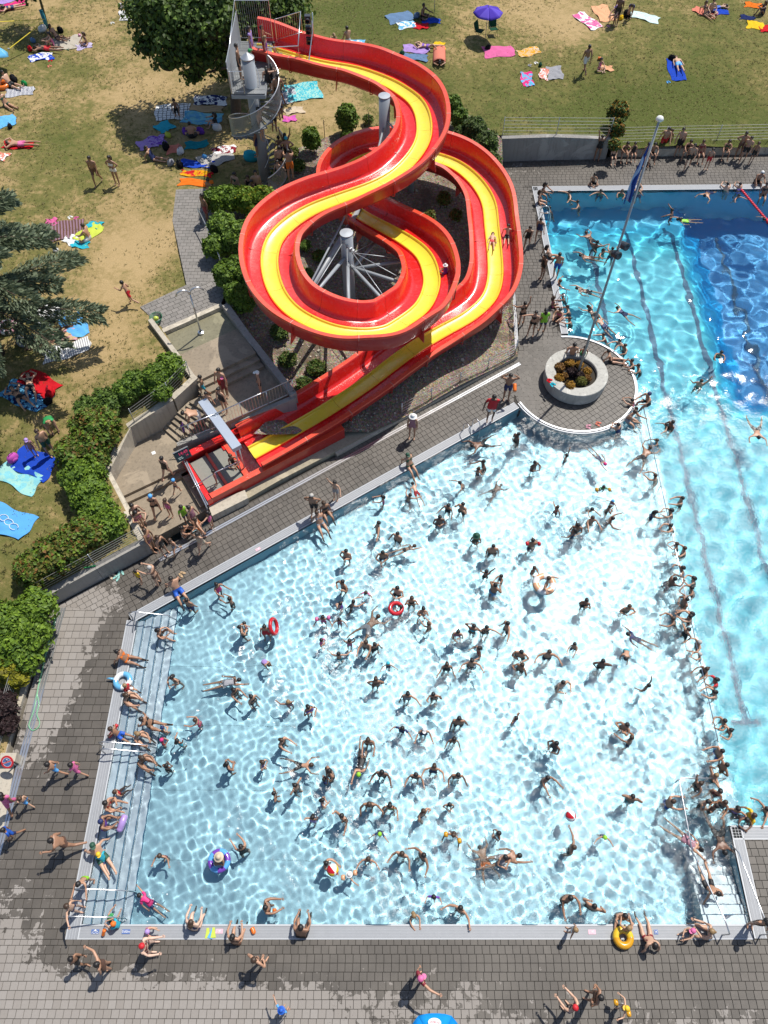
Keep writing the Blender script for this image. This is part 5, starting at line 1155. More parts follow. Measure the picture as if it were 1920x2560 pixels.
def finish_body(sk, dg):
    o = sk['obj']; me = bpy.data.meshes.new_from_object(o.evaluated_get(dg)); COL.objects.unlink(o); bpy.data.objects.remove(o)
    J = sk['J']; bm = bmesh.new(); bm.from_mesh(me); bpy.data.meshes.remove(me)
    # flatten the trunk front to back, widen it a little
    t, f, s = sk['t'], sk['f'], sk['side']; c0 = J['P'][0]
    for v in bm.verts:
        r = v.co - c0; a = r.dot(t)
        if -.18 < a < .52 and abs(r.dot(s)) < .24 and abs(r.dot(f)) < .24: v.co += f * (-r.dot(f) * .20) + s * (r.dot(s) * .12)
    fs0 = [(fa.calc_center_median(), fa) for fa in bm.faces]
    segs = [('trunk', J['P'][0] - t * .08, J['N'][0] - t * .02, .115), ('head', J['N'][0], J['T'][0], .08)]
    for x in 'RL':
        segs += [('arm', J['s' + x][0], J['e' + x][0], .05), ('fore', J['e' + x][0], J['h' + x][0], .035), ('thigh', J['j' + x][0], J['k' + x][0], .08), ('shin', J['k' + x][0], J['q' + x][0], .045)]
    info = []
    for c, fa in fs0:
        best = None
        for nme, a, b, r in segs:
            ab = b - a; u = max(0, min(1, (c - a).dot(ab) / ab.length_squared)); dd = (c - (a + ab * u)).length - r
            if best is None or dd < best[0]: best = (dd, nme, u)
        info.append((best[1], best[2], (c - c0).dot(t), fa))
    sk['parts'] = []
    bm.normal_update()
    def grab(test, off):
        vm = {}; vs = []; fs = []
        for nme, u, sv, fa in info:
            if test(nme, u, sv):
                q = []
                for v in fa.verts:
                    if v.index not in vm: vm[v.index] = len(vs); vs.append(v.co + v.normal * off)
                    q.append(vm[v.index])
                fs.append(q)
        return vs, fs
    bm.verts.index_update()
    G = {'T': lambda n, u, s_: (n == 'trunk' and s_ < .09) or (n == 'thigh' and u < .52), 'B': lambda n, u, s_: (n == 'trunk' and s_ < .05) or (n == 'thigh' and u < .16),
         'K': lambda n, u, s_: (n == 'trunk' and (s_ < .04 or .27 < s_ < .37)) or (n == 'thigh' and u < .14), 'S': lambda n, u, s_: (n == 'trunk' and s_ < .40) or (n == 'thigh' and u < .14),
         'R': lambda n, u, s_: (n == 'trunk' and s_ < .47) or (n == 'arm' and u < .62) or (n == 'thigh' and u < .12), 'D': lambda n, u, s_: (n == 'trunk' and s_ < .46) or (n == 'thigh' and u < .72) or (n == 'arm' and u < .2)}
    sk['garm'] = {}
    sk['grab'] = {k: grab(fn, .017 if k in 'DR' else .013) for k, fn in G.items()}
    # face and fingers
    hc = J['H'][0]; h, fh = sk['h'], sk['fh']; kh = sk['kh']; sd = h.cross(fh)
    extra = MB()
    for sg in (-1, 1): extra.ball(hc + fh * .078 * kh + sd * sg * .033 * kh + h * .012, .013, 6, 4, 1); extra.ball(hc + sd * sg * .088 * kh, (.02, .02, .03), 6, 4, 0)
    extra.ball(hc + fh * .095 * kh - h * .012, (.016, .016, .022), 6, 4, 0); extra.ball(hc + fh * .080 * kh - h * .052 * kh, (.024, .016, .009), 6, 4, 1)
    for p0, fa, ac, sg, nz in sk['hands']:
        for k, (off, ln) in enumerate(((-.024, .062), (-.008, .076), (.009, .072), (.025, .056))):
            b0 = p0 + fa * .015 + ac * off; extra.tube([b0, b0 + fa * ln * .55 + ac * off * .25, b0 + fa * ln * .95 + ac * off * .3 - nz * .014 * sg], [.0105, .0095, .007], 5, 0)
        b0 = p0 - fa * .02 - ac * .022; extra.tube([b0, b0 + fa * .028 - ac * .03, b0 + fa * .06 - ac * .036], [.012, .011, .008], 5, 0)
    me = bpy.data.meshes.new('person'); bm.to_mesh(me); bm.free()
    nv = len(me.vertices); me2 = bpy.data.meshes.new('person')
    me2.from_pydata([tuple(v.co) for v in me.vertices] + list(extra.v), [], [tuple(p.vertices) for p in me.polygons] + [tuple(i + nv for i in q) for q in extra.f])
    me2.polygons.foreach_set('material_index', [0] * len(me.polygons) + extra.m); me2.polygons.foreach_set('use_smooth', [True] * len(me2.polygons)); bpy.data.meshes.remove(me)
    me2.materials.append(SKINS[1]); me2.materials.append(EYE); sk['body'] = me2; sk['hair'] = {}
    return sk
def garment(sk, k):
    if k not in sk['garm']:
        vs, fs = sk['grab'][k]; me = bpy.data.meshes.new('swimwear'); me.from_pydata([tuple(v) for v in vs], [], fs)
        me.polygons.foreach_set('use_smooth', [True] * len(me.polygons)); me.materials.append(EYE); sk['garm'][k] = me
    return sk['garm'][k]
def hairmesh(sk, style):
    if style in sk['hair']: return sk['hair'][style]
    hc, h, fh, kh = sk['J']['H'][0], sk['h'], sk['fh'], sk['kh']; sd = h.cross(fh); M = Matrix((sd, fh, h)).transposed(); m = MB()
    base = hc + h * .018 - fh * .006; r = Vector((.100, .110, .104)) * kh
    if style == 'hat': m.lathe([(.0, .13), (.07, .125), (.105, .06), (.108, .01), (.19, -.015), (.20, -.02), (.108, .0)], 16, base, 0, True, M)
    else:
        sk_ = 1.0 if style in ('s', 'l', 'bun') else 1.03
        vs = []; fs = []; n, hh = 14, 8
        for j in range(hh + 1):
            ph = math.pi / 2 - math.pi * .72 * j / hh
            for i in range(n):
                tt = 2 * math.pi * i / n; d = Vector((math.cos(ph) * math.cos(tt), math.cos(ph) * math.sin(tt), math.sin(ph)))
                lump = 1 + (.035 * math.sin(7 * tt + 3 * j) if style in ('s', 'l', 'bun') else 0)
                if d.y > .45 and d.z < .30: d = Vector((d.x * .9, d.y * .72, .32 + d.z * .06))
                vs.append(base + M @ Vector((d.x * r.x, d.y * r.y, d.z * r.z)) * lump * sk_)
        for j in range(hh):
            for i in range(n): fs.append((j * n + i, (j + 1) * n + i, (j + 1) * n + (i + 1) % n, j * n + (i + 1) % n))
        m.add(vs, fs, 0, True)
        if style == 'l':
            dn = (-sk['t'] * .6 + Vector((0, 0, -.4))).normalized() if sk['t'].z > .3 else -sk['t']
            a = base - fh * .06 * kh; pts = [a + h * .02, a - fh * .035 + dn * .09, a - fh * .045 + dn * .19, a - fh * .03 + dn * .28]
            m.tube(pts, [.075 * kh, .085 * kh, .07, .03], 9)
        if style == 'bun': m.ball(base - fh * .09 * kh + h * .06, .045, 8, 6)
        if style == 'cap':
            c = base + fh * .09 * kh + h * .035; vs = []
            for k in range(9): tt = math.pi * k / 8; vs.append(c + sd * .085 * kh * math.cos(tt) + fh * .10 * math.sin(tt) - h * .012 * math.sin(tt))
            m.add(vs + [v + h * .012 for v in vs], [tuple(range(9))[::-1], tuple(range(9, 18))] + [(k, k + 1, k + 10, k + 9) for k in range(8)], 0)
    me = m.mesh('hair', EYE); sk['hair'][style] = me; return me
COLS = dict(black=(.012, .012, .014), navy=(.015, .025, .10), blue=(.015, .10, .48), lblue=(.10, .35, .70), teal=(.01, .22, .26), green=(.02, .26, .07), dgreen=(.015, .07, .04), lime=(.25, .55, .03), red=(.50, .012, .02), dred=(.20, .012, .025), pink=(.62, .13, .30), hotpink=(.65, .03, .18), lilac=(.38, .25, .55), purple=(.16, .05, .38),
            orange=(.72, .16, .015), yellow=(.72, .46, .02), white=(.72, .72, .70), grey=(.30, .30, .32), brown=(.12, .06, .04), turq=(.03, .38, .48), cream=(.55, .45, .33), patt=(.30, .14, .18))
CN = dict(lblue='light blue', dgreen='dark green', dred='dark red', hotpink='bright pink', turq='turquoise', patt='patterned', navy='navy', lime='lime green')
GN = dict(T='swim trunks', B='swim briefs', K='bikini', S='swimsuit', R='shirt', D='dress')
def cmat(c): return mat('cloth_' + c, COLS[c], .6, var=.10, scale=12)
HAIRC = dict(dark=mat('hair_black', (.014, .011, .010), .5), brown=mat('hair_brown', (.05, .028, .016), .5), blond=mat('hair_blond', (.25, .16, .075), .5), grey=mat('hair_grey', (.42, .40, .37), .6))
PN = dict(st='standing upright', stb='standing', wk='walking', rn='running', hp='hands on hips', sp='arms spread low', spw='arms stretched wide', fw='reaching forward', up='both arms raised', u1='one arm raised', o1='one arm held out', ol='one arm held out', cr='arms folded in front', hd='hands at face', hh='hands behind head',
          bd='bending over', se='sitting upright', seb='leaning back', sef='sitting hunched', sl='sitting legs outstretched', sk='sitting hugging knees', sx='sitting cross legged', sq='squatting', kn='kneeling', lf='lying face down', lb='lying on back', lk='lying on back, knee raised', sw='swimming, arms forward', sb='swimming breaststroke', s1='swimming front crawl', td='treading water, arms wide', tr='afloat, arms forward', rp='leaning forward on arms', gr='gripping a rail')
# ------------------------------------------------------------------ the crowd: seen at, build, pose, heading, stands on, wears ...
CROWD = '''
#0 0
430 225 w sl -20 L K:black @the person leaning against the young tree
415 290 w sk 200 L S:pink @the person in the pink suit by the thin tree
305 405 m lf 175 L T:red sk=2
715 290 g sx 230 L K:black sk=3 @the child on the purple striped towel
15 75 w lf 205 L K:navy
20 625 m sl -25 L T:black sk=1
-10 800 w sl -35 L K:dgreen
65 1232 m lf 176 L T:pink sk=2 @the sunbather on the red towel
768 1366 m wk 265 L T:brown sk=3 @the walker in brown trunks
940 1362 w hp 250 L K:white sk=3 @the walker in a white bikini
1500 868 b kn 280 L T:black sk=3
1635 1068 m sx 95 L T:black sk=2
1262 1275 w sl -15 L S:navy sk=2
#1 0
185 985 w sk 190 L R:black sk=1
490 245 w st -10 7.1 D:lilac sk=2 sc=1.05 @the person in the lilac dress
380 395 m st 0 7.1 T:black sk=2
500 440 b st 20 7.1 R:dgreen h=cap:green @the child in the green cap
600 240 w u1 0 7.0 S:dred sk=3
628 325 g st -10 7.0 S:purple hc=blond
704 378 b se -5 6.95 T:brown sk=3
640 590 w o1 95 6.2 S:black sk=2
682 562 w st 100 6.0 S:black sk=2 l
736 655 m st 100 5.9 T:black sk=3
735 785 m st 120 4.9 T:navy sk=2
680 888 m st 95 4.5 T:black sk=3
570 945 m ol -20 4.6 T:brown sk=1 @the person leaning on the spiral rail
530 1105 m st 180 3.5 T:navy sk=2
800 1165 w up 80 2.6 K:black sk=3
810 1195 m hp 95 2.5 T:black h=swim:turq sk=2 @the person in the turquoise swim cap
745 1188 b st 95 2.7 T:navy sk=2
750 1275 m st 95 2.3 B:black sk=1
828 1305 m fw 100 2.4 T:orange sk=2
735 1400 b ol 250 2.0 T:navy sk=1
800 1400 g st 110 2.0 S:black sk=2
360 1505 w st 250 L K:dgreen sk=1
478 1530 g st 260 L S:black sk=2
545 1490 m st 280 L T:black sk=2
512 1572 b st 260 L T:navy sk=2
132 1560 w wk 240 L K:brown sk=2
82 1690 m st 220 L T:dred sk=3
137 1700 b st 200 L T:red sk=3
1225 300 w sk 120 L K:black hc=blond l @the blond person seated on the lawn
1338 242 m kn 130 L T:white sk=2 @the person in white shorts kneeling
#2 0
343 45 m sx -30 L T:black sk=4 @the person seated on the blue mats
290 385 w lk 170 L K:purple sk=1
480 545 w lf 265 L S:orange sk=1
1400 1590 w sef -30 D K:black sk=2
1352 1655 w se -20 D K:black sk=1
1600 1660 m td 200 W B:black x
#3 0
118 402 m wk 110 L T:white sk=3 @the person in white shorts on the green lawn
222 512 g sx -60 L S:pink sk=1
865 495 m lb 92 L T:lblue sk=1 @the sunbather on the blue mat
350 60 w sq 220 L S:lilac h=cap:lilac sk=1
485 45 b bd 250 L R:navy sk=2
395 -25 m st 260 L T:black sk=3
1130 20 w sl -60 L K:black sk=2
1195 5 m sx -80 L T:navy sk=1
1300 50 b lf 10 L T:blue sk=3
1640 20 w sk 200 L S:navy sk=3
230 1180 w up 260 D S:black sk=2 @the person in black with raised arms at the wall
345 1262 b se 270 .46 T:black sk=1
450 1240 w sef 265 .46 K:black sk=3 l
515 1240 g se 270 .46 S:black sk=1
632 1248 w se 262 .46 K:dred sk=3
686 1246 m sef 270 .46 T:black sk=3
808 1115 m wk 250 D T:red sk=2 @the person in red shorts by the bench
833 1128 b st 240 D T:black sk=3
932 1118 m st 265 D T:black sk=2
997 1222 w sef 250 .46 K:black sk=3
1030 1255 m wk 255 D T:black sk=2 @the person in black shorts walking from the bench
1106 1222 w se 265 .46 K:dred sk=2
1187 1292 b stb 255 D T:red sk=2 @the child in red shorts in front of the bench
1330 1222 w sef 260 .46 K:dgreen sk=3
1476 1152 m hp 265 D T:brown sk=2 @the person with hands on hips by the fence
1520 1192 m wk 240 D T:black sk=2
1582 1238 b wk 245 D T:black sk=3
165 1508 b sx 270 D T:black sk=2 @the child sitting at the back pool edge
215 1650 m td 250 W T:navy sk=3 x
400 1650 w tr 250 W K:green sk=2 x
500 1628 m td 280 W T:black sk=3 x
549 1618 m tr 90 W T:navy sk=2 x
1312 1588 m rp 95 W T:grey sk=1
1420 1588 w rp 100 W K:lilac sk=1
1412 1690 g td 290 W S:hotpink sk=2 x
1612 1492 m sef 265 D T:black h=swim:white sk=3
1652 1590 w se 250 D K:black sk=3
1112 1690 m sb 230 W T:navy sk=2 x
15 1742 m td 180 W T:black sk=2 x
#0 1
713 178 m sx 170 L T:white sk=2 @the person on the yellow green towel
1050 672 b rn 160 L T:red sk=2 @the running child
240 1470 w lk 110 L K:black sk=1
98 1585 w lk 135 L K:black sk=2
#1 1
65 1488 b wk 200 1.5 T:turq sk=2
226 1430 m stb 250 1.5 T:red sk=2 @the person in red trunks on the landing
262 1490 g st 265 1.5 D:dred h=cap:pink sk=2
226 1598 w st 240 1.5 S:black sk=2 bun
120 1632 b st 260 1.3 T:black sk=2
560 1452 w st 200 1.5 K:black h=cap:white sk=2 @the person in the white cap in the shade
#2 1
940 252 b lb 82 slide B:red sk=1 @the slider in red briefs
1075 182 b sl 262 slide2 T:black sk=1
530 522 k sx 110 slide3 S:purple h=hat:white sk=1
1265 198 w wk 255 D S:black sk=2
1357 128 w wk 250 D S:navy sk=2
1413 362 w seb -5 D K:black sk=2
1395 442 w st 210 D S:black sk=3 l
1520 428 m stb 70 D T:blue sk=2 @the person in blue trunks at the lap pool edge
1430 25 m tr 180 W T:black sk=3 x
1525 658 m td 10 W T:black sk=2
1548 778 m tr 190 W T:black sk=2
1470 802 g se 10 D K:pink sk=2
1220 852 w u1 95 D K:black sk=2 bun
1315 932 w o1 250 D K:black sk=2
1400 912 w st 95 D R:lime sk=2 l @the person in the lime green top
1522 908 w sef 235 D K:pink sk=1
1586 882 m rp 190 W T:navy sk=2
1605 982 m rp 190 W T:dgreen sk=2
1648 1210 m se 85 .70 T:grey sk=2 @the person in grey trunks on the planter
1095 1478 m hh 265 D T:navy sk=3 @the person in navy trunks carrying an orange float
953 1660 m stb 265 .1 R:red sk=3 sc=1.05 @the lifeguard in the red shirt
#3 1
82 1232 b se 80 .70 T:green sk=2 @the child in green trunks on the planter
285 1265 w sl -10 D K:black sk=2
238 1122 w tr 200 W K:red sk=2
378 1175 w td 240 W K:lilac sk=1
425 1215 m rp 210 W T:navy sk=2
485 1345 m rp 200 W T:black sk=3
540 1388 m rp 190 W T:black sk=2
632 1635 m sef 200 D T:black h=swim:navy sk=2
486 1688 w rp 150 W K:pink sk=2
522 1762 b td 140 W T:black sk=3
88 242 m sb 120 W T:black sk=3 x
186 322 m td 60 W T:black sk=3 x
242 392 w td 300 W S:black sk=2 x
318 378 m tr 70 W T:navy sk=2 x
38 438 m s1 170 W T:brown sk=2 x
8 722 m s1 165 W T:black sk=1
104 880 w sb 120 W K:black sk=1 x
356 892 w sb 140 W S:navy sk=1 @the breaststroke swimmer beside the dark lane line
185 975 m s1 120 W T:navy sk=2
830 45 m td 150 W T:red sk=3 x
880 128 w s1 180 W S:lime sk=2 @the swimmer in the lime suit
1628 128 m s1 170 W R:red sk=2 x
1257 1275 m tr 250 W T:navy sk=2 x
1085 1520 m u1 70 W T:black sk=2 @the swimmer with one arm up in the deep pool
#0 2
422 118 w bd 300 L D:green h=bun hc=blond sk=1 @the person in the green dress
318 188 m stb -40 L T:dgreen sk=1 @the person in green trunks on the lawn
226 265 k stb -60 L D:patt h=cap:lilac sk=2 @the child in the lilac cap
1395 420 w wk 70 .45 S:black sk=1 bun @the person in the black swimsuit on the lower landing
1496 610 k wk 60 .3 B:navy h=swim:lblue sk=1 @the small child in a blue swim cap on the steps
1297 748 w wk 95 .15 K:black h=swim:lblue sk=2 @the person in a blue swim cap
1422 785 g st 250 .15 S:pink sk=2 bun @the person in the pink swimsuit on the landing
1138 830 w st -50 .2 K:black sk=1 l
1170 892 w rp -45 .2 K:pink sk=2
1562 842 b st -40 .15 R:lime sk=2
1632 848 w stb -20 .1 S:patt sk=2 bun
1247 1045 w stb -20 D K:patt sk=2
1360 1105 w stb -30 D S:black sk=2
1466 1130 b wk 250 D T:grey sk=2
1570 1022 w sk 20 D K:white sk=2
1168 1396 k stb 240 D R:yellow sk=2 @the small child in the yellow shirt
1290 1365 w fw 160 D K:brown hc=grey sk=1 @the grey haired person reaching forward on the left deck
1476 1462 m seb -55 D T:blue sk=1 @the person in blue trunks on the diagonal edge
1612 1645 m stb 70 W T:navy sk=2
1582 30 m bd 200 .9 T:white sk=2 @the bending person in white shorts on the stairs
1560 112 k st 0 .7 D:purple sk=3
#1 2
28 945 w o1 20 D K:orange sk=2
132 890 g ol 170 D S:pink sk=2
42 1080 w wk 250 D S:cream sk=1
330 400 g sx 300 .6 S:black sk=2 l
180 535 k st 200 .62 S:pink sk=2
1032 746 m hp 260 D T:black hc=grey sk=2 @the grey haired person with hands on hips
1140 810 w se -60 D K:black sk=2 @the seated person in black on the diagonal edge
1080 892 w seb -65 D K:grey sk=2
1232 630 b u1 250 D T:grey sk=1 @the child waving on the diagonal deck
212 1512 w fw -40 W S:hotpink sk=2 @the wader in the bright pink suit
322 1635 b fw 150 W T:black sk=3
1612 980 m ol 190 W T:navy sk=2
1330 1222 m cr 250 W T:navy sk=2
1648 1235 m cr 270 W T:navy sk=3
1300 1488 m cr 230 W T:brown sk=2
1502 1580 k td 260 W R:pink sk=2 @the child in the pink top
1280 1675 g cr 150 W S:purple sk=1 @the child in the purple swimsuit
1396 1660 b tr 20 W T:black sk=2
1645 752 g fw 180 W S:pink sk=2
#2 2
250 60 w st 260 D S:patt h=hat:white sk=2 @the person in the white sun hat
205 392 w seb -60 D K:dgreen h=cap:dgreen sk=1 @the person with the cap sitting by the ladder
248 640 b s1 110 W T:red sk=1
225 738 b td 60 W T:navy sk=2
655 632 b td 200 W T:navy sk=3
760 310 m sb 200 W T:black sk=3
1160 212 m stb 200 W T:black sk=3 @the wader nearest the island corner
860 448 m fw 200 W T:black sk=3
820 508 b cr 30 W T:navy sk=2
1010 660 m sb 40 U T:black sk=3
1305 458 m cr -60 W T:navy sk=3
1578 395 b up 140 W T:navy sk=1
555 830 w sp 240 W S:black sk=3
682 818 m hd 230 W T:black sk=2
482 930 m cr 270 W T:black sk=3
1502 842 g ol 30 W K:red sk=2 @the wader in a red bikini
1648 1040 w u1 150 W S:navy sk=3
116 1072 m stb 240 W T:black sk=2
262 1178 g s1 20 W K:black sk=2
800 1092 w cr 260 W K:dgreen sk=3 h=hat:dgreen
946 1182 M stb 270 W T:black sk=2 @the stocky bather among the upper waders
1287 1128 m cr 90 W T:navy sk=2 @the bather with red armbands at the neck
1300 1368 b fw -60 W T:black sk=3
1425 1458 b spw -40 ring T:orange sk=2 @the child in the striped ring
886 1398 b u1 70 W T:black sk=3
1012 1440 g fw 220 W S:navy sk=2
964 1515 m cr 45 W T:lblue sk=3
115 1542 m cr 250 W T:black sk=1
240 1632 w hd 270 W K:black sk=2
145 1702 b cr 180 W R:dred sk=2
340 1722 w hd 270 W K:grey sk=2
#3 2
512 20 m sef -40 D T:grey sk=2
366 130 w rp 120 W S:navy sk=2
780 130 b td 190 W T:navy sk=2
836 108 m cr 200 W T:black sk=3
700 265 b tr 190 W T:black sk=3
640 330 m sb 50 W T:black sk=2
250 470 g s1 300 W S:navy h=swim:hotpink sk=2 @the swimmer in the pink swim cap
240 668 k td 270 W R:green sk=2 @the child in yellow armbands and green vest
318 790 k td 230 W S:pink h=swim:lblue sk=2
140 862 b tr 290 W T:black sk=2
145 935 m fw 275 W T:black sk=2
296 838 b cr 0 W T:black sk=3
320 940 m td -20 W T:navy sk=3
20 1000 m cr 260 W T:black sk=3
685 568 m rp 160 W T:brown sk=2
920 765 m fw 175 W T:black sk=2
820 868 w rp 190 W S:dred sk=2
692 885 w fw -10 W S:navy sk=2
818 1002 w rp 200 W K:black sk=2
872 1160 b rp 170 W T:navy sk=2
940 1197 m rp 175 W T:black sk=2
920 1365 w rp 190 W K:lilac sk=2
858 1462 m rp 10 W T:navy sk=3
1015 1455 w rp 175 W S:black sk=1
1000 1540 m rp 180 W T:black sk=2
958 1640 M cr 185 W T:black sk=2
1000 1762 w fw 170 W K:black sk=1
92 1650 w hd 250 W S:black sk=3
462 1700 m cr 270 W T:brown sk=1
1578 240 m sb 260 W T:black sk=2 @the breaststroke swimmer at the right of the lap pool
#0 3
1365 138 w sk -10 step S:black sk=1 l
1012 322 w seb -8 D K:orange sk=2 bun @the sunbather in the orange bikini
1482 545 w cr 250 W K:black sk=2
1078 615 k se -20 D R:red sk=2 hc=blond @the small child in red on the left edge
1092 700 W sef -20 D S:black sk=2 @the person in black below the pale blue ring
1222 905 w sl -12 step K:black sk=2
955 990 b seb -20 D T:blue sk=2 @the child with the red and white float
1190 1035 w sef -30 step S:white sk=2 hc=blond @the person in the white swimsuit on the steps
1405 978 k cr 30 W S:navy sk=1 h=swim:navy
1398 1085 k cr 20 W R:dred h=swim:hotpink sk=2
1530 1090 g u1 60 W S:turq sk=2 @the child in the turquoise suit
1228 1243 W sef -30 step K:black sk=2
1437 1305 b cr 80 W T:black sk=3
405 1296 b wk 180 D T:lblue sk=2 @the child in light blue trunks on the left deck
605 1300 g wk 170 D D:pink sk=2 @the child in the pink floral dress
992 1532 k se 40 step S:red sk=2 hc=brown
910 1630 w sk -10 D K:red sk=2
168 1592 k wk 160 D T:lblue sk=1 hc=brown
5 1560 w wk 100 D D:pink sk=2
#1 3
412 108 w cr 20 W K:black sk=2 bun
450 78 k cr 200 W S:pink sk=2
624 108 W stb 270 W S:red sk=1 bun @the person in the red swimsuit
1130 25 g spw 270 W S:pink sk=2 @the child with pink armbands
1272 45 k spw 270 W S:patt sk=3
1608 18 m sb 45 W T:grey sk=2
1118 222 k cr -30 W R:pink sk=2
1360 230 g up 270 W S:pink sk=2 @the child with both arms up
1266 340 b spw 95 W T:turq sk=2 @the wader in turquoise trunks
1502 242 m fw 250 W T:black sk=2
1580 262 w stb -60 W S:black sk=2 bun
664 436 k bd -40 W S:lilac sk=2
405 566 w s1 10 W S:grey sk=2
362 655 w fw -40 W K:black sk=2
512 712 w stb -40 W K:black sk=2
830 755 g ol 110 W S:patt sk=2 hc=blond
1005 805 w cr -60 W S:purple sk=2
25 915 g fw 170 W K:hotpink sk=2 @the wader in bright pink briefs
1588 562 w hp 270 W K:brown sk=2
775 1088 W fw -30 W S:black sk=1 hc=brown @the person in black at the middle left
1520 1088 m fw 270 W T:black sk=3 bun
1440 1382 w s1 260 W S:black sk=2 h=swim:lime
1640 1365 m sp 260 W T:black sk=3
300 1290 w cr 30 W S:navy sk=2
612 1278 g cr -30 W S:purple sk=1 hc=brown
1030 1300 b sb 0 W T:black sk=2
1185 1352 M cr 210 W T:black sk=2 @the stocky bather hugging a child
1142 1425 k cr 20 W R:navy sk=1
890 1478 w hh -30 W K:black sk=2
708 1546 b hp 10 W T:black sk=2
1128 1605 g cr 0 W S:lilac sk=2
1530 1642 m sp 270 W T:brown sk=2
1292 1742 m u1 230 W T:black sk=2
1040 1755 g up 260 W S:lilac sk=2
#2 3
386 80 b fw 120 W T:orange sk=2 @the child in orange trunks
640 152 w cr 260 W S:pink sk=2
776 102 w hh 250 W K:turq sk=2
888 112 w ol 270 W K:black sk=2
1068 78 m ol 200 W T:black sk=2
820 292 w sp 200 W K:red sk=2
545 435 w sp 268 W S:black sk=2
760 402 w spw 268 W K:black sk=2
1186 325 M cr 250 W T:dgreen sk=1
1195 438 m hd 230 W T:black sk=3
1430 325 m spw 265 W T:navy sk=2
1648 258 b fw 250 W T:navy sk=2
35 425 k spw 270 W S:navy h=swim:turq sk=2 @the child in the turquoise swim cap
205 690 w ol 265 W S:grey sk=2
426 692 w hd 270 W K:black sk=2
1550 590 M cr -60 W T:black sk=1 @the bent stocky bather at the right centre
1140 895 g hh 140 W S:lilac sk=2 @the floating child in pale lilac
158 985 b spw 250 W R:navy sk=3
350 998 w sp 268 W S:navy h=cap:white sk=2 @the person in the white peaked cap
650 902 M stb 268 W T:black sk=2
605 1080 g sp 262 W K:orange sk=3 bun
1490 1115 m cr 215 W T:brown sk=3
435 1315 w spw 262 W S:navy sk=2
275 1388 w sp 262 W S:black sk=2
640 1388 m sp 265 W T:brown sk=2
1415 1415 m fw -60 W T:grey sk=2
50 1655 w sp 265 W K:lime sk=2
342 1700 m hd -50 W T:navy sk=2
567 1645 g cr 270 W S:green sk=2 @the child in the green swimsuit
#3 3
838 35 m tr 180 W T:black sk=3
988 15 m rp 170 W T:red sk=2 @the bather in red trunks at the barrier
970 130 w hh 200 W S:black sk=2
1066 240 m rp 190 W T:black hc=grey sk=2
1070 345 b rp 180 W T:navy hc=grey sk=2
1130 470 w fw 200 W S:black sk=3
1212 562 w rp 185 W R:red sk=3 @the person in the red top at the barrier
1195 668 w rp 180 W K:black sk=1
450 170 b s1 150 W R:navy sk=3
235 405 m hp 262 W T:black sk=3
430 380 b bd 250 W T:turq sk=2
628 612 b u1 140 W T:black sk=3
440 955 m hd 220 W T:black sk=2
480 1062 m fw 140 W T:navy sk=3
1285 920 m rp 200 W T:black sk=2
1337 1000 w rp 190 W K:black sk=2
1262 1180 M fw 190 W T:blue sk=2 @the stocky bather gripping the barrier
1302 1300 m hp 190 W T:orange sk=2
1212 1390 m hh 200 W T:teal sk=1 hc=blond
1078 1460 w u1 200 W K:black sk=2
490 1575 m hh 250 W T:teal sk=2
842 1615 m fw 0 W T:blue sk=2 @the bather in blue trunks at the square enclosure
1245 1532 w cr 230 W K:dred sk=2
1142 1620 m cr -60 W T:black sk=2
1212 1652 w cr 120 W K:black sk=3
1290 1625 m fw 230 W T:navy sk=2
1402 1685 w spw 250 W K:lilac sk=2
1540 1735 m sp 180 W R:yellow sk=2
1648 1680 w td 190 W S:navy sk=3
#0 4
22 95 b wk 230 D R:blue sk=3 @the child in the blue float vest
435 185 m rn 195 D B:brown sk=2 @the lunging person in brown briefs
872 20 W sk 10 D S:purple h=swim:navy sk=3 @the person with the pink inflatable
800 228 m sl -50 D T:dgreen h=cap:dgreen sk=1 @the person in the dark green cap
850 305 k sl -50 D R:turq h=cap:yellow sk=1 @the small child in the yellow cap
675 562 b gr 270 step0 B:lime sk=2 @the child leaning on the upper handrail
577 752 b o1 -10 D B:navy sk=1 hc=brown @the child between two handrails
952 850 k tr 60 D0 S:green h=cap:green sk=1 @the small child in the green cap
978 905 k sk 170 D R:turq h=swim:orange sk=1 @the small child in the orange cap
1275 972 k sq -10 D T:pink h=swim:lilac sk=1
1228 1095 W fw 0 D K:dred h=swim:red sk=0 @the person in the red swim cap
612 1208 b wk -20 D T:black sk=2
832 1255 w o1 200 D S:brown sk=2 bun @the person in the brown swimsuit
1378 318 b sp 265 W T:dred sk=2
1205 658 g s1 150 W R:hotpink sk=2 @the swimmer in bright pink
1650 890 W sef 80 D K:navy sk=0
#1 4
350 1015 w sef 80 D K:brown sk=2 bun @the seated person beside the blue flippers
635 762 M fw 10 W T:red sk=2 @the bather holding an orange toy
938 935 m sef 85 D T:black sk=3 @the heavy set person sitting on the bottom edge
535 1215 w hp 60 D K:black sk=2 @the person on the bottom deck with hands on hips
772 1650 k ol 60 D R:lblue h=hat:blue sk=2
420 235 w fw 120 W S:black sk=2
230 328 w cr 230 W S:navy h=hat:cream sk=2 @the person in the straw hat
1160 380 w fw -20 W K:cream sk=2 @the person holding the yellow beach ball
1360 478 k o1 20 W S:white sk=2 h=hat:white
1522 345 b spw 265 W T:blue sk=2
1622 130 k td 260 W R:navy sk=2 h=swim:lime
#2 4
155 300 m sp 250 W T:navy sk=2
342 312 m spw 215 W T:black sk=2
600 140 g td 250 W S:black sk=3 @the child in yellow armbands near the bottom
992 122 b cr 200 W T:lblue sk=3
822 245 m sb 110 U T:orange sk=3
1050 330 m cr -70 W T:black sk=2
1168 315 m s1 10 W T:grey sk=2
1640 242 m o1 160 W T:black sk=3
430 672 k spw 265 W R:purple sk=2
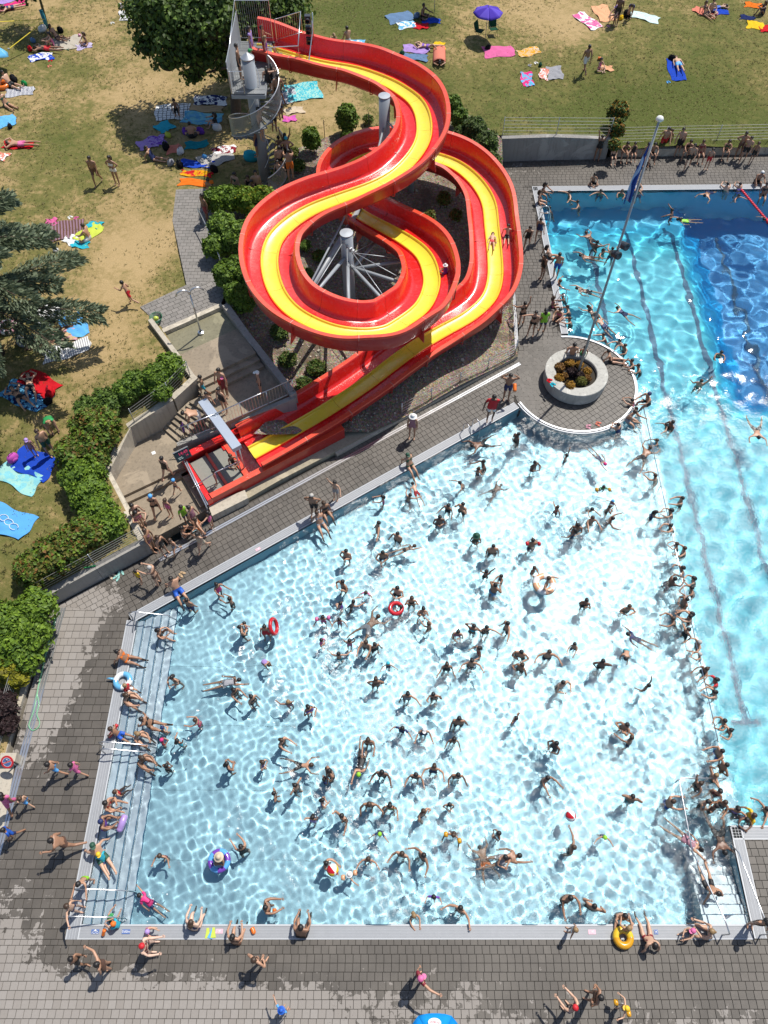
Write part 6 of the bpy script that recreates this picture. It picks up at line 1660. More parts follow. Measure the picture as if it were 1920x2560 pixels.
660 768 m spw 235 W T:black sk=2
260 835 g fw -70 W S:cream sk=2 hc=blond l
1612 682 M fw 290 W T:black sk=2
320 1375 w o1 30 D D:dred h=cap:pink sk=2 @the person in the pink cap
1655 955 k st 150 D S:white sk=2 hc=blond @the blond child on the bottom edge
1650 1625 w fw 130 D K:navy h=swim:red sk=1
#3 4
250 160 k td 260 W S:navy sk=2 h=swim:lime
160 750 M hh 60 W T:black sk=2
425 838 M fw 265 W T:navy sk=2
458 940 b sx 80 .06 T:black sk=2 hc=blond @the child in the yellow ring
682 1085 w seb 95 D K:dred sk=1 l @the sunbather in dark red on the bottom edge
1010 965 k sk 200 D K:black h=cap:pink sk=1
1172 968 w sef 165 D K:white sk=1 hc=blond
212 1540 w hd 160 D K:brown sk=3
438 1635 k spw 170 D T:white h=cap:yellow sk=1 @the small child with yellow armbands on the deck
1078 262 w s1 -40 W S:patt sk=2
1286 285 m sb 270 W T:black sk=3
1228 640 m sl 100 cstep T:black sk=2
1478 5 w rp 270 W K:navy sk=3
1655 900 w st 265 D S:black sk=2
'''
SPOTS = [('the red and white beach ball', 1427, 2040), ('the striped swim ring', 1361, 1455), ('the red swim ring', 993, 1521), ('the round planter', 1437, 930), ('the square barrier enclosure', 1705, 1960), ('the corner steps', 1790, 2230), ('the diagonal edge ladder', 1200, 1060),
         ('the yellow ring', 1558, 2345), ('the middle handrail', 310, 1857), ('the slide exit', 540, 1180), ('the spiral stair', 660, 320), ('the clock board', 457, 1137), ('the purple parasol', 1215, 35), ('the big broadleaf tree', 500, 130), ('the yellow and white beach ball', 830, 2172), ('the pale blue ring', 307, 1702), ('the flagpole top', 1626, 290), ('the orange tinged shrub', 1545, 300), ('the shower post', 490, 770), ('the blue advertising parasol', 1080, 2550), ('the pink inflatable', 310, 2055)]
rows = []; cell = None
for ln in CROWD.strip().splitlines():
    if ln[0] == '#': cell = [int(v) for v in ln[1:].split()]; continue
    an = None
    if '@' in ln: ln, an = ln.split('@'); an = an.strip()
    q = ln.split(); o = {'h': None, 'hc': None, 'sk': None, 'sc': 1.0, 'x': False}
    for tkn in q[7:]:
        if '=' in tkn: a, b = tkn.split('='); o[a] = b
        elif tkn == 'x': o['x'] = True
        else: o['h'] = tkn
    gm, gc = q[6].split(':')
    rows.append(dict(px=cell[0] * 480 + float(q[0]) / 3.456, py=cell[1] * 512 + float(q[1]) / 3.456, k=q[2], pose=q[3], ang=float(q[4]), on=q[5], gm=gm, gc=gc, an=an, **o))
need = {}
_cnt = {}
for r in rows:
    q = (r['pose'], r['k']); _cnt[q] = _cnt.get(q, -1) + 1; r['var'] = _cnt[q] % 4; need.setdefault((*q, r['var']), None)
for kk in need: need[kk] = start_body(*kk)
_dg = bpy.context.evaluated_depsgraph_get()
for kk in need: finish_body(need[kk], _dg)
def octant(ax, ay, bx, by):
    a = math.degrees(math.atan2(by - ay, ax - bx)) % 360
    return ('right of', 'above right of', 'above', 'above left of', 'left of', 'below left of', 'below', 'below right of')[int(((a + 22.5) % 360) // 45)]
def headgear(r):
    if r['h'] and ':' in r['h']:
        a, b = r['h'].split(':'); return a, b
    return None
def looks(r):
    nm = 'small child' if r['k'] == 'k' else 'child' if r['k'] in 'bg' else 'person'
    g = headgear(r); gt = '' if not g else ' and %s %s' % (CN.get(g[1], g[1]), {'swim': 'swim cap', 'cap': 'cap', 'hat': 'sun hat'}[g[0]])
    return '%s in %s %s%s %s' % (nm, CN.get(r['gc'], r['gc']), GN[r['gm']], gt, PN[r['pose']])
anchors = [(n, x, y) for n, x, y in SPOTS] + [(r['an'], r['px'], r['py']) for r in rows if r['an']]
for r in rows: r['look'] = looks(r)
used = set()
def shown(r):
    w_ = r['on'] in 'WU'; ref = POSE[r['pose']].get('ref', 'F'); return KIND[r['k']][0] * (.55 if w_ and (ref == 'H' or r['k'] in 'bgk') else .75 if w_ else 1.0) * (.7 + r['py'] / 2560)
for r in sorted(rows, key=lambda r: (r['x'], -shown(r), r['an'] is None))[330:]:
    if not r['an']: r['x'] = True
def label_for(r):
    same = [q for q in rows if q is not r and q['look'] == r['look'] and not q['x']]
    cands = sorted([a for a in anchors if a[0] != r['an']], key=lambda a: (a[1] - r['px']) ** 2 + (a[2] - r['py']) ** 2)
    for n, ax, ay in cands[:12]:
        oc = octant(r['px'], r['py'], ax, ay); d = math.hypot(r['px'] - ax, r['py'] - ay)
        clash = any(octant(q['px'], q['py'], ax, ay) == oc and math.hypot(q['px'] - ax, q['py'] - ay) < 1.7 * d + 60 for q in same)
        lb = '%s, %s %s' % (r['look'], oc, n)
        if not clash and lb not in used and len(lb.replace(',', '').split()) <= 16: used.add(lb); return lb
    for n, ax, ay in cands[:40]:
        oc = octant(r['px'], r['py'], ax, ay); d = math.hypot(r['px'] - ax, r['py'] - ay)
        lk = r['look'] if len((r['look'] + oc + n).split()) < 15 else r['look'].split(' and ')[0]
        lb = '%s, %s %s' % (lk, oc, n)
        clash = any(octant(q['px'], q['py'], ax, ay) == oc and abs(math.hypot(q['px'] - ax, q['py'] - ay) - d) < 40 for q in same)
        if not clash and lb not in used and len(lb.replace(',', '').split()) <= 16: used.add(lb); return lb
    lb = '%s, %s %s' % (r['look'], octant(r['px'], r['py'], *cands[0][1:]), cands[0][0])
    used.add(lb); return ' '.join(lb.split()[:16])
far = []
WL = -.045
PEOPLE = []
def place(r):
    sk = need[(r['pose'], r['k'], r['var'])]; s = sk['hs'] * float(r['sc']) * rnd.uniform(.97, 1.03); ref = POSE[r['pose']].get('ref', 'F')
    if r['on'] == 'L': s *= 1.06
    if r['on'] in ('W', 'U', 'cstep'): s *= .90 if r['on'] != 'U' else .74
    hd_ = sk['J']['H'][0] * s; rz = math.radians(r['ang'] - 90); hx = hd_.x * math.cos(rz) - hd_.y * math.sin(rz); hy = hd_.x * math.sin(rz) + hd_.y * math.cos(rz)
    on = r['on']; z = 0.0
    for _ in range(12):
        p = at(r['px'], r['py'], z + hd_.z); x, y = p.x - hx, p.y - hy
        if on == 'W':
            if ref in 'WHB': zn = WL
            else:
                zn = float(depth(x, y)); lim = WL + (.30 if r['k'] in 'bgk' else .36)
                if zn + hd_.z < lim: zn = lim - hd_.z
        elif on == 'U': zn = -.42
        elif on == 'L': zn = float(height(x, y)) + .03
        elif on == 'step': zn = -.12
        elif on == 'step0': zn = -.10
        elif on == 'cstep': zn = -.15
        elif on == 'D0': zn = .02
        elif on == 'D': zn = .015
        elif on == 'ring': zn = -.15
        elif on.startswith('slide'):
            i = min(range(NS), key=lambda j: (C[j][0] - x) ** 2 + (C[j][1] - y) ** 2 + (0 if .33 < j / NS < .93 else 50)); dd = (Vector((x, y)) - Vector(C[i][:2])).dot(Vector(SDr[i][:2])); zn = C[i][2] + .03 + SDr[i][2] * dd
        else: zn = float(on)
        z = .5 * z + .5 * zn
    return sk, s, Vector((x, y, z)), rz
for n_, r in enumerate(rows):
    sk, s, loc, rz = place(r); rr = random.Random(n_ * 13 + 5)
    skin = SKINS[min(4, int(r['sk']) + (rr.random() < .25)) if r['sk'] is not None else rr.choice((1, 1, 2, 2, 3))]
    hg = headgear(r); style = hg[0] if hg else (r['h'] or ('l' if r['k'] in 'wgW' and rr.random() < .6 else 'bun' if r['k'] in 'wW' and rr.random() < .5 else 's'))
    hm = cmat(hg[1]) if hg else HAIRC[r['hc'] or ('dark' if rr.random() < .74 else 'brown')]
    if r['x']:
        T = Matrix.Translation(loc) @ Matrix.Rotation(rz, 4, 'Z') @ Matrix.Scale(s, 4); far.append((T, sk['body'], skin)); far.append((T, hairmesh(sk, style), hm)); far.append((T, garment(sk, r['gm']), cmat(r['gc']))); continue
    o = link('person', sk['body']); o.location = loc; o.rotation_euler = (0, 0, rz); o.scale = (s, s, s)
    o.material_slots[0].link = 'OBJECT'; o.material_slots[0].material = skin
    tag(o, label_for(r), 'person', 'people bathing and resting around the pool'); PEOPLE.append((o, r))
    parts = [('hair' if not hg else {'swim': 'swim_cap', 'cap': 'cap', 'hat': 'sun_hat'}[hg[0]], hairmesh(sk, style), hm), ({'T': 'swim_trunks', 'B': 'swim_briefs', 'K': 'bikini', 'S': 'swimsuit', 'R': 'shirt', 'D': 'dress'}[r['gm']], garment(sk, r['gm']), cmat(r['gc']))]
    if r['gm'] == 'R': parts.append(('shorts', garment(sk, 'T'), cmat('white' if r['gc'] == 'red' else 'navy')))
    for nm, me, mt in parts:
        c = link(nm, me, o); c.material_slots[0].link = 'OBJECT'; c.material_slots[0].material = mt
        if r['on'] in 'WU': c.cycles.is_caustics_receiver = True
    if r['on'] in 'WU': o.cycles.is_caustics_receiver = True
mb = MB(); fm = []
for T, me, mt in far:
    if mt not in fm: fm.append(mt)
    k = fm.index(mt); ek = None
    if len(me.materials) > 1:
        if EYE not in fm: fm.append(EYE)
        ek = fm.index(EYE)
    b = len(mb.v); mb.v += [tuple(T @ v.co) for v in me.vertices]
    for p in me.polygons: mb.f.append(tuple(b + i for i in p.vertices)); mb.m.append(ek if p.material_index == 1 else k); mb.sm.append(True)
o = mb.build('distant_bathers', fm); tag(o, 'the remaining small bathers scattered through water, stair and lawn', 'crowd', None, 'stuff'); o.cycles.is_caustics_receiver = True

# ripples running out from the bathers, splashes by the lively ones
co_ = np.empty(len(water.data.vertices) * 3, np.float32); water.data.vertices.foreach_get('co', co_); co_ = co_.reshape(-1, 3); cells = {}
ij = np.floor(co_[:, :2]).astype(int); order = np.lexsort((ij[:, 1], ij[:, 0])); key = ij[order]; brk = np.flatnonzero(np.any(np.diff(key, axis=0) != 0, axis=1)) + 1
for blk in np.split(order, brk): cells[tuple(ij[blk[0]])] = blk
sp_ = MB(); gr_ = np.random.default_rng(9)
for o_, r in PEOPLE:
    if r['on'] != 'W': continue
    x, y = o_.location.x, o_.location.y; ids = [cells[(i, j)] for i in range(int(math.floor(x)) - 2, int(math.floor(x)) + 3) for j in range(int(math.floor(y)) - 2, int(math.floor(y)) + 3) if (i, j) in cells]
    if not ids: continue
    ids = np.concatenate(ids); dd = np.hypot(co_[ids, 0] - x, co_[ids, 1] - y); lam = gr_.uniform(.24, .42); co_[ids, 2] += (.0030 * np.cos(6.283 / lam * dd + gr_.uniform(0, 6)) * np.exp(-((dd - .45) / .75) ** 2)).astype(np.float32)
    lively = r['pose'] in ('s1', 'sw', 'td', 'u1', 'up', 'spw', 'tr')
    if lively:
        for k in range(int(gr_.integers(14, 34))):
            a = gr_.uniform(0, 6.28); q = abs(gr_.normal(0, .38)) + .12; sp_.ball((x + q * math.cos(a), y + q * math.sin(a), WL + .012 + abs(gr_.normal(0, .03))), gr_.uniform(.010, .030), 5, 3, sm=False)
water.data.vertices.foreach_set('co', co_.ravel()); water.data.update()
o = sp_.build('splash_drops', FOAM); tag(o, kind='stuff')
# ------------------------------------------------------------------ towels and belongings
C3 = dict(COLS); C3.update(sky=(.12, .38, .60), coral=(.62, .20, .14), peach=(.68, .36, .20), mauve=(.24, .15, .19), beige=(.44, .40, .33), cyan=(.20, .50, .55), lime=(.50, .58, .08), royal=(.015, .06, .42), gold=(.62, .30, .01), steel=(.12, .20, .33), magenta=(.50, .09, .40), sand=(.48, .34, .20), rose=(.60, .30, .36), mint=(.30, .55, .50))
def pat(kind, a, b=None, sc=3.0):
    nm = 'cloth_%s_%s_%s_%g' % (kind, a, b, sc)
    if nm in _mc: return _mc[nm]
    t = NT(nm); A, B = C3[a], C3[b or a]
    if kind == 'plain': k = t.mix(t.noise(3, 4), tuple(v * .85 for v in A), A)
    elif kind == 'stripe':
        wv = t.n('TexWave', bands_direction='X'); wv.inputs['Scale'].default_value = sc; wv.inputs['Distortion'].default_value = .6; t.l(t.x.outputs['Object'], wv.inputs['Vector']); k = t.mix(t.ramp(wv.outputs['Fac'], [(.48, 0.0), (.54, 1.0)]), A, B)
    elif kind == 'blotch': k = t.mix(t.ramp(t.noise(sc, 3, .5, dist=1.2), [(.47, 0.0), (.52, 1.0)]), A, B)
    elif kind == 'tile':
        v = t.n('TexVoronoi', feature='DISTANCE_TO_EDGE'); v.inputs['Scale'].default_value = sc; v.inputs['Randomness'].default_value = .25; t.l(t.x.outputs['Object'], v.inputs['Vector']); k = t.mix(t.ramp(v.outputs['Distance'], [(.05, 0.0), (.09, 1.0)]), B, A)
    elif kind == 'fade': k = t.mix(t.ramp(t.math('ADD', t.math('MULTIPLY', t.noise(4, 3), .4), t.n('SeparateXYZ').outputs[1]), [(.1, 0.0), (.5, 1.0)]), A, B)
    t.col(k); t.bump(t.noise(45, 3), .3, .01); _mc[nm] = t.set(.9, 0, .1); return t.m
def cloth(name, label, cat, px, py, wd, hg, ang, mt, z=None, rough=1.8, lift=.02, group=None):
    p = on_ground(px, py) if z is None else at(px, py, z); a = R(ang); nx, ny = 14, 10; vs = []; sd = rnd.random() * 50; ca, sa = math.cos(a), math.sin(a)
    for j in range(ny + 1):
        for i in range(nx + 1):
            u, v = i / nx - .5, j / ny - .5
            x = u * wd + .035 * rough * math.sin(v * 7 + sd) + .05 * rough * v * math.sin(sd); y = v * hg + .035 * rough * math.sin(u * 8 + sd * 2)
            wx, wy = p.x + x * ca - y * sa, p.y + x * sa + y * ca
            zz = (float(height(wx, wy)) if z is None else z) + lift + .014 * rough * (math.sin(u * 19 + v * 8 + sd) + math.sin(v * 15 - u * 11 + 2 * sd) + 1.6) * (.5 + .5 * math.sin(sd + u * 3 + v * 4))
            vs.append((x, y, zz - p.z))
    n1 = len(vs); fs = [(j * (nx + 1) + i, j * (nx + 1) + i + 1, (j + 1) * (nx + 1) + i + 1, (j + 1) * (nx + 1) + i) for j in range(ny) for i in range(nx)]
    m = MB().add(vs, fs, 0, True)
    rim = [i for i in range(nx + 1)] + [j * (nx + 1) + nx for j in range(1, ny + 1)] + [ny * (nx + 1) + i for i in range(nx - 1, -1, -1)] + [j * (nx + 1) for j in range(ny - 1, 0, -1)]
    k = len(rim); low = [(vs[q][0], vs[q][1], vs[q][2] - lift * .8) for q in rim]; m.add([vs[q] for q in rim] + low, [((i + 1) % k, i, k + i, k + (i + 1) % k) for i in range(k)], 0)
    me = m.mesh(name, mt); o = link(name, me, None, p); o.rotation_euler = (0, 0, a); return tag(o, label, cat, group)
TOW = [
 (171, 108, 1.9, 1.4, 20, 'plain:beige', 'beige picnic mat under the group beside the young tree', 'picnic mat'), (103, 143, 1.5, .8, 14, 'blotch:white:royal', 'white and blue patterned towel below the reclining group, top left', 0),
 (211, 116, 1.0, .6, 28, 'stripe:purple:white:6', 'small purple and white striped towel under a seated child', 0), (30, 16, 1.9, .8, 34, 'plain:hotpink', 'bright pink towel in the top left corner', 0), (8, 4, 1.4, .8, 34, 'plain:lilac', 'lilac towel cut off by the top left corner', 0),
 (50, 230, 1.7, .9, 14, 'stripe:navy:white:4', 'navy and white striped towel at left edge beside orange ring', 0), (15, 304, 1.15, 1.2, 30, 'blotch:sky:lblue', 'crumpled bright blue towel alone at the left edge', 0), (46, 364, 1.7, .75, -3, 'plain:red', 'red towel under the sunbather in pink trunks', 0),
 (0, 392, .8, .9, 70, 'blotch:coral:white', 'coral and white towel cut off by the left edge', 0), (331, 38, 1.7, 1.3, 12, 'stripe:white:grey:9', 'grey and white zigzag blanket beside the big tree crown', 0), (432, 281, 2.1, 1.6, 6, 'tile:white:black:4', 'white blanket with black lattice lines half in tree shade', 'blanket'),
 (506, 297, 2.3, 1.2, -8, 'blotch:cyan:sky', 'pale blue beach towel joined to the lattice blanket in shade', 0), (515, 273, 2.0, .55, -3, 'plain:sand', 'narrow sand coloured towel above the pale blue one', 0), (526, 252, 2.0, .95, -3, 'blotch:navy:white', 'navy and white blotched mat at the tree trunk', 0),
 (411, 318, 1.0, 1.0, 40, 'plain:turq', 'crumpled turquoise towel in the tree shadow', 0), (368, 361, 1.1, 1.0, 25, 'plain:lilac', 'pale lilac towel at the left rim of tree shadow', 0), (391, 352, 1.0, .9, 15, 'blotch:lilac:purple', 'lilac towel with purple print in tree shadow', 0), (434, 373, .9, .8, 25, 'plain:coral', 'coral cloth lying in the middle of tree shadow', 0),
 (492, 363, 1.3, .75, 10, 'plain:teal', 'dark teal towel in the darkest tree shade', 0), (496, 411, 2.0, .75, -6, 'plain:royal', 'deep blue towel above the orange ones', 0), (492, 435, 1.75, .5, -2, 'blotch:gold:red:2', 'red and gold towel between blue and orange ones', 0), (490, 457, 1.8, .6, -2, 'plain:orange', 'bright orange towel right above the paved path', 0),
 (540, 398, 2.0, 1.2, 28, 'stripe:beige:grey:3', 'grey striped mat left of the spiral stair foot', 0), (560, 376, 1.4, .8, 20, 'blotch:white:dred', 'white towel with red flowers on the striped mat', 0), (757, 230, 2.2, 1.7, 16, 'blotch:turq:mint:7', 'large teal floral blanket under the first slide straight', 'blanket'), (712, 243, 1.5, 1.3, 16, 'stripe:navy:white:4', 'navy and white striped blanket end beside the spiral stair', 'blanket'),
 (735, 277, 1.2, .65, 14, 'plain:cream', 'cream towel right of the spiral stair', 0), (724, 298, .8, .6, 5, 'blotch:magenta:pink', 'magenta towel right of the spiral stair', 0), (872, 114, 2.2, 1.1, 4, 'blotch:sky:white:2', 'pale blue and white blanket behind the slide bend', 'blanket'),
 (1000, 44, 1.8, 1.2, 25, 'plain:steel', 'slate blue mat at the top middle of the lawn', 0), (1016, 63, 1.2, .85, 20, 'blotch:sky:white', 'light blue patterned towel below the slate blue mat', 0), (1053, 66, .95, .75, -5, 'plain:red', 'red towel at the top middle of the lawn', 0), (1078, 53, 1.2, .6, 5, 'plain:royal', 'royal blue towel under the person at top middle', 0),
 (1040, 124, 1.7, .8, -5, 'plain:lilac', 'lilac towel under the person lying on the back near slide', 0), (1034, 143, 1.8, .7, -8, 'plain:steel', 'grey blue towel edge below the lilac one', 0), (1098, 116, .8, .75, 90, 'plain:yellow', 'yellow towel at the feet of an orange covered sunbather', 0), (1247, 130, 2.1, 1.15, 14, 'plain:pink', 'big pink towel right below the purple parasol', 0), (1322, 131, 1.5, .8, 24, 'blotch:cream:gold:9', 'cream towel with yellow print beside the pink one', 0),
 (1317, 199, 1.5, .75, 92, 'blotch:sky:hotpink:2.5', 'narrow blue and pink towel standing alone on the lawn', 0), (1359, 186, 1.1, .55, 80, 'blotch:white:coral:6', 'white towel with red print beside the grey one', 0), (1386, 183, 1.3, 1.0, 93, 'plain:grey', 'plain grey towel on the lawn above the back fence', 0), (1469, 53, 2.3, 1.0, -62, 'blotch:pink:white:1.5', 'pink towel with a white centre, left of the peach one', 0), (1509, 34, 2.2, 1.2, -80, 'plain:peach', 'large peach towel at the top right of the lawn', 0),
 (1611, 43, 2.0, 1.0, -26, 'stripe:mint:white:5', 'mint and white striped towel at the top right', 0), (1761, 32, 1.7, .8, -35, 'plain:coral', 'coral towel under the seated pair at top right', 0), (1797, 31, 1.3, .7, 8, 'plain:royal', 'blue towel beside the coral one at top right', 0), (1884, 14, 1.2, .7, -10, 'plain:orange', 'orange towel in the top right corner', 0), (1888, 64, 1.1, 1.0, -12, 'plain:yellow', 'plain yellow towel at the right edge', 0), (1915, 73, .9, .9, -12, 'plain:red', 'red towel cut off by the right edge', 0), (1869, 45, 1.0, .6, -10, 'plain:navy', 'navy cloth above the yellow towel', 0),
 (1689, 175, 2.1, 1.0, 91, 'plain:royal', 'shiny blue mat under the sunbather on the green lawn', 'mat'), (1514, 171, .9, .45, -5, 'plain:peach', 'small peach towel under the seated child in pink', 0), (163, 577, 2.0, 1.5, 14, 'stripe:mauve:brown:2', 'mauve picnic blanket with thin dark bands on the dry lawn', 'blanket'), (223, 583, 1.6, .95, 62, 'plain:lime', 'lime yellow towel under the person in white trunks', 0), (238, 564, .8, .5, -5, 'plain:turq', 'turquoise towel corner behind the lime towel', 0), (200, 613, .9, .5, -5, 'plain:turq', 'turquoise towel corner in front of the lime towel', 0), (178, 600, .7, .7, 60, 'plain:white', 'white shirt crumpled on the mauve blanket edge', 'shirt'),
 (110, 786, 1.7, 1.4, -30, 'blotch:white:black:4', 'black and white printed towel half under the cedar branches', 0), (128, 846, 2.4, 1.0, 18, 'blotch:brown:sand:2', 'brown orange blanket dappled by cedar shade', 'blanket'), (163, 842, 1.0, .8, 20, 'plain:rose', 'pale pink towel on the brown blanket end', 0), (187, 816, 1.6, 1.1, -60, 'blotch:lblue:sky:2', 'blue towel with a light sweeping print beside the cedar', 0), (168, 877, 2.2, .95, 22, 'stripe:white:grey:3', 'white towel with grey stripes in front of the cedar', 0),
 (98, 957, 1.9, 1.0, -32, 'plain:red', 'red towel under a sunbather in cedar shade', 0), (64, 990, 2.2, 1.15, -26, 'blotch:navy:sky:4', 'dark blue patterned towel at the foot of the cedar', 0), (88, 1160, 1.7, 1.2, -22, 'plain:royal', 'dark blue towel by the family on the left lawn', 0), (52, 1193, 1.9, 1.1, -28, 'blotch:cyan:mint:3', 'pale cyan towel by the family on the left lawn', 0), (20, 1303, 2.1, 1.25, -22, 'plain:lblue', 'blue towel with white loop lettering at left edge', 0), (16, 716, 1.3, .9, 20, 'blotch:rose:white', 'pink and white towel seen through cedar branches', 0), (130, 556, .55, .5, 20, 'plain:pink', 'small crumpled pink cloth beside the mauve blanket', 'cloth')]
for px, py, wd, hg, an, ms, lb, ct in TOW:
    q = ms.split(':'); o = cloth('towel' if not ct else ct.replace(' ', '_'), lb, ct or 'towel', px, py, wd, hg, an, pat(q[0], q[1], q[2] if len(q) > 2 else None, float(q[3]) if len(q) > 3 else 3.0), lift=.02 + .006 * rnd.random(), group='towels and blankets spread on the lawn')
    if 'loop lettering' in lb:
        m = MB(); 
        for k in range(3): m.tube([(-.2 + .32 * k + .17 * math.cos(t) * 1.2, .05 - .10 * k + .14 * math.sin(t), .09) for t in np.linspace(0, 5.4, 12)], .014, 4)
        o2 = m.build('lettering', cmat('white')); o2.parent = o; o2.location = (0, 0, .0)
# orange towel wrapped round a sunbather: a tunnel
p = on_ground(1097, 140); m = MB(); vs = []; fs = []
for j in range(9):
    for i in range(9): t = math.pi * i / 8; vs.append((p.x + .40 * math.cos(t) + .06 * (j / 8), p.y - .95 + 1.9 * j / 8, p.z + .02 + (.30 - .012 * j) * math.sin(t) + .012 * math.sin(i * 3 + j * 2)))
for j in range(8):
    for i in range(8): fs.append((j * 9 + i, j * 9 + i + 1, (j + 1) * 9 + i + 1, (j + 1) * 9 + i))
o = m.add(vs, fs, 0, True).build('towel', pat('plain', 'coral'), None, p); tag(o, 'orange towel arched over a lying sunbather on the lawn', 'towel'); s_ = o.modifiers.new('t', 'SOLIDIFY'); s_.thickness = .012
# ---- small things
def bag(label, px, py, c, s=.4, z=None, cat='bag', name='bag'):
    p = on_ground(px, py) if z is None else at(px, py, z); t = thing(name, label, cat, p); a = rnd.random() * 3; M = Matrix.Rotation(a, 3, 'Z'); m = MB()
    m.lathe([(0, .005), (s * .48, .01), (s * .55, s * .25), (s * .45, s * .6), (s * .22, s * .72), (0, s * .74)], 12, p, 0, True, M @ Matrix.Diagonal((1, .62, 1))); m.build('body', pat('plain', c), t)
    MB().tube([p + M @ Vector((-s * .25, 0, s * .62)), p + M @ Vector((-s * .12, 0, s * .95)), p + M @ Vector((s * .12, 0, s * .95)), p + M @ Vector((s * .25, 0, s * .62))], .014, 5).build('handle', BLK, t)
    MB().ball(p + M @ Vector((0, -s * .33, s * .26)), (s * .3, s * .09, s * .2), 8, 5, M=M).build('pocket', pat('plain', c), t)
for q in (('purple backpack beside the dark blue towel on the left lawn', 35, 1150, 'magenta', .5, 'backpack'), ('red bag beside the dark patterned towel under the cedar', 128, 985, 'red', .55, 'bag'), ('dark bag between navy towel and striped towel end', 122, 1007, 'black', .4, 'bag'), ('red drinks bag on the patterned towel at top left', 76, 126, 'red', .4, 'bag'), ('black patterned bag beside the reclining person at top left', 152, 80, 'black', .45, 'bag'),
          ('blue bag at the left of the picnic mat', 84, 106, 'steel', .4, 'bag'), ('white and blue cool box bag by the young tree', 108, 78, 'white', .55, 'bag'), ('green bag at the end of the navy striped towel', 62, 213, 'green', .4, 'bag'), ('black rucksack under the left parasol', 36, 205, 'black', .6, 'backpack'), ('dark bag below the crumpled blue towel at left', 26, 320, 'black', .35, 'bag'),
          ('yellow green bag in the tree shadow', 421, 342, 'lime', .4, 'bag'), ('white carrier bag beside the coral cloth', 452, 384, 'white', .5, 'bag'), ('white tote bag beside the person under the tree', 544, 325, 'white', .55, 'bag'), ('blue bag right of the person seated in shade', 502, 333, 'purple', .5, 'bag'), ('blue bag left of the person seated in shade', 463, 333, 'purple', .45, 'bag'), ('black bag at the left end of the deep blue towel', 450, 417, 'black', .5, 'bag'), ('black backpack at the right end of the deep blue towel', 536, 428, 'black', .5, 'backpack'), ('black and white bag below the coral cloth', 428, 412, 'grey', .45, 'bag'),
          ('big blue bag beside the spiral stair foot', 628, 400, 'turq', .8, 'bag'), ('dark green bag on the lilac towel near the slide', 1005, 137, 'dgreen', .35, 'bag'), ('dark bag on the pink towel corner', 1219, 124, 'black', .4, 'bag'), ('blue bag beside the person on the top middle towels', 1042, 44, 'steel', .45, 'bag'), ('black bag at the head of the blue mat sunbather', 1678, 150, 'black', .45, 'bag'), ('dark green bag above the white printed towel', 1350, 165, 'dgreen', .3, 'bag'),
          ('yellow bag in front of the crouching pair at top right', 1551, 49, 'yellow', .4, 'bag'), ('dark backpack between the crouching pair', 1566, 42, 'black', .6, 'backpack'), ('white bag below the mauve blanket', 141, 628, 'white', .3, 'bag'), ('black bag under the cedar left of the brown blanket', 54, 826, 'black', .5, 'bag'), ('silver cool bag under the cedar', 55, 860, 'grey', .6, 'bag'), ('black pushchair bag beside the coral cloth', 415, 372, 'black', .55, 'bag'), ('light blue bag beside the young red shrub mat', 512, 395, 'lblue', .3, 'bag')):
    bag(q[0], q[1], q[2], q[3], q[4], None, q[5], q[5])
def sandals(label, px, py, c, z=None, ang=0):
    p = on_ground(px, py) if z is None else at(px, py, z); t = thing('flip_flops', label, 'flip flops', p); a0 = R(ang)
    for k in (-1, 1):
        M = Matrix.Rotation(a0 + .25 * k, 3, 'Z'); c0 = p + M @ Vector((.075 * k, 0, .012)); MB().lathe([(0, -.01), (1, -.01), (1, .012), (0, .012)], 12, c0, 0, False, M @ Matrix.Diagonal((.05, .135, 1))).build('sole', pat('plain', c), t)
        MB().tube([c0 + M @ Vector((-.04, -.02, .01)), c0 + M @ Vector((0, .05, .045)), c0 + M @ Vector((.04, -.02, .01))], .009, 5).build('strap', pat('plain', c), t)
for q in (('mint green flip flops on the deck by the low retaining wall', 302, 1434, 'mint', .01, 20), ('mint green flip flops nearest the shaded retaining wall', 291, 1446, 'mint', .01, -30), ('pale sandals beside the mint flip flops', 281, 1441, 'cream', .01, 60), ('brown sandals on the deck near the blue trunks', 456, 1436, 'sand', .01, 60), ('white trainers on the lawn below the zigzag blanket', 281, 58, 'white', None, 30), ('red and white shoes below the patterned towel', 126, 152, 'red', None, 10), ('red and white shoes nearer to the path of shade', 124, 166, 'coral', None, 40), ('pale pink sandals left of the young child', 194, 93, 'pink', None, 10), ('dark shoes at the picnic mat corner', 172, 124, 'dgreen', None, 60),
          ('white shoes in the open lawn under cream towel', 1340, 158, 'white', None, 30), ('pale cap like shoes next to the white shoes', 1325, 164, 'grey', None, 70), ('blue sandals at the foot of the blue mat', 1671, 206, 'lblue', None, 20), ('pink sandals below the peach towel', 1522, 66, 'rose', None, 80), ('red and teal sandals on the planter rim', 1382, 962, 'turq', .72, 40), ('red swim shoes on the planter rim', 1374, 952, 'red', .72, 60), ('red sandals on the island deck edge', 1496, 1060, 'coral', .01, 60), ('pink sandals on the island deck edge', 1472, 1067, 'rose', .01, 80), ('white shoes above the mauve blanket', 176, 544, 'white', None, 50), ('pink and white bottle shoes near the mauve blanket', 191, 546, 'pink', None, 80), ('black sandals below the mauve blanket', 143, 610, 'black', None, 10)):
    sandals(*q)
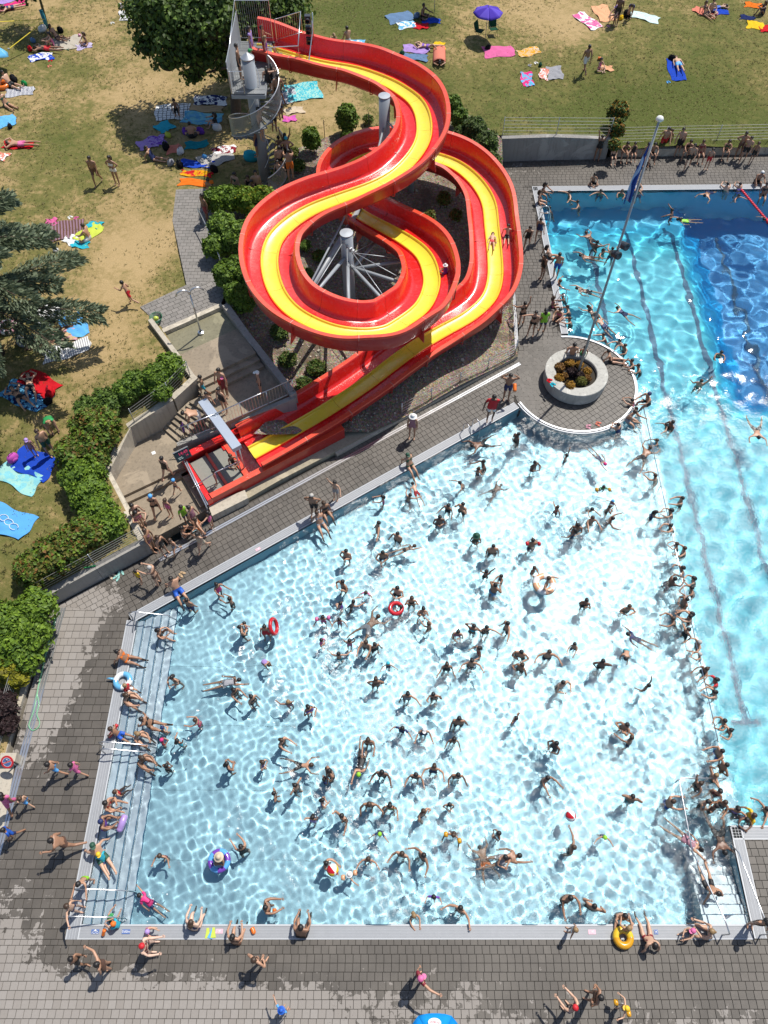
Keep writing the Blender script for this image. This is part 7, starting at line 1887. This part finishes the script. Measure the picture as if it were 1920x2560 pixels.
def ringf(label, c, r, tr, c1, c2, M=None, n=32, name='swim_ring', seg=8):
    t = thing(name, label, 'swim ring', c); M = M or Matrix.Identity(3)
    for k in range(n):
        if k % (n // seg) == 0: mb = MB()
        vs = []
        for a in (2 * math.pi * k / n, 2 * math.pi * (k + 1) / n):
            for j in range(8): b = 2 * math.pi * j / 8; vs.append(Vector(c) + M @ Vector(((r + tr * math.cos(b)) * math.cos(a), (r + tr * math.cos(b)) * math.sin(a), tr * math.sin(b))))
        mb.add(vs, [(j, 8 + j, 8 + (j + 1) % 8, (j + 1) % 8) for j in range(8)], 0, True)
        if (k + 1) % (n // seg) == 0: mb.build('tube_panel', vinyl(c1 if (k * seg // n) % 2 == 0 else c2), t)
    MB().ball(Vector(c) + M @ Vector((r, 0, tr)), .02, 6, 4).build('valve', vinyl('white'), t); return t
def vinyl(c): return mat('vinyl_' + c, C3[c], .25, coat=.4)
ringf('large striped white and orange swim ring carrying a child in the pool', at(1361, 1460, .05), .36, .15, 'peach', 'white'); ringf('yellow swim ring around a child on the bottom pool edge', at(1558, 2344, .13), .23, .12, 'yellow', 'gold', seg=2); ringf('pale blue swim ring with a pointed end lying on the left pool edge', at(307, 1702, .12), .27, .11, 'sky', 'white', seg=4)
MB()
ringf('red swim ring around a child in the pool', at(990, 1521, .1), .24, .09, 'red', 'red'); ringf('red swim ring held upright by the person in a red swimsuit', at(684, 1566, .35), .30, .08, 'red', 'red', Matrix.Rotation(R(70), 3, 'Y')); ringf('orange swim ring lying at the left edge under the parasol', on_ground(8, 217) + Vector((0, 0, .12)), .34, .14, 'orange', 'orange'); ringf('clear swim ring with white specks under the cedar', on_ground(22, 822) + Vector((0, 0, .12)), .36, .13, 'rose', 'white', seg=16); ringf('purple swim ring around the person in the straw hat', at(548, 2152, .02), .30, .10, 'purple', 'lblue', seg=8)
for sg in (0, 1): pass
q = at(286, 1698, .12); t = thing('inflatable_horn', 'pointed pale blue spike of the ring on the left edge', 'inflatable', q); MB().tube([q, q + Vector((-.18, .02, .04)), q + Vector((-.3, .03, .02))], .06, 8, r2=.015).build('spike', vinyl('sky'), t)
def beachball(label, c, r, cols):
    t = thing('beach_ball', label, 'beach ball', c); n = 6; M = Matrix.Rotation(.7, 3, 'X') @ Matrix.Rotation(.5, 3, 'Y')
    for k in range(n):
        MB().lathe([(r * math.sin(a), -r * math.cos(a)) for a in np.linspace(0.02, math.pi - .02, 9)], 4, c, 0, True, M, 2 * math.pi * k / n, 2 * math.pi * (k + 1) / n).build('panel', vinyl(cols[k % len(cols)]), t)
    MB().lathe([(0, r * 1.01), (r * .2, r * .99)], 8, c, 0, True, M).build('cap', vinyl('white'), t)
beachball('red and white beach ball floating alone in the lower right pool', at(1427, 2040, .14), .19, ['red', 'white']); beachball('yellow and white beach ball held at the lower centre', at(832, 2175, .28), .21, ['yellow', 'white', 'red']); beachball('small purple and white ball on the lawn beside the tree', on_ground(304, 20) + Vector((0, 0, .15)), .17, ['white', 'mauve']); beachball('small pink ball beside the striped towel child', on_ground(200, 92) + Vector((0, 0, .1)), .1, ['pink', 'rose'])
def armbands(label, px, py, c, dx=16, z=.12, dy=0):
    for k in (-1, 1):
        p = at(px + k * dx, py + k * dy, z); t = thing('armband', label + (' left' if k < 0 else ' right') + ' arm', 'armband', p, 'inflatable armbands')
        MB().lathe([(.045, -.07), (.085, -.06), (.10, 0), (.085, .06), (.045, .07)], 10, p, 0, True, Matrix.Rotation(R(75), 3, 'Y')).build('sleeve', vinyl(c), t); MB().ball(p + Vector((0, 0, .1)), .012, 5, 3).build('valve', vinyl('white'), t)
armbands('yellow armband of the child below the pink capped swimmer,', 1508, 1224, 'gold'); armbands('yellow armband of the child near the bottom edge,', 1132, 2094, 'gold', 17, .15, 8); armbands('red armband beside the tall bather in the upper pool,', 1333, 1359, 'red', 15, .5); armbands('pink armband of the child in the middle pool,', 807, 1546, 'pink', 15, .2, -2); armbands('yellow armband of the small child on the bottom deck,', 1556, 2520, 'gold', 16, .5, 14); armbands('cream armband of the child beside the beach ball,', 873, 2188, 'peach', 15, .1, -6)
def floaty(label, pts, r, c, name='float', cat='swim float'):
    t = thing(name, label, cat, pts[0]); MB().tube(catmull(pts, 4), r, 9).build('body', vinyl(c), t); MB().ball(pts[-1], r * 1.05, 9, 6).build('tip', vinyl(c), t)
floaty('pink inflatable animal beside the seated person on the left steps', [at(312, 2040, .15), at(306, 2056, .2), at(300, 2072, .1)], .12, 'lilac', 'inflatable', 'inflatable'); floaty('orange float held behind the person in navy trunks', [at(1287, 960, .8), at(1287, 975, .7)], .09, 'orange'); floaty('red and white float behind the child on left edge', [at(293, 1811, .3), at(284, 1826, .2), at(274, 1840, .1)], .07, 'red'); floaty('orange fish shaped toy lying on the bottom pool edge', [at(630, 2319, .06), at(634, 2330, .06)], .075, 'orange', 'pool_toy', 'pool toy'); floaty('orange toy held by the bather at the bottom edge', [at(686, 2272, .25), at(686, 2280, .2)], .07, 'orange', 'pool_toy', 'pool toy'); floaty('orange ball shaped toy at the tower platform rail', [at(612, 178, 7.4), at(613, 181, 7.35)], .09, 'orange', 'pool_toy', 'pool toy'); floaty('orange fin beside the small child in orange cap', [at(261, 2325, .25), at(258, 2336, .1)], .06, 'orange'); floaty('orange paddle toy on the lawn by the seated child in pink', [on_ground(1494, 149) + Vector((0, 0, .1)), on_ground(1500, 150) + Vector((0, 0, .1))], .09, 'orange', 'pool_toy', 'pool toy'); floaty('small green water pistol on the retaining wall top', [at(210, 1420, .95), at(238, 1414, .95)], .03, 'green', 'pool_toy', 'pool toy')
q = at(524, 2333, .015); t = thing('swim_fins', 'pair of blue and lime swim fins on the bottom pool edge', 'swim fins', q)
for k, (c, dx, an) in enumerate((('lime', -.06, .1), ('sky', .06, -.25), ('lime', .13, .05))):
    M = Matrix.Rotation(an, 3, 'Z'); MB().prism([tuple((q + M @ Vector((dx + a, b, 0)))[:2]) for a, b in ((-.09, -.14), (.09, -.14), (.05, .06), (.04, .16), (-.04, .16), (-.05, .06))], .012 + .012 * k, .03 + .012 * k).build('fin_blade', vinyl(c), t)
# signs set in the gutter
def plate(label, px, py, w_, h_, c, draw, ang=0.0):
    p = at(px, py, .013); t = thing('gutter_sign', label, 'sign', p); M = Matrix.Rotation(ang, 3, 'Z'); MB().box(p + Vector((0, 0, .002)), (w_, h_, .008), ang).build('plate', mat('sign_' + label[:4], c, .5), t); draw(t, p + Vector((0, 0, .0075)), M)
WP = cmat('white')
def swimmer(t, p, M):
    MB().lathe([(.03, 0), (0, .003)], 10, p + M @ Vector((.0, .035, 0))).build('pictogram_head', WP, t); MB().tube([p + M @ Vector(v) for v in ((-.09, -.005, 0), (-.03, .02, 0), (.03, .02, 0), (.09, -.005, 0))], .011, 4).build('pictogram_arms', WP, t); MB().tube([p + M @ Vector((x, -.045 + .012 * math.sin(x * 60), 0)) for x in np.linspace(-.12, .12, 13)], .009, 4).build('pictogram_wave', WP, t)
def cross_(t, p, M):
    for s in (-1, 1): MB().tube([p + M @ Vector((-.05, -.04 * s, 0)), p + M @ Vector((.05, .04 * s, 0))], .008, 4).build('pictogram_bar', WP, t)
BLS = (.07, .13, .33); PKS = (.62, .40, .46)
plate('blue swimmer pictogram plate on the bottom left pool edge', 238, 2329, .26, .14, BLS, swimmer); plate('blue plate reading 0.60m on the bottom left pool edge', 315, 2329, .27, .14, (.071, .13, .33), lambda t, p, M: text('0.60m', .105, p, M, WP, t, 'lettering', .002)); plate('pink no diving plate beside the swim fins', 548, 2328, .25, .14, PKS, cross_); plate('pink faded no diving plate, right part of bottom edge', 1480, 2330, .25, .14, (.621, .40, .46), cross_); plate('blue pictogram plate beside the sunbather in dark red', 1640, 2330, .13, .14, (.072, .13, .33), cross_); plate('small pink plate on the diagonal pool edge', 645, 1373, .22, .13, (.622, .40, .46), cross_, .588)
# no parking sign, hose, hydrant
q = at(18, 1905, .75); sg = thing('traffic_sign', 'round red and blue no parking sign at the left edge', 'sign', Vector((q.x, q.y, 0))); Ms = Matrix.Rotation(R(-8), 3, 'Z') @ Matrix.Rotation(R(38), 3, 'X')
MB().tube([Vector((q.x, q.y + .06, -.1)), Vector((q.x, q.y + .06, .85))], .03, 8).build('post', GALV, sg)
MB().lathe([(0, .012), (.17, .012), (.17, -.012), (0, -.012)], 28, q, M=Ms).build('blue_disc', mat('sign_blue', (.015, .08, .42), .4), sg); MB().lathe([(.165, .014), (.235, .014), (.235, -.014), (.165, -.014)], 28, q, M=Ms).build('red_ring', mat('sign_red', (.55, .02, .03), .4), sg); MB().lathe([(.155, .016), (.168, .016)], 28, q, M=Ms).build('white_line', WP, sg)
MB().box(q + Ms @ Vector((0, 0, .014)), (.34, .035, .006), M=Ms @ Matrix.Rotation(R(28), 3, 'Z')).build('red_bar', RED, sg)
for s in (-1, 1): MB().box(q + Ms @ Matrix.Rotation(R(28), 3, 'Z') @ Vector((0, .025 * s, .014)), (.32, .008, .005), M=Ms @ Matrix.Rotation(R(28), 3, 'Z')).build('white_line', WP, sg)
HZ = [(139, 1540), (134, 1570), (120, 1610), (108, 1660), (97, 1710), (93, 1735), (97, 1760), (92, 1785), (99, 1806), (94, 1820), (81, 1826), (72, 1815), (76, 1800), (86, 1770), (92, 1735), (104, 1680), (118, 1620), (131, 1570), (137, 1542)]
hose = thing('garden_hose', 'pale green hose lying in long loops beside the left kerb', 'hose', at(100, 1700, .03)); MB().tube(catmull([at(a, b, .03) for a, b in HZ], 5), .018, 6).build('tube', mat('green_hose', (.16, .42, .22), .4), hose); MB().tube([at(139, 1538, .03), at(138, 1544, .03)], .03, 8).build('coupling', BLK, hose)
hc = thing('hose_reel', 'coiled green and yellow hose at the wall end by the path', 'hose', at(392, 800, 2.1))
for k in range(5): MB().tube([at(392, 800, 2.05) + Vector(((.25 + .03 * k) * math.cos(a) * .8, (.25 + .02 * k) * math.sin(a), .1 * k * .5)) for a in np.linspace(0, 6.0, 16)], .018, 5).build('coil', mat('dark_green_hose', (.03, .16, .08), .5), hc)
MB().ball(at(390, 796, 2.2), (.14, .12, .12), 8, 5).build('hub', vinyl('lime'), hc)
pp = thing('sheet_of_paper', 'small white sheet lying on the lower stair landing', 'paper', at(384, 1132, .46)); MB().box(at(384, 1132, .458), (.17, .17, .008), .5).build('sheet', WP, pp)
# parasols and chairs
def parasol(label, c, r, h, c1, c2, tilt=(0, 0), n=8, pole=None, droop=.34):
    t = thing('parasol', label, 'parasol', c); top = Vector(c) + Vector((0, 0, h)); M = Matrix.Rotation(tilt[0], 3, 'X') @ Matrix.Rotation(tilt[1], 3, 'Y')
    for k in range(n):
        vs = []; fs = []; nu, nv = 5, 5
        for j in range(nv + 1):
            for i in range(nu + 1):
                f = j / nv; a = 2 * math.pi * (k + i / nu) / n; rr = r * f * (1 - .07 * math.sin(math.pi * i / nu) * f); vs.append(top + M @ Vector((rr * math.cos(a), rr * math.sin(a), -droop * r * f ** 1.5 - .03 * r * math.sin(math.pi * i / nu) * f)))
        for j in range(nv):
            for i in range(nu): fs.append((j * (nu + 1) + i, (j + 1) * (nu + 1) + i, (j + 1) * (nu + 1) + i + 1, j * (nu + 1) + i + 1))
        o = MB().add(vs, fs, 0, True).build('canopy_panel', c1 if k % 2 == 0 else c2, t); s_ = o.modifiers.new('t', 'SOLIDIFY'); s_.thickness = .008
        MB().tube([top, top + M @ Vector((r * math.cos(2 * math.pi * k / n), r * math.sin(2 * math.pi * k / n), -droop * r - .01))], .008, 4).build('rib', GALV, t)
    MB().tube([Vector(c) - Vector((0, 0, .1)), top + M @ Vector((0, 0, .06))], .02, 8).build('pole', GALV, t); MB().ball(top + M @ Vector((0, 0, .07)), .03, 6, 4).build('finial', c1, t); return t, top, M
pu = pat('plain', 'purple'); C3['violet'] = (.07, .04, .36); C3['violet2'] = (.12, .08, .48)
parasol('purple parasol shading two dark camp chairs on the lawn', on_ground(1213, 97), .98, 1.95, pat('plain', 'violet'), pat('plain', 'violet2')); parasol('tilted blue and green printed parasol at the left edge', on_ground(2, 178), 1.15, 1.7, pat('blotch', 'sky', 'mint', 1.5), pat('blotch', 'sky', 'lblue', 1.5), (R(-18), R(18))); parasol('bright blue parasol cut off by the top edge', on_ground(1085, 40), .9, 1.9, pat('plain', 'sky'), pat('plain', 'lblue'))
C3['adblue'] = (.008, .22, .62); C3['adblue2'] = (.012, .27, .70)
fpz = Vector((1.47, -1.94, 0)); t, top, M = parasol('blue advertising parasol with a white lettered badge at the bottom edge', fpz, .98, 2.1, pat('plain', 'adblue'), pat('plain', 'adblue2'), n=6, droop=.22)
bz = top + Vector((-.02, .69, -.112)); Mb = Matrix.Rotation(R(180 - 2), 3, 'Z') @ Matrix.Rotation(R(15), 3, 'X'); m = MB(); m.lathe([(0, .004), (1, .004), (1, 0)], 24, bz, 0, False, Mb @ Matrix.Diagonal((.19, .115, 1))); m.build('badge', WP, t)
text('Frisco', .12, bz + Mb @ Vector((0, .0, .012)), Mb, mat('badge_red', (.55, .02, .09), .5), t)
def camp(label, px, py, ang):
    p = on_ground(px, py); t = thing('camp_chair', label, 'chair', p); M = Matrix.Rotation(R(ang), 3, 'Z'); g = lambda x, y, z: p + M @ Vector((x, y, z)); CLO = pat('plain', 'dgreen')
    for nm, q4 in (('seat', ((-.26, -.22, .42), (.26, -.22, .42), (.24, .22, .38), (-.24, .22, .38))), ('backrest', ((-.25, .2, .42), (.25, .2, .42), (.27, .36, .92), (-.27, .36, .92)))):
        a = [g(*v) for v in q4]; nn = (a[1] - a[0]).cross(a[3] - a[0]).normalized() * .015; MB().add([v - nn for v in a] + [v + nn for v in a], [(3, 2, 1, 0), (4, 5, 6, 7), (0, 1, 5, 4), (1, 2, 6, 5), (2, 3, 7, 6), (3, 0, 4, 7)]).build(nm, CLO, t)
    for x in (-.27, .27):
        MB().tube([g(x, -.24, 0), g(x, .25, .42), g(x, .36, .92)], .012, 5).build('leg', BLK, t); MB().tube([g(x, .26, 0), g(x, -.24, .42), g(x, -.24, .58), g(x, .26, .6)], .012, 5).build('leg', BLK, t)
camp('dark green camp chair facing left under the purple parasol', 1198, 93, 60); camp('dark green camp chair right of the parasol pole', 1232, 88, 15)

# ---- tufts of grass standing out of the lawn
LP2 = [V2(p) for p in lawn_poly]; gx = []; g_ = np.random.default_rng(5); tries = g_.uniform([-36, 6.6], [40, 66], (90000, 2)); ok = [q for q in tries if inpoly(q, LP2)]; ok = np.array(ok)
gf = .46 + field(ok[:, 0], ok[:, 1], GREENS) + .5 * np.sin(ok[:, 0] * .9 + 2 * np.sin(ok[:, 1] * .5)) * np.sin(ok[:, 1] * .8); ok = ok[(gf + g_.normal(0, .2, len(ok))) > .25]; zz = height(ok[:, 0], ok[:, 1]); n = len(ok)
vs = []; 
for k in range(3):
    a = g_.uniform(0, 6.28, n); ln = g_.uniform(.05, .13, n); o_ = np.stack([ok[:, 0] + g_.normal(0, .03, n), ok[:, 1] + g_.normal(0, .03, n), zz - .01], 1); d_ = np.stack([np.cos(a) * ln * .9, np.sin(a) * ln * .9, ln * .7], 1); s_ = np.stack([-np.sin(a), np.cos(a), 0 * a], 1) * .022
    vs.append(np.stack([o_ - s_, o_ + s_, o_ + d_], 1))
vs = np.concatenate(vs).reshape(-1, 3); o = link('grass', npmesh('grass', vs, np.arange(len(vs)).reshape(-1, 3), leafmat('grass_blade', (.085, .088, .022), (.24, .20, .075)), False)); tag(o, kind='stuff')
